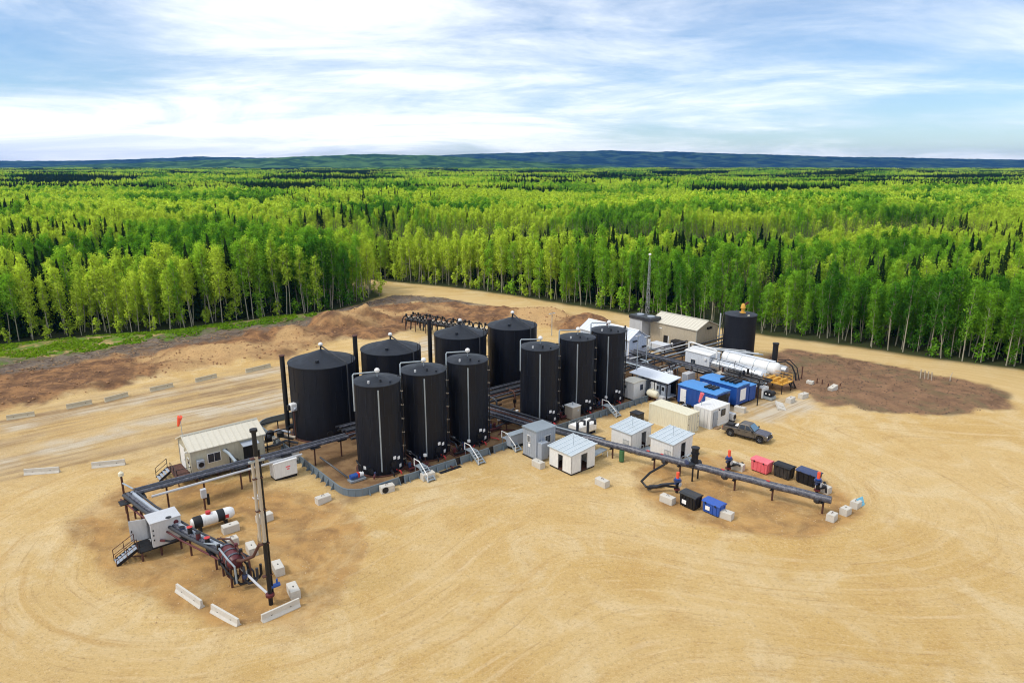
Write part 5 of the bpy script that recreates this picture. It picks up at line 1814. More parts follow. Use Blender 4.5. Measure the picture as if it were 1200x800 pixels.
t = thing('filter_skid', 'white filter skid with black drums right of the blue cabinet', 'skid', 58.0, -10.6)
box_part('frame', 'white', t, 0, 1.6, 0, 0.2, 0.1, 1.5, 0.02)
box_part('frame', 'white', t, 0, 1.6, 1.6, 1.8, 0.1, 1.5, 0.02)
box_part('top', 'white', t, 0, 1.6, 0, 1.8, 1.51, 1.62, 0.02)
box_part('plywood', 'timber', t, 0.1, 0.2, 0.22, 1.58, 0.1, 1.4)
for y in (-0.9, -0.35):
    d_ = MB().cyl((0.3, y, 0.9), (1.4, y, 0.9), 0.38, 14).build('drum', 'black', t, smooth=True)
    MB().cyl((0.27, y, 0.9), (0.299, y, 0.9), 0.12, 10).build('bung', 'white', d_)
MB().box(0.2, 1.5, -1.3, 0.0, 0.1, 0.5).build('cradle', 'galv', t)

# tan building and its neighbours at the back
t = thing('tan_building', 'tan ribbed metal building with pale roof at the forest side', 'building', 70.6, 9.9)
gable(t, 0, 6.4, 0, 10.2, 0.15, 4.5, 5.7, 'y', 'tan', 'roof_cream', 'beige_dark', pitch=0.5)
door_u(t, -0.027, 6.6, 0.2, 0.95, 2.1, 'interior')
MB().box(-0.03, -0.026, 5.9, 6.1, 0.2, 2.3).build('door_frame', 'white', t)
ac = box_part('cooling_unit', 'interior', t, -1.5, -0.03, 2.2, 4.4, 0.6, 2.1, 0.03)
MB().cyl((-1.53, 4.0, 1.4), (-1.501, 4.0, 1.4), 0.3, 12).build('fan_grille', 'sign', ac)
MB().box(-0.06, -0.027, 7.6, 8.2, 3.4, 3.6).build('lamp_fixture', 'lamp_glass', t)
for x in (3.0, 3.8):
    MB().box(x, x + 0.4, -0.35, -0.03, 4.2, 4.6).build('vent_louvre', 'black', t)
MB().cyl((6.2, -0.6, 0), (6.2, -0.6, 6.8), 0.12, 8).build('downpipe', 'grey_box', t, smooth=True)
t = thing('pale_building', 'pale blue white gabled building behind the rightmost slim tank', 'building', 57.6, 14.3)
gable(t, 0, 4.6, 0, 11.5, 0.1, 4.0, 5.3, 'y', 'white_blue', 'white_roof', 'white', pitch=0.5)
MB().box(0.9, 1.9, -0.35, -0.03, 3.5, 3.7).build('vent_hood', 'black', t)
MB().box(3.4, 4.2, -0.35, -0.03, 2.2, 2.4).build('vent_hood', 'black', t)
MB().cyl((1.0, 6.0, 4.6), (1.0, 6.0, 6.4), 0.14, 8).build('flue', 'rust', t, smooth=True)
MB().cyl((1.2, 2.0, 4.6), (1.2, 2.0, 6.0), 0.14, 8).build('flue', 'black', t, smooth=True)
t = thing('aerial_cooler', 'grey finned cooler box with black fan deck left of the tan building', 'cooler', 68.6, 20.6)
wb = MB().box(0, 2.6, 0, 3.0, 0.9, 4.7)
ribs(wb, 0, 3.0, 0, 0.9, 4.6, 0.3, axis='y')
ribs(wb, 0, 2.6, 0, 0.9, 4.6, 0.3)
wb.build('casing', 'grey_box', t)
for x in (0.15, 2.45):
    for y in (0.15, 2.85):
        MB().box(x - 0.1, x + 0.1, y - 0.1, y + 0.1, 0, 0.9).build('leg', 'galv', t)
box_part('fan_deck', 'pipe_dark', t, -0.2, 2.8, -2.2, 3.1, 4.75, 5.4, 0.05)
MB().cyl((1.3, -1.0, 5.4), (1.3, -1.0, 5.55), 0.7, 18).build('fan_ring', 'grey_shed', t, smooth=True)
MB().cyl((1.3, 1.5, 5.4), (1.3, 1.5, 5.55), 0.7, 18).build('fan_ring', 'grey_shed', t, smooth=True)
t = thing('pale_skid', 'low pale equipment skid in front of the tan building', 'skid', 66.6, 13.6)
box_part('base', 'galv', t, 0, 2.4, 0, 4.6, 0.2, 0.5, 0.02)
box_part('casing', 'white_roof', t, 0.2, 2.2, 0.3, 3.6, 0.51, 1.5, 0.05)
MB().cyl((0.6, 4.0, 0.5), (0.6, 4.0, 1.9), 0.25, 10).build('canister', 'white', t, smooth=True)

# lattice mast
t = thing('lattice_mast', 'slim white lattice light mast rising above the forest edge', 'mast', 72.8, 22.9)
MH = 15.8
def corner(i, z):
    """the three-legged mast tapers towards its top"""
    w_ = 0.52 - 0.36 * z / MH
    return (0.25 + w_ * math.cos(R(90 + 120 * i)), 0.2 + w_ * math.sin(R(90 + 120 * i)), z)


for i in range(3):
    MB().cyl(corner(i, 0), corner(i, MH), 0.022, 6, 0.018).build('chord', 'grey_box', t)
mb = MB()
for k in range(int(MH / 0.9)):
    for i in range(3):
        mb.bar(corner(i, 0.9 * k), corner((i + 1) % 3, 0.9 * (k + 1)), 0.018, 0.018)
        mb.bar(corner(i, 0.9 * k), corner((i + 1) % 3, 0.9 * k), 0.018, 0.018)
mb.build('lacing', 'grey_box', t)
MB().cyl((0.25, 0.2, MH), (0.25, 0.2, MH + 0.5), 0.04, 6).build('lamp_arm', 'sign', t)
MB().lathe([(0.05, -0.2), (0.25, -0.12), (0.28, 0.1), (0.05, 0.25)], (0.25, 0.2, MH + 0.6), n=12).build('lamp_head', 'lamp_glass', t, smooth=True)


def light_pole(label, u, v, h, arm):
    t = thing('light_pole', label, 'light pole', u, v)
    MB().cyl((0, 0, 0), (0, 0, h), 0.09, 8, 0.06).build('shaft', 'galv', t, smooth=True)
    MB().bar((-arm, 0, h), (arm, 0, h), 0.07, 0.07).build('arm', 'galv', t)
    for s_ in (-1, 1):
        MB().box(s_ * arm - 0.22, s_ * arm + 0.22, -0.14, 0.14, h - 0.12, h - 0.02).build('lamp_head', 'grey_box', t)


light_pole('thin light pole on the bare ground behind the tall wide tank', 60.5, 36.5, 4.6, 0.55)
light_pole('thin light pole standing behind the white shack', 47.2, 3.9, 8.5, 0.3)
light_pole('thin light pole among the pipe racks behind the generator shelter', 52.6, 6.5, 7.0, 0.3)

# racks at the back
bp_ = []
for k in range(8):
    bp_.append((straight((46.5 + 0.4 * k, 8.2 + 0.62 * k, 1.6 + 0.35 * (k % 2)), (79.0, 6.2 + 0.75 * k, 2.0 + 0.35 * (k % 2)), 6), (0.16, 0.11, 0.2, 0.13, 0.18, 0.1, 0.15, 0.12)[k], ('pipe_dark', 'galv', 'pipe_wrap', 'pipe_dark', 'pipe_wrap', 'white', 'pipe_dark', 'pipe_wrap')[k]))
rack('wide dark pipe rack running from the tank group to the lone far tank', bp_,
     [(u, v, 1.5) for u in (48.5, 54, 59.5, 65, 70.5) for v in (8.6, 12.4)])
bq = []
for k in range(4):
    bq.append((straight((49.5 + 0.3 * k, 4.6 + 0.55 * k, 1.0 + 0.2 * (k % 2)), (60.8, 4.9 + 0.6 * k, 1.2 + 0.2 * (k % 2)), 3), (0.18, 0.12, 0.15, 0.1)[k], ('galv', 'white', 'pipe_dark', 'insulation')[k]))
rack('low rack of pale pipes leading to the white control house', bq, [(51, 5.4, 0.9), (55, 5.5, 0.95), (59, 5.6, 1.0)])
pr_ = []
for k in range(5):
    pr_.append((straight((66.9, 8.2 - 0.5 * k, 2.6), (72.6, 1.2 - 0.8 * k, 2.2), 2), 0.12, ('white', 'galv', 'pipe_dark', 'white', 'galv')[k]))
rack('pale pipes feeding the lone far tank from the rack', pr_, [(68.5, 5.0, 2.2), (71.0, 3.0, 2.0)])
fb = []
for k in range(6):
    fb.append((straight((57.3 + 0.45 * k, -4.0, 2.4 + 0.25 * (k % 2)), (57.9 + 0.5 * k, -10.6, 2.2 + 0.25 * (k % 2)), 3), 0.10, ('black', 'pipe_dark', 'galv', 'black', 'pipe_dark', 'black')[k]))
fr_ = rack('black overhead pipes between the blue buildings and the silver vessel', fb, [(57.6, -5.0, 2.2), (60.2, -5.0, 2.2), (57.9, -9.8, 2.2), (60.4, -9.8, 2.2)])
for du in (0.2, 1.3, 2.4):
    MB().cyl((du, -3.0, 2.6), (du, -3.0, 3.4), 0.17, 8).build('valve', 'black', fr_, smooth=True)
t = thing('floodlight_post', 'black post with a bracket in front of the nearer blue building', 'post', 47.4, -11.6)
MB().cyl((0, 0, 0), (0, 0, 3.3), 0.09, 8).build('shaft', 'black', t)
MB().box(-0.3, 0.3, -0.1, 0.1, 3.1, 3.5).build('bracket', 'black', t)
t = thing('floodlight_post', 'black post at the right corner of the blue cabinet', 'post', 55.0, -11.6)
MB().cyl((0, 0, 0), (0, 0, 3.9), 0.09, 8).build('shaft', 'black', t)
MB().box(-0.3, 0.3, -0.1, 0.1, 3.8, 4.0).build('bracket', 'black', t)

# loose black hose bundle between the shelter and the containers
hb = thing('hose_heap', 'heap of black hoses and drums between the shelter and the containers', 'hoses', 44.5, -5.5)
hrn = random.Random(8)
for k in range(9):
    p_ = []
    an = hrn.uniform(0, 6)
    x_, y_ = hrn.uniform(-1.8, 1.8), hrn.uniform(-2.6, 2.6)
    for j in range(10):
        an += hrn.uniform(0.2, 0.7)
        x_ += 0.4 * math.cos(an)
        y_ += 0.4 * math.sin(an)
        p_.append((x_, y_, 0.12 + 0.5 * hrn.random() * (1 if k > 3 else 0.3)))
    MB().path(p_, 0.11, 7).build('hose', ('black', 'pipe_dark', 'grey_shed')[k % 3], hb, smooth=True)
for x, y in ((0.6, 1.8), (1.3, -1.2), (-0.9, 0.8)):
    MB().cyl((x, y, 0), (x, y, 0.9), 0.3, 14).build('drum', 'black', hb, smooth=True)

# hose manifold behind the tanks
mf = thing('hose_manifold', 'long dark hose manifold bristling with curved pipe ends behind the wide tanks', 'manifold', 41.6, 59.5)
MA = Vector((0, 0, 0))
ML = Vector((6.2, -20.5, 0))
dirv = ML.normalized()
sid = Vector((dirv.y, -dirv.x, 0))
for s_, z, mt in ((-0.6, 2.3, 'pipe_dark'), (0.0, 2.6, 'insulation'), (0.55, 2.3, 'pipe_dark'), (0.0, 1.9, 'black')):
    MB().path([sid * s_ + Vector((0, 0, z)), ML * 0.5 + sid * s_ + Vector((0, 0, z)), ML + sid * s_ + Vector((0, 0, z))], 0.24, 8).build('header', mt, mf, smooth=True)
for k in range(9):
    p = ML * (k / 8)
    for s_ in (-0.8, 0.8):
        q = p + sid * s_
        MB().cyl((q.x, q.y, -0.2), (q.x, q.y, 2.4), 0.08, 6).build('post', 'rust', mf)
for k in range(19):
    p = ML * ((k + 0.5 + 0.3 * math.sin(k * 7.1)) / 19)
    for s_ in (-1, 1):
        z = 2.5
        a_ = p + sid * (0.5 * s_)
        pts_ = [a_ + Vector((0, 0, z)), a_ + sid * (0.5 * s_) + Vector((0, 0, z + 0.55)), a_ + sid * (1.2 * s_) + Vector((0, 0, z + 0.6)), a_ + sid * ((1.75 + 0.3 * math.sin(k * 3.3)) * s_) + Vector((0.25 * math.sin(k * 5.0), 0, z + 0.1)), a_ + sid * ((1.9 + 0.4 * math.sin(k * 3.3)) * s_) + Vector((0.4 * math.sin(k * 5.0), 0, z - 0.6 - 0.5 * (k % 3)))]
        go2 = MB().path(pts_, 0.13, 7).build('gooseneck', 'black', mf, smooth=True)
        if k % 3 != 2:
            c_ = a_ + sid * (0.55 * s_) + Vector((0, 0, z + 0.75))
            MB().cyl(c_ - Vector((0, 0, 0.2)), c_ + Vector((0, 0, 0.3)), 0.22, 8).build('valve', 'black', go2, smooth=True)

# packed process gear between the tanks and the vessels
cq = []
for k in range(6):
    cq.append((straight((49.6 + 0.4 * k, 14.0, 2.5 + 0.3 * (k % 2)), (50.2 + 0.4 * k, 3.2, 2.3 + 0.3 * (k % 2)), 3), (0.12, 0.16, 0.1, 0.14, 0.11, 0.15)[k], ('pipe_dark', 'galv', 'black', 'pipe_wrap', 'white', 'pipe_dark')[k]))
rack('dark crossover pipes behind the generator shelter', cq, [(50.2, 12.5, 2.2), (52.0, 12.5, 2.2), (50.4, 4.2, 2.2), (52.2, 4.2, 2.2)])
cr_ = []
for k in range(5):
    cr_.append((straight((56.2 + 0.4 * k, 13.0, 2.3 + 0.3 * (k % 2)), (56.6 + 0.4 * k, -2.6, 2.4 + 0.3 * (k % 2)), 3), (0.12, 0.15, 0.1, 0.13, 0.11)[k], ('black', 'pipe_wrap', 'galv', 'pipe_dark', 'black')[k]))
rack('dark crossover pipes left of the white control house', cr_, [(56.6, 11.5, 2.1), (58.2, 11.5, 2.1), (56.7, 5.0, 2.1), (58.3, 5.0, 2.1), (56.8, -1.8, 2.1), (58.4, -1.8, 2.1)])


def gear(label, u, v, kind, mt):
    t = thing('process_skid', label, 'skid', u, v)
    box_part('base', 'black', t, 0, 2.4, 0, 1.5, 0.05, 0.25)
    if kind == 'pump':
        MB().cyl((0.2, 0.75, 0.75), (1.2, 0.75, 0.75), 0.34, 14).build('motor', mt, t, smooth=True)
        MB().cyl((1.45, 0.75, 0.7), (2.1, 0.75, 0.7), 0.42, 14).build('pump_head', 'pipe_dark', t, smooth=True)
        MB().path([(1.8, 0.75, 1.0), (1.8, 0.75, 1.9), (1.9, 1.3, 2.1), (1.9, 2.4, 2.1)], 0.11, 7).build('discharge_pipe', 'galv', t, smooth=True)
    elif kind == 'pot':
        for x in (0.6, 1.7):
            MB().lathe([(0.05, 0.25), (0.4, 0.3), (0.42, 1.6), (0.3, 1.85), (0.05, 1.95)], (x, 0.75, 0), n=16).build('pot', mt, t, smooth=True)
        MB().path([(0.6, 0.75, 1.9), (0.6, 0.75, 2.3), (1.7, 0.75, 2.3), (1.7, 0.75, 1.9)], 0.09, 7).build('link_pipe', 'black', t, smooth=True)
    else:
        box_part('cabinet', mt, t, 0.2, 2.2, 0.2, 1.3, 0.26, 1.7, 0.04)
        box_part('door', 'grey_shed', t, 0.17, 0.199, 0.35, 1.15, 0.4, 1.55)
        MB().cyl((1.7, 0.7, 1.7), (1.7, 0.7, 2.5), 0.08, 8).build('exhaust', 'rust', t)
    for y in (0.3, 1.2):
        MB().path([(2.3, y, 0.4), (2.9, y, 0.5), (3.2, y + 0.3, 1.2), (3.2, y + 0.3, 2.0)], 0.08, 6).build('feed_pipe', 'pipe_dark', t, smooth=True)


gear('pump skid with a dark blue motor behind the generator shelter', 49.6, 1.6, 'pump', 'blue_dark')
gear('skid with two pale filter pots left of the white control house', 52.6, 2.2, 'pot', 'white')
gear('skid with a rusty brown pump motor beside the pale pipes', 53.2, 7.2, 'pump', 'rust')
gear('small grey control cabinet skid between shelter and white control house', 55.0, 0.2, 'cabinet', 'grey_box')
gear('skid with two dark pots in front of the pale building', 55.2, 10.4, 'pot', 'pipe_dark')
gear('small white cabinet skid beside the wide pipe rack', 61.8, 14.8, 'cabinet', 'white')
gear('pump skid with a grey motor at the foot of the lone far tank', 68.6, 0.6, 'pump', 'grey_box')
gear('tan cabinet skid between the blue buildings and the silver vessel', 58.6, -3.0, 'cabinet', 'insulation')

# ------------------------------------------------------------------ pump area on the left
t = thing('heater_box', 'light grey steel heater box on stilts with its door open', 'equipment box', -19.9, 1.0)
mb = MB()
mb.box(0.06, 2.4, 0, 0.06, 1.0, 3.2).box(0.06, 2.4, 1.94, 2.0, 1.0, 3.2).box(2.34, 2.4, 0.06, 1.94, 1.0, 3.2).box(0.06, 2.34, 0.06, 1.94, 1.0, 1.06)
mb.box(0.0, 0.06, 0.0, 0.35, 1.0, 3.2).box(0.0, 0.06, 1.75, 2.0, 1.0, 3.2).box(0.0, 0.06, 0.35, 1.75, 3.0, 3.2)
mb.build('wall', 'grey_box', t)
box_part('roof', 'grey_box', t, -0.05, 2.45, -0.05, 2.05, 3.21, 3.29, 0.02)
box_part('heater_coil', 'interior', t, 0.7, 2.2, 0.2, 1.8, 1.07, 2.7)
d = MB().box(0, 1.35, -0.03, 0.03, 1.06, 3.0).build('door', 'grey_box', t, loc=(-0.01, 1.78, 0), rotz=R(160))
MB().box(1.15, 1.22, 0.04, 0.10, 1.9, 2.1).build('handle', 'black', d)
box_part('landing', 'black', t, -1.1, 2.4, -0.05, 2.05, 0.86, 0.96)
for x in (-0.9, 0.6, 2.2):
    for y in (0.15, 1.85):
        MB().cyl((x, y, -0.1), (x, y, 0.86), 0.09, 8).build('pile', 'rust', t)
guard(t, [(-1.05, 0.0, 0.96), (-0.1, 0.0, 0.96)])
MB().cyl((0.6, -0.02, 1.5), (0.9, -0.35, 1.5), 0.11, 8).build('flange', 'oxide', t)
MB().path([(0.9, -0.35, 1.5), (1.3, -0.4, 1.3), (2.6, -0.4, 1.35)], 0.10, 7).build('feed_pipe', 'pipe_dark', t, smooth=True)
for k in range(3):
    MB().box(0.1, 0.2, -0.03, -0.001, 1.6 + 0.45 * k, 1.75 + 0.45 * k).build('latch', 'black', t)
MB().cyl((2.0, -0.05, 2.75), (2.0, 0.3, 2.9), 0.2, 10).build('burner_port', 'oxide', t)
t = thing('entry_stairs', 'black steel stairs with rusty handrails leading up to the grey heater box', 'stairs', -21.0, 1.4)
steps(t, 0.0, 0.95, -1.7, 0.03, 0.25, 1.35, 6)
guard(t, [(-1.7, 0.2, 0.05), (-0.85, 0.2, 0.5), (0.0, 0.2, 0.95)], 1.0, 'rust')
guard(t, [(-1.7, 1.4, 0.05), (-0.85, 1.4, 0.5), (0.0, 1.4, 0.95)], 1.0, 'rust')
MB().bar((-0.6, 0.3, 0.5), (0.6, 0.3, 0.1), 0.06, 0.06).build('brace', 'rust', t)

t = thing('propane_tank', 'white propane tank with black band lying beside the pipe rack', 'propane tank', -14.3, 3.35)
MB().lathe([(0.02, -2.0), (0.36, -1.92), (0.52, -1.7), (0.56, -1.4), (0.56, 1.4), (0.52, 1.7), (0.36, 1.92), (0.02, 2.0)], (0, 0, 0.9), 'x', 22).build('shell', 'white', t, smooth=True)
for a_, b_ in ((-1.75, -1.0), (0.35, 1.0)):
    MB().lathe([(0.50 if a_ < -1.5 else 0.562, a_), (0.575, a_ + 0.15), (0.575, b_), (0.562, b_)], (0, 0, 0.9), 'x', 22).build('band', 'black', t, smooth=True)
MB().cyl((-0.35, 0, 1.42), (-0.35, 0, 1.68), 0.24, 12).build('valve_dome', 'red', t, smooth=True)
MB().box(1.0, 1.3, -0.578, -0.56, 0.7, 1.05).build('warning_label', 'red', t)
for x in (-1.2, 1.1):
    box_part('saddle', 'black', t, x - 0.1, x + 0.1, -0.4, 0.4, 0, 0.55)

t = thing('red_vessel', 'dark red horizontal vessel on posts wrapped in pipes', 'vessel', -15.75, -6.4)
MB().lathe([(0.02, -1.45), (0.45, -1.35), (0.62, -1.05), (0.66, -0.7), (0.66, 0.9), (0.55, 1.2), (0.02, 1.35)], (0, 0, 2.05), 'y', 22).build('shell', 'oxide', t, smooth=True)
for y in (-0.9, 0.0, 0.9):
    MB().lathe([(0.66, y - 0.09), (0.71, y - 0.09), (0.71, y + 0.09), (0.66, y + 0.09)], (0, 0, 2.05), 'y', 22).build('band', 'pipe_wrap', t, smooth=True)
for x in (-0.45, 0.45):
    for y in (-1.2, 0.9):
        MB().cyl((x, y, -0.1), (x, y, 1.7), 0.10, 8).build('post', 'rust', t)
for k, (x, y) in enumerate(((-0.2, -1.6), (0.35, -1.9), (0.8, -1.5), (-0.5, -0.4))):
    pp = MB().path([(x, y, 1.9), (x, y - 0.15, 1.4), (x, y - 0.15, 0.75), (x + 0.2, y - 0.3, 0.45), (x + 0.7, y - 0.4, 0.45), (x + 0.9, y - 0.4, 0.7), (x + 0.9, y - 0.4, 1.6)], 0.11, 7).build('u_bend', ('black', 'pipe_dark', 'black', 'rust')[k], t, smooth=True)
    MB().cyl((x, y - 0.15, 0.95), (x, y - 0.15, 1.25), 0.19, 8).build('valve', ('black', 'blue_dark', 'grey_box', 'black')[k], pp, smooth=True)
MB().path([(0.1, -1.4, 2.3), (0.3, -2.0, 2.5), (1.0, -2.6, 2.9), (1.5, -3.1, 4.2)], 0.13, 8).build('riser', 'rust', t, smooth=True)
MB().path([(0.4, -1.0, 1.3), (0.8, -3.4, 0.9), (1.1, -5.25, 0.75)], 0.10, 8).build('lower_pipe', 'grey_box', t, smooth=True)

for k, (dx, z0_) in enumerate(((-0.75, 1.6), (0.78, 1.7), (-0.6, 2.65), (0.55, 2.7))):
    MB().path([(dx - 0.5, 3.4, 2.1), (dx, 1.6, z0_), (dx, -1.3, z0_), (dx + 0.3, -1.9, z0_ - 0.5), (dx + 0.3, -2.0, 0.7)], 0.08, 7).build('wrap_pipe', ('black', 'pipe_dark', 'galv', 'rust')[k], t, smooth=True)
for k, (x, y, z) in enumerate(((-0.75, 0.4, 1.6), (0.78, -0.3, 1.7), (-0.6, 0.9, 2.65), (0.55, 0.1, 2.7), (0.55, -1.0, 2.7))):
    MB().cyl((x, y, z - 0.18), (x, y, z + 0.28), 0.15, 8).build('valve', ('black', 'blue_dark', 'black', 'oxide', 'black')[k], t, smooth=True)

# flare mast
t = thing('flare_mast', 'tall twin-pipe flare mast with pale insulated riser in the pump area', 'mast', -14.65, -11.75)
FH = 14.4
MB().cyl((0, 0, -0.1), (0, 0, 5.4), 0.17, 12).build('pole', 'black', t, smooth=True)
MB().cyl((0, 0, 5.4), (0, 0, FH - 2.0), 0.14, 12).build('pole', 'insulation', t, smooth=True)
MB().cyl((0, 0, FH - 2.0), (0, 0, FH), 0.17, 12).build('flare_tip', 'black', t, smooth=True)
MB().cyl((0.25, 0.05, 0.6), (0.25, 0.05, FH - 1.6), 0.07, 10).build('gas_line', 'black', t, smooth=True)
MB().path([(-0.28, 0.1, 5.6), (-0.28, 0.1, 7.0), (-0.28, 0.1, FH - 2.4)], 0.115, 10).build('riser', 'insulation', t, smooth=True)
MB().path([(-0.28, 0.1, 6.3), (-0.26, 0.4, 5.8), (0.1, 1.6, 4.7), (0.4, 2.25, 4.2)], 0.13, 8).build('elbow', 'insulation', t, smooth=True)
for z in (2.5, 5.2, 8.0, 10.6, 12.2):
    MB().box(-0.42, 0.34, -0.1, 0.2, z, z + 0.08).build('clamp', 'rust', t)
MB().lathe([(0.22, 0.0), (0.34, 0.05), (0.34, 0.25), (0.22, 0.3)], (0, 0, 0.7), n=12).build('base_flange', 'oxide', t, smooth=True)
MB().lathe([(0.21, FH - 0.15), (0.28, FH - 0.1), (0.28, FH + 0.1), (0.2, FH + 0.1)], n=12).build('tip_ring', 'black', t, smooth=True)
vo = MB().cyl((0.12, 0.1, 1.4), (0.85, 0.1, 1.4), 0.17, 10).build('valve', 'blue', t, smooth=True)
MB().cyl((0.65, 0.1, 1.5), (0.65, 0.1, 1.9), 0.08, 8).build('stem', 'blue', vo)
for s_ in (-1, 1):
    MB().box(-0.3 + s_ * 0.28, 0.3 + s_ * 0.28, -0.08, 0.08, FH - 2.45, FH - 2.3).build('bracket', 'galv', t)

t = thing('meter_post', 'grey meter box on a rusty post below the pale cable tray', 'meter', -13.9, 7.2)
MB().cyl((0, 0, -0.1), (0, 0, 1.3), 0.09, 8).build('post', 'rust', t)
box_part('box', 'grey_box', t, -0.25, 0.25, -0.2, 0.2, 1.3, 2.2, 0.02)
MB().cyl((0.35, -0.1, 0.5), (0.35, -0.1, 1.6), 0.14, 8).build('regulator', 'black', t, smooth=True)
t = thing('warning_light', 'amber topped post at the outer corner of the pipe rack', 'post', -20.0, 11.4)
MB().cyl((0, 0, -0.1), (0, 0, 3.9), 0.10, 8).build('shaft', 'rust', t)
MB().lathe([(0.05, 3.9), (0.24, 3.95), (0.25, 4.25), (0.08, 4.4)], n=10).build('lamp_head', 'cream', t, smooth=True)
MB().path([(0, 0, 3.2), (0.6, -1.6, 3.0)], 0.08, 6).build('arm', 'galv', t)
t = thing('scrap_sheet', 'crumpled white plastic scrap lying on the sand below the cable tray', 'scrap', -9.2, 6.1)
mb = MB()
srng = random.Random(3)
for k in range(5):
    x_, y_ = srng.uniform(-0.5, 0.5), srng.uniform(-0.4, 0.4)
    mb.bar((x_, y_, 0.05), (x_ + srng.uniform(-0.5, 0.5), y_ + srng.uniform(-0.4, 0.4), 0.28), 0.18, 0.03)
mb.build('sheet', 'sign', t)

t = thing('grey_cabinet', 'pale grey cabinet with red lettering under the pipe rack by the big tank', 'cabinet', -6.3, 8.8)
box_part('body', 'white', t, 0, 2.5, -0.2, 1.2, 0.3, 1.95, 0.03)
box_part('lid', 'white', t, -0.06, 2.56, -0.26, 1.26, 1.96, 2.12, 0.03)
box_part('skid', 'black', t, 0.05, 2.45, -0.15, 1.15, 0, 0.29)
MB().box(1.25, 1.75, -0.206, -0.201, 1.3, 1.45).box(1.35, 1.65, -0.206, -0.201, 1.05, 1.2).build('lettering', 'pink', t)
t = thing('white_heater', 'white box heater on the stack at the foot of the biggest left tank', 'heater', 0.6, 18.2)
box_part('casing', 'white', t, -0.85, 0.05, -0.1, 0.7, 3.8, 4.75, 0.12)
box_part('burner', 'black', t, -1.15, -0.86, 0.05, 0.55, 3.95, 4.6, 0.06)
MB().cyl((-0.4, -0.11, 4.2), (-0.4, -0.35, 4.1), 0.16, 10).build('port', 'grey_shed', t, smooth=True)
MB().cyl((-0.4, 0.3, 0), (-0.4, 0.3, 3.8), 0.09, 8).build('stand', 'rust', t)
t = thing('pipe_skid', 'dark frame of valves and pipes between the beige building and the biggest tank', 'skid', -4.4, 15.6)
for x in (0, 2.6):
    for y in (0, 3.2):
        MB().cyl((x, y, 0), (x, y, 2.9), 0.07, 6).build('post', 'black', t)
for y in (0, 3.2):
    MB().bar((0, y, 2.9), (2.6, y, 2.9), 0.1, 0.1).build('beam', 'black', t)
for k, (y, z, mt) in enumerate(((0.5, 1.0, 'pipe_dark'), (1.2, 1.5, 'insulation'), (1.9, 1.1, 'pipe_dark'), (2.6, 1.7, 'grey_shed'), (0.9, 0.5, 'timber'))):
    MB().path([(-0.6, y, z), (1.3, y, z), (2.4, y, z + 0.2), (3.4, y - 1.2, z)], 0.15, 7).build('pipe', mt, t, smooth=True)
for x, y in ((0.4, 0.6), (1.2, 2.0), (2.0, 1.0)):
    MB().lathe([(0.1, 0), (0.4, 0.1), (0.42, 0.6), (0.2, 0.75)], (x, y, 1.6), n=12).build('strainer', 'black', t, smooth=True)
t = thing('white_trough', 'white topped trough behind the pipe rack near the beige building', 'trough', -5.3, 12.0)
box_part('body', 'white', t, 0, 3.2, 0, 1.0, 0.2, 1.3, 0.05)
box_part('lid', 'white_roof', t, -0.05, 3.25, -0.05, 1.05, 1.31, 1.38, 0.02)


# ------------------------------------------------------------------ concrete blocks and barriers
def block_mesh(L, W, Hh):
    b = 0.05
    mb = MB()
    prof = [(-W / 2, 0), (W / 2, 0), (W / 2, Hh - b), (W / 2 - b, Hh), (-W / 2 + b, Hh), (-W / 2, Hh - b)]
    mb.prism(prof, -L / 2, L / 2, 'x')
    me_ = mb.mesh('block')
    me_.materials.append(M['concrete'])
    return me_


BL = block_mesh(1.45, 0.75, 0.75)
BS = block_mesh(0.95, 0.75, 0.75)
LOOP = MB().path([(-0.14, 0, 0.74), (-0.12, 0, 0.86), (0, 0, 0.90), (0.12, 0, 0.86), (0.14, 0, 0.74)], 0.025, 6).mesh('lifting_loop')
LOOP.materials.append(M['rust'])
SLOT = MB().box(-0.1, 0.1, -0.05, 0.05, 0.752, 0.757).mesh('lifting_slot')
SLOT.materials.append(M['interior'])


def px_ground(px, py):
    """photograph pixel to the flat pad, used once to read positions off the picture"""
    a_, v_ = (px - 600) / 800, (py - 400) / 800
    k_ = CAM_H / (v_ * math.cos(PITCH) + math.sin(PITCH))
    return Vector((a_ * k_, k_ * (math.cos(PITCH) - v_ * math.sin(PITCH)), 0))


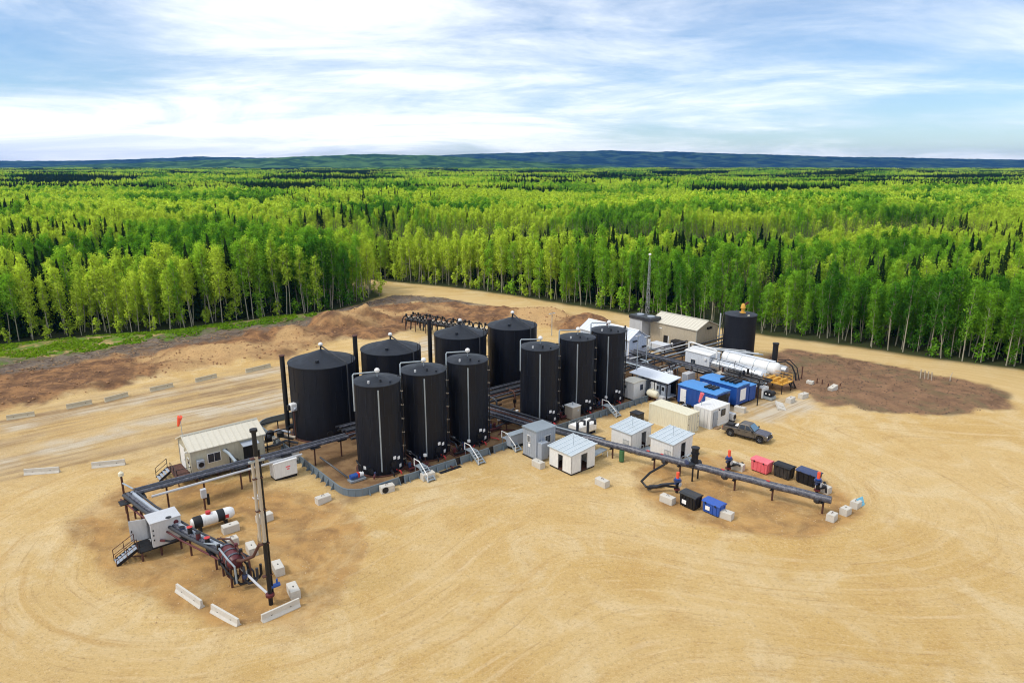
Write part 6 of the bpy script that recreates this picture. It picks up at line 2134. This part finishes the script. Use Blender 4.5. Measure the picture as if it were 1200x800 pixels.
BLOCKS = [
    (269, 624, 'u', 'pale concrete block nearest the white propane tank', BL),
    (271, 640, 'u', 'pale concrete block next in line below the propane tank', BS),
    (294, 649, 'v', 'pale concrete block partly behind the flare mast elbow', BL),
    (309, 612, 'u', 'pale concrete block seen right behind the flare mast', BL),
    (325, 672, 'v', 'pale concrete block just right of the flare mast foot', BL),
    (343, 699, 'v', 'large pale concrete block at the end of the front barrier', BL),
    (378, 590, 'u', 'pale concrete block alone on the sand left of the wall corner', BL),
    (453, 577, 'u', 'pale concrete block with a dark ring at the wall corner', BL),
    (501, 562, 'u', 'pale concrete block beside the first stile stairs', BL),
    (631, 548, 'v', 'pale concrete block in front of the grey shed', BL),
    (706, 570, 'v', 'pale concrete block alone in front of the first white shed', BL),
    (783, 590, 'v', 'pale concrete block left of the black bin', BL),
    (851, 608, 'v', 'pale concrete block right of the blue bin', BL),
    (976, 611, 'u', 'pale concrete block nearest the camera at the pipeline end', BS),
    (992, 604, 'u', 'grey concrete block second in the row at the pipeline end', BS),
    (1004, 596, 'u', 'white concrete block propping the blue board', BS),
    (865, 551, 'v', 'pale concrete block behind the second valve tree', BL),
    (966, 577, 'v', 'pale concrete block behind the last valve tree', BL),
    (868, 483, 'v', 'pale concrete block on the yard right of the office container', BL),
    (927, 472, 'u', 'pale concrete block beside the tilted slab in the yard', BL),
    (942, 467, 'u', 'pale concrete block farthest right in the yard row', BL),
    (950, 452, 'v', 'white concrete block by the rusty posts', BS),
    (977, 459, 'u', 'white tilted concrete block at the edge of the dark soil', BL),
]
for px_, py_, ori, lab, me_ in BLOCKS:
    o = bpy.data.objects.new('concrete_block', me_)
    link(o)
    p = px_ground(px_, py_)
    o.location = (p.x, p.y + 0.3, -0.02)
    o.rotation_euler = (0, 0, SITE + (R(90) if ori == 'v' else 0) + R(random.uniform(-9, 9)))
    if 'tilted concrete' in lab:
        o.rotation_euler.y = R(-14)
        o.location.z = 0.1
    tag(o, lab, 'concrete block', 'concrete blocks')
    part('lifting_loop' if random.random() < 0.6 else 'lifting_slot', LOOP if random.random() < 0.6 else SLOT, o)
    if 'dark ring' in lab:
        MB().lathe([(0.28, 0), (0.33, 0.0), (0.33, 0.05), (0.28, 0.05)], (-0.3, -0.43, 0.4), 'y', 18).build('ring', 'black', o, smooth=True)

JB = MB().prism([(-0.30, 0), (0.30, 0), (0.30, 0.10), (0.14, 0.36), (0.10, 0.85), (-0.10, 0.85), (-0.14, 0.36), (-0.30, 0.10)], -1.5, 1.5, 'x')
JBM = JB.mesh('barrier')
JBM.materials.append(M['concrete'])
JBT = JB.mesh('barrier')
JBT.materials.append(M['concrete_tan'])
HOLE = MB().box(-0.06, 0.06, -0.15, 0.15, 0.42, 0.47).mesh('lifting_hole')
HOLE.materials.append(M['interior'])
BARR = [((208, 692), (237, 712), 'pale concrete barrier leftmost of the three at the pump area front', JBM),
        ((249, 716), (280, 734), 'pale concrete barrier in the middle of the pump area front', JBM),
        ((307, 729), (351, 709), 'pale concrete barrier leading up to the large block below the flare mast', JBM),
        ((29, 556), (70, 553), 'pale concrete barrier at the left end of the short row beside the beige building', JBM),
        ((108, 548), (147, 544), 'pale concrete barrier nearest the beige building', JBM),
        ((8, 492), (41, 487), 'tan concrete barrier at the far left of the long row along the soil bank', JBT),
        ((78, 479), (108, 473), 'tan concrete barrier second from the left along the soil bank', JBT),
        ((123, 471), (150, 464), 'tan concrete barrier third from the left along the soil bank', JBT),
        ((176, 459), (203, 453), 'tan concrete barrier fourth from the left along the soil bank', JBT),
        ((229, 448), (254, 442), 'tan concrete barrier fifth from the left along the soil bank', JBT),
        ((288, 437), (317, 430), 'tan concrete barrier sixth along the soil bank, nearest the tanks', JBT)]
for (ax_, ay_), (bx_, by_), lab, me_ in BARR:
    a_, b_ = px_ground(ax_, ay_), px_ground(bx_, by_)
    o = bpy.data.objects.new('concrete_barrier', me_)
    link(o)
    o.location = (a_ + b_) / 2 + Vector((0, 0, -0.03))
    o.rotation_euler = (0, 0, math.atan2(b_.y - a_.y, b_.x - a_.x))
    o.scale = ((b_ - a_).length / 3.0, 0.8, 0.82)
    tag(o, lab, 'barrier', 'concrete barriers')
    for x_ in (-0.75, 0.75):
        part('lifting_hole', HOLE, o, (x_, 0, 0))

# ------------------------------------------------------------------ bins, valves and small things on the right
def bin_(label, u, v, mat, lid, sign=False, h=1.2, lu=1.25, lv=1.85, rot=0):
    t = thing('storage_bin', label, 'bin', u, v, 0, rot)
    mb = MB()
    b0, b1 = 0.92, 1.0
    vs = [(-lu / 2 * b0, -lv / 2 * b0, 0.08), (lu / 2 * b0, -lv / 2 * b0, 0.08), (lu / 2 * b0, lv / 2 * b0, 0.08), (-lu / 2 * b0, lv / 2 * b0, 0.08),
          (-lu / 2, -lv / 2, h), (lu / 2, -lv / 2, h), (lu / 2, lv / 2, h), (-lu / 2, lv / 2, h)]
    mb.add(vs, [(3, 2, 1, 0), (4, 5, 6, 7), (0, 1, 5, 4), (1, 2, 6, 5), (2, 3, 7, 6), (3, 0, 4, 7)])
    mb.build('body', mat, t, bevel=0.05)
    ld = MB().prism([(-lu / 2 - 0.07, h + 0.005), (lu / 2 + 0.07, h + 0.005), (lu / 2 + 0.07, h + 0.09), (lu / 2 - 0.2, h + 0.2), (-lu / 2 + 0.2, h + 0.2), (-lu / 2 - 0.07, h + 0.09)], -lv / 2 - 0.07, lv / 2 + 0.07, 'y').build('lid', lid, t, bevel=0.02)
    rb = MB()
    for y in np.linspace(-lv / 2 + 0.3, lv / 2 - 0.3, 4):
        rb.bar((-lu / 2 * 0.93 - 0.02, y, 0.12), (-lu / 2 - 0.02, y, h - 0.08), 0.05, 0.07)
    for x in (-0.3, 0.3):
        rb.bar((x, -lv / 2 * 0.93 - 0.02, 0.12), (x, -lv / 2 - 0.02, h - 0.08), 0.05, 0.07)
    rb.build('ribbing', mat, t)
    for y in (-0.55, 0.55):
        MB().box(-lu / 2 - 0.1, -lu / 2 - 0.072, y - 0.08, y + 0.08, h - 0.1, h + 0.1).build('latch', 'black', t)
    if sign:
        MB().bar((-lu / 2 - 0.062, 0.05, 0.62), (-lu / 2 - 0.062, 0.55, 0.62), 0.02, 0.42).build('notice', 'sign', t)
    box_part('pallet', 'black', t, -lu / 2 * 0.85, lu / 2 * 0.85, -lv / 2 * 0.85, lv / 2 * 0.85, 0, 0.079)
    return t


bin_('black storage bin with a white notice between concrete blocks', 23.3, -23.2, 'black', 'tarp', True, 1.3)
bin_('bright blue storage bin with a white notice beside the black bin', 23.95, -25.45, 'blue_bin', 'blue_bin', True, 1.1, 1.2, 1.9)
bin_('pink red storage bin in the row behind the pipeline', 36.1, -23.4, 'pink', 'pink', False, 1.25, 1.3, 2.0)
bin_('black storage bin beside the pink red bin', 36.7, -25.7, 'tarp', 'black', False, 1.25, 1.25, 1.9)
bin_('black storage bin with a slate blue lid, last in the row behind the pipeline', 37.2, -28.2, 'black', 'blue_dark', False, 1.3, 1.4, 2.2)


def valve_tree(label, px_, py_, h, extra):
    t = thing('valve_tree', label, 'valve', 0, 0)
    t.location = px_ground(px_, py_)
    MB().cyl((0, 0, -0.1), (0, 0, h * 0.55), 0.16, 10).build('spool', 'black', t, smooth=True)
    for z, r_, mt in ((0.35, 0.32, 'oxide'), (h * 0.42, 0.34, 'black'), (h * 0.58, 0.42, 'blue_dark'), (h * 0.66, 0.30, 'blue')):
        MB().cyl((0, 0, z), (0, 0, z + 0.12), r_, 12).build('flange', mt, t, smooth=True)
    MB().cyl((0, 0, h * 0.66 + 0.12), (0, 0, h), 0.16, 12).build('actuator', 'orange', t, smooth=True)
    MB().cyl((-0.45, 0, h * 0.5), (0.45, 0, h * 0.5), 0.13, 8).build('side_outlet', 'blue_dark', t, smooth=True)
    for k, p_ in enumerate(extra):
        MB().path(p_, 0.13, 8).build('flow_line', 'black' if k % 2 == 0 else 'pipe_dark', t, smooth=True)
    MB().lathe([(0.22, -0.03), (0.27, 0), (0.22, 0.03)], (0.0, -0.36, h * 0.45), 'y', 12).build('hand_wheel', 'grey_box', t)
    return t


v1 = valve_tree('valve tree with red cap beside the black bin', 793, 577, 2.3, [
    [(0, 0, 0.6), (-0.6, 1.0, 0.6), (-2.1, 1.7, 0.6), (-2.4, 2.1, 0.65), (-2.2, 2.9, 0.9), (-0.6, 3.1, 1.3), (1.6, 2.9, 1.7)],
    [(0, 0.2, 1.0), (-1.2, 1.1, 0.9), (-2.2, 2.0, 0.35), (-1.5, 2.4, 0.3), (-0.3, 1.6, 0.3)]])
v2 = valve_tree('valve tree with red cap behind the pipeline, left of the pink bin', 853, 552, 2.5, [
    [(0, 0, 0.6), (1.0, -0.3, 0.6), (2.2, -0.4, 0.5), (2.4, -0.4, 0.2)], [(0, 0, 1.0), (0.6, -0.8, 0.9), (1.6, -0.8, 0.3)]])
v3 = valve_tree('valve tree with red cap at the far end of the pipeline', 957, 578, 2.4, [
    [(0, 0, 0.6), (0.8, -0.5, 0.6), (1.4, -0.2, 0.6), (1.7, 0.1, 0.7)], [(0, 0, 1.0), (0.5, -0.6, 0.9), (0.6, -0.7, 0.2)]])
t = thing('black_spool', 'black upright valve spool standing on the big pipeline', 'valve', 28.55, -19.8)
MB().cyl((0, 0, 1.5), (0, 0, 3.7), 0.36, 14).build('body', 'black', t, smooth=True)
for z in (1.75, 2.2, 3.0, 3.65):
    MB().cyl((0, 0, z), (0, 0, z + 0.1), 0.46, 14).build('flange', 'black', t, smooth=True)
MB().cyl((-0.9, 0.25, 1.9), (0.7, -0.25, 1.9), 0.3, 10).build('side_body', 'pipe_dark', t, smooth=True)
MB().path([(-0.8, 0.2, 2.3), (-1.0, 0.25, 2.9), (-0.7, 0.2, 3.1)], 0.06, 6).build('instrument_line', 'galv', t, smooth=True)
MB().lathe([(0.2, -0.03), (0.3, 0), (0.2, 0.03)], (-1.0, 0.3, 2.2), 'x', 12).build('hand_wheel', 'blue_dark', t)
for x in (-0.5, 0.5):
    MB().cyl((x, -0.2, -0.1), (x, -0.2, 1.6), 0.09, 8).build('post', 'black', t)
t = thing('blue_board', 'light blue insulation board leaning on the last white block', 'board', 0, 0)
p = px_ground(1012, 596)
t.location = (p.x, p.y + 0.35, 0)
k = MB().box(-0.5, 0.5, -0.04, 0.04, 0, 0.95).build('sheet', 'sky_board', t)
k.rotation_euler = (R(-22), 0, R(-8))
MB().box(-0.42, 0.42, -0.048, -0.041, 0.43, 0.47).build('seam', 'blue_roof', k)
# white plastic tank
t = thing('plastic_tank', 'white plastic water tank lying behind the big pipeline', 'water tank', 28.6, -3.1)
pf = []
for k in range(12):
    a_ = R(30 * k)
    pf.append((0.85 * max(-1, min(1, 1.25 * math.cos(a_))), 0.95 + 0.72 * max(-1, min(1, 1.25 * math.sin(a_)))))
for a_, b_ in ((-1.75, -1.1), (-1.06, -0.4), (-0.36, 0.3), (0.34, 1.0), (1.04, 1.7)):
    MB().prism(pf, a_, b_, 'x').build('segment', 'foam', t, bevel=0.12)
MB().prism([(x * 0.96, 0.95 + (z - 0.95) * 0.96) for x, z in pf], -1.72, 1.67, 'x').build('core', 'foam', t)
for y in (-0.8, 0.8):
    for x in (-1.5, 1.5):
        MB().cyl((x, y, 0), (x, y, 1.9), 0.04, 6).build('cage_post', 'galv', t)
box_part('cradle', 'black', t, -1.7, 1.7, -0.7, 0.7, 0.02, 0.2)
MB().cyl((0, 0, 1.66), (0, 0, 1.85), 0.22, 12).build('lid', 'white', t)
t = thing('grey_hut', 'small pale box hut at the foot of the middle right-hand slim tank', 'hut', 30.9, 1.0)
box_part('wall', 'insulation', t, 0, 1.5, 0, 1.5, 0.05, 1.75, 0.02)
box_part('roof', 'white', t, -0.06, 1.56, -0.06, 1.56, 1.76, 1.86, 0.02)
MB().cyl((0.7, 0.7, 1.86), (0.7, 0.7, 2.3), 0.08, 8).build('flue', 'grey_shed', t)
MB().box(0.9, 1.2, -0.03, -0.001, 1.1, 1.35).build('notice', 'grey_box', t)
t = thing('black_sheet', 'thin black sheet on the sand against the wall by the first stile', 'mat', 8.6, -0.75)
MB().box(-0.2, 2.6, -0.45, 0.05, 0.01, 0.06).build('sheet', 'black', t)  # flat black strip along the foot of the wall
t = thing('tilted_slab', 'grey tilted concrete slab in the yard below the yellow platform', 'slab', 0, 0)
t.location = px_ground(914, 477)
k = MB().box(-1.2, 1.2, -0.55, 0.55, 0.02, 0.3).build('slab', 'concrete', t)
k.rotation_euler = (R(16), R(-6), SITE)
MB().box(-0.5, 0.4, -0.3, 0.3, 0.31, 0.4).build('top_piece', 'concrete', k)
# rusty stakes by the soil edge, and white stakes on the soil
for k, (px_, py_, h, lab) in enumerate(((939, 446, 2.4, 'tall rusty stake right of the yellow platform'), (932, 446, 1.3, 'short rusty stake leftmost by the yellow platform'), (957, 451, 1.1, 'rusty stake just right of the white block by the yard'),
                                        (963, 452, 1.0, 'rusty stake in the middle of the yard row'), (970, 456, 0.9, 'rusty stake next to the white tilted block'), (984, 455, 0.8, 'rusty stake right of the white tilted block'))):
    o = MB().cyl((0, 0, -0.2), (0, 0, h), 0.09, 8).build('steel_stake', 'rust', None)
    o.location = px_ground(px_, py_)
    tag(o, lab, 'stake', 'rusty stakes in the yard')
for k, (px_, py_) in enumerate(((1078, 445), (1083, 446), (1087, 447), (1091, 448))):
    o = MB().cyl((0, 0, -0.2), (0, 0, 1.35), 0.08, 6).build('survey_stake', 'insulation', None)
    o.location = px_ground(px_, py_) + Vector((0, 0, 0.35))
    o.rotation_euler = (R(random.uniform(-6, 6)), R(random.uniform(-6, 6)), 0)
    tag(o, ('leftmost', 'second from left', 'third from left', 'rightmost')[k] + ' of four pale stakes on the dark soil mound', 'stake', 'pale stakes on the soil mound')
t = thing('bent_branch', 'pale bent branch sticking out of the dark soil mound', 'branch', 0, 0)
t.location = px_ground(1113, 448) + Vector((0, 0, 0.2))
MB().path([(0, 0, 0), (0.5, 0.2, 0.5), (0.9, 0.1, 1.2)], 0.05, 5).build('stem', 'insulation', t)

# ------------------------------------------------------------------ pickup truck
t = thing('pickup_truck', 'dusty grey crew cab pickup truck parked by the office container', 'truck', 0, 0)
c_ = (px_ground(857, 511) + px_ground(888, 519)) / 2
fw = (px_ground(888, 519) - px_ground(857, 511))
t.location = c_ + Vector((0.55, 0.75, 0))
t.rotation_euler = (0, 0, math.atan2(fw.y, fw.x))
HW = 0.96


def side(poly, w0, w1, name, mat, bev=0.04, parent=None):
    """outline in (x, z), narrowing from half width w0 at its lowest to w1 at its highest point"""
    zs = [z for _, z in poly]
    lo, hi = min(zs), max(zs)
    n = len(poly)
    vs = []
    for s_ in (-1, 1):
        for x, z in poly:
            f = (z - lo) / (hi - lo)
            vs.append((x, s_ * (w0 + (w1 - w0) * f), z))
    fs = [tuple(range(n)), tuple(range(2 * n - 1, n - 1, -1))] + [(i, n + i, n + (i + 1) % n, (i + 1) % n) for i in range(n)]
    return MB().add(vs, fs).build(name, mat, parent or t, bevel=bev)


side([(-2.85, 0.55), (-2.85, 1.18), (-0.95, 1.20), (-0.95, 0.5), (-1.28, 0.5), (-1.38, 0.85), (-1.62, 1.0), (-1.95, 1.0), (-2.18, 0.85), (-2.28, 0.55)], HW, HW - 0.03, 'bed', 'truck_paint')
side([(-0.94, 0.48), (-0.94, 1.22), (1.10, 1.22), (1.28, 1.16), (1.28, 0.48)], HW, HW - 0.03, 'cab_lower', 'truck_paint')
side([(1.285, 0.5), (1.285, 1.16), (2.2, 1.10), (2.72, 1.0), (2.80, 0.72), (2.72, 0.5), (2.42, 0.5), (2.30, 0.82), (2.08, 0.98), (1.72, 0.98), (1.50, 0.82), (1.40, 0.5)], HW, HW - 0.04, 'fender', 'truck_paint')
side([(1.15, 1.17), (2.66, 1.03), (2.70, 1.06), (2.1, 1.17), (1.2, 1.23)], HW - 0.12, HW - 0.16, 'hood', 'truck_hood', 0.02)
side([(-0.93, 1.23), (-0.78, 1.84), (-0.55, 1.90), (0.25, 1.90), (0.45, 1.84), (1.12, 1.23)], HW - 0.05, HW - 0.24, 'cab_roof', 'truck_paint', 0.06)
gw = MB()
wsv = [(1.13, -0.80, 1.26), (1.13, 0.80, 1.26), (0.50, 0.66, 1.83), (0.50, -0.66, 1.83)]
gw.add([(x + 0.03, y, z + 0.03) for x, y, z in wsv], [(0, 1, 2, 3)]).build('windshield', 'windscreen', t)
MB().add([(-0.975, -0.74, 1.28), (-0.975, 0.74, 1.28), (-0.845, 0.66, 1.80), (-0.845, -0.66, 1.80)], [(0, 1, 2, 3)]).build('rear_window', 'glass', t)
for s_ in (-1, 1):
    def wy(z):
        return s_ * (HW - 0.05 - (0.19) * (z - 1.23) / 0.67 + 0.008)
    for pl in ([(-0.74, 1.30), (-0.64, 1.76), (-0.05, 1.78), (-0.05, 1.30)], [(0.06, 1.30), (0.06, 1.78), (0.36, 1.76), (0.88, 1.30)]):
        MB().add([(x, wy(z), z) for x, z in pl], [(0, 1, 2, 3)]).build('side_window', 'glass', t)
    MB().box(0.92, 1.08, s_ * HW - 0.02 + s_ * 0.12 - 0.12, s_ * HW - 0.02 + s_ * 0.12 + 0.12, 1.20, 1.42).build('mirror', 'black', t, bevel=0.03)
    for x in (-0.02, 0.98):
        MB().box(x - 0.006, x + 0.006, s_ * (HW - 0.008) - 0.012, s_ * (HW - 0.008) + 0.012, 0.55, 1.2).build('door_seam', 'black', t)
    for x in (-0.82, 0.14):
        MB().box(x, x + 0.2, s_ * (HW - 0.012) - 0.03, s_ * (HW - 0.012) + 0.03, 1.05, 1.09).build('door_handle', 'black', t)
    MB().box(-0.9, 1.3, s_ * 0.93 - 0.09, s_ * 0.93 + 0.09, 0.40, 0.46).build('side_step', 'black', t)
    MB().box(2.62, 2.76, s_ * 0.70 - 0.17, s_ * 0.70 + 0.17, 0.84, 1.0).build('headlight', 'lamp_glass', t, bevel=0.02)
    MB().box(-2.875, -2.84, s_ * 0.86 - 0.07, s_ * 0.86 + 0.07, 0.80, 1.12).build('taillight', 'red', t)
    for x in (-1.78, 1.90):
        wh = MB().lathe([(0.26, -0.14), (0.38, -0.13), (0.41, -0.09), (0.41, 0.09), (0.38, 0.13), (0.26, 0.14)], (0, 0, 0), 'y', 24).build('wheel', 'rubber', t, smooth=True, loc=(x, s_ * 0.84, 0.41))
        MB().lathe([(0.02, -0.10), (0.10, -0.125), (0.12, -0.09), (0.24, -0.10), (0.26, -0.135), (0.26, 0.135), (0.24, 0.10), (0.12, 0.09), (0.10, 0.125), (0.02, 0.10)], (0, 0, 0), 'y', 20).build('rim', 'black', wh, smooth=True)
        sp = MB()
        for q in range(6):
            a_ = q * math.pi / 3
            sp.bar((0.08 * math.cos(a_), s_ * 0.13, 0.08 * math.sin(a_)), (0.24 * math.cos(a_), s_ * 0.13, 0.24 * math.sin(a_)), 0.05, 0.03)
        sp.build('spokes', 'grey_shed', wh)
        MB().lathe([(0.44, -0.05), (0.50, -0.05), (0.50, 0.05), (0.44, 0.05)], (x, s_ * 0.93, 0.43), 'y', 20).build('wheel_arch', 'black', t, smooth=True)
MB().box(-2.72, -1.02, -0.78, 0.78, 1.16, 1.215).build('bed_floor', 'interior', t)
MB().box(-2.4, -1.7, -0.55, 0.2, 1.216, 1.42).build('bed_cargo', 'black', t, bevel=0.05)
MB().box(-1.5, -1.1, -0.3, 0.6, 1.216, 1.36).build('bed_cargo', 'sign', t, bevel=0.05)
MB().box(2.74, 2.83, -0.5, 0.5, 0.68, 0.98).build('grille', 'black', t, bevel=0.02)
MB().box(2.70, 2.92, -0.9, 0.9, 0.46, 0.66).build('bumper', 'truck_hood', t, bevel=0.05)
MB().box(-3.0, -2.86, -0.88, 0.88, 0.5, 0.68).build('rear_bumper', 'chrome', t, bevel=0.03)
MB().box(-2.5, 2.5, -0.7, 0.7, 0.36, 0.55).build('chassis', 'interior', t)

# ------------------------------------------------------------------ brush, grass and clods (nobody could count these)
def scatter(poly, n, rng, inset=0.4):
    xs_, ys_ = [p[0] for p in poly], [p[1] for p in poly]
    x = rng.uniform(min(xs_), max(xs_), n * 6)
    y = rng.uniform(min(ys_), max(ys_), n * 6)
    k = sdf(poly, x, y) < -inset
    return x[k][:n], y[k][:n]


brng = np.random.default_rng(6)
mb = MB()
bx, by = scatter(POLY['debris'], 700, brng)
bz = terrain_h(bx, by)
for x, y, z in zip(bx, by, bz):
    a_, L_ = brng.random() * 3.14, 0.5 + 2.4 * brng.random() ** 2.5
    d_ = Vector((math.cos(a_), math.sin(a_), brng.normal() * 0.12)) * L_ * 0.5
    c_ = Vector((x, y, z + 0.08))
    mb.cyl(c_ - d_, c_ + d_, 0.05 + 0.05 * brng.random(), 5, 0.03)
o = mb.build('brush_debris', 'timber', None)
tag(o, 'cut branches strewn along the grey strip below the left wood', 'brush', kind='stuff')
gx_, gy_ = scatter(POLY['grass'], 9000, brng, 0.0)
kk = fbm(gx_, gy_, 4, 77) > 0.44
gx_, gy_ = gx_[kk], gy_[kk]
gz_ = terrain_h(gx_, gy_)
Pg = np.stack([gx_, gy_, gz_ + 0.12], 1)
V_, F_ = cards(Pg, 0.14 + 0.16 * brng.random(len(Pg)), brng)
leaf_mat('grass_blade', [(0.10, 0.22, 0.012), (0.15, 0.30, 0.015), (0.20, 0.33, 0.02)], 0.35)
o = bpy.data.objects.new('grass', raw_mesh('grass', V_, F_, 'grass_blade'))
link(o)
tag(o, 'bright green grass on the bank below the left wood', 'grass', kind='stuff')


def clods(name, label, spots, r0, r1, mat, rng):
    X_, Y_ = spots
    Z_ = terrain_h(X_, Y_)
    V, F = [], []
    base = np.array([(1, 0, 0), (-1, 0, 0), (0, 1, 0), (0, -1, 0), (0, 0, 1), (0, 0, -1)], float)
    tri = [(0, 2, 4), (2, 1, 4), (1, 3, 4), (3, 0, 4), (2, 0, 5), (1, 2, 5), (3, 1, 5), (0, 3, 5)]
    for x, y, z in zip(X_, Y_, Z_):
        s_ = r0 + (r1 - r0) * rng.random() ** 3
        b_ = base * s_ * rng.uniform(0.6, 1.2, (6, 3)) * np.array([1, 1, 0.7])
        a_ = rng.random() * 6
        ca_, sa_ = math.cos(a_), math.sin(a_)
        b_ = np.stack([b_[:, 0] * ca_ - b_[:, 1] * sa_, b_[:, 0] * sa_ + b_[:, 1] * ca_, b_[:, 2]], 1) + np.array([x, y, z + s_ * 0.2])
        n0 = len(V)
        V += b_.tolist()
        F += [(p + n0, q + n0, r_ + n0) for p, q, r_ in tri]
    me_ = bpy.data.meshes.new(name)
    me_.from_pydata(V, [], F)
    me_.materials.append(M[mat])
    o = bpy.data.objects.new(name, me_)
    link(o)
    tag(o, label, 'soil', kind='stuff')


paint('clod_dark', (0.11, 0.070, 0.048), 0.95, 0.6, dirt_rgb=(0.20, 0.125, 0.075), streak=False)
paint('clod_sand', (0.50, 0.33, 0.16), 0.95, 0.6, dirt_rgb=(0.62, 0.50, 0.33), streak=False)
paint('clod_brown', (0.30, 0.16, 0.075), 0.95, 0.6, dirt_rgb=(0.42, 0.26, 0.12), streak=False)
clods('soil_clods', 'dark soil clods covering the mound inside the road bend', scatter(POLY['island'], 2600, brng), 0.03, 0.17, 'clod_dark', brng)
clods('bank_clods', 'brown clods along the left soil bank', scatter(POLY['soil'], 3000, brng), 0.05, 0.3, 'clod_brown', brng)
clods('gravel', 'loose sandy gravel round the pump area', scatter(POLY['pump'], 2500, brng, -1.5), 0.02, 0.10, 'clod_sand', brng)
clods('gravel', 'loose sandy gravel round the right valve area', scatter(POLY['bins'], 2000, brng, -1.2), 0.02, 0.10, 'clod_sand', brng)

# ------------------------------------------------------------------ haze
if 4.5e-5 > 0:
    hz = MB().box(-14000, 14000, -400, 9000, -6, 185).build('haze', bpy.data.materials.new('haze'))
    tag(hz, kind='stuff')
    m = hz.data.materials[0]
    m.use_nodes = True
    t = m.node_tree
    t.nodes.clear()
    pv = N(t, 'ShaderNodeVolumePrincipled')
    pv.inputs['Color'].default_value = (0.09, 0.33, 1.0, 1)
    pv.inputs['Density'].default_value = 4.5e-5
    pv.inputs['Anisotropy'].default_value = 0.2
    o_ = N(t, 'ShaderNodeOutputMaterial')
    t.links.new(pv.outputs[0], o_.inputs['Volume'])
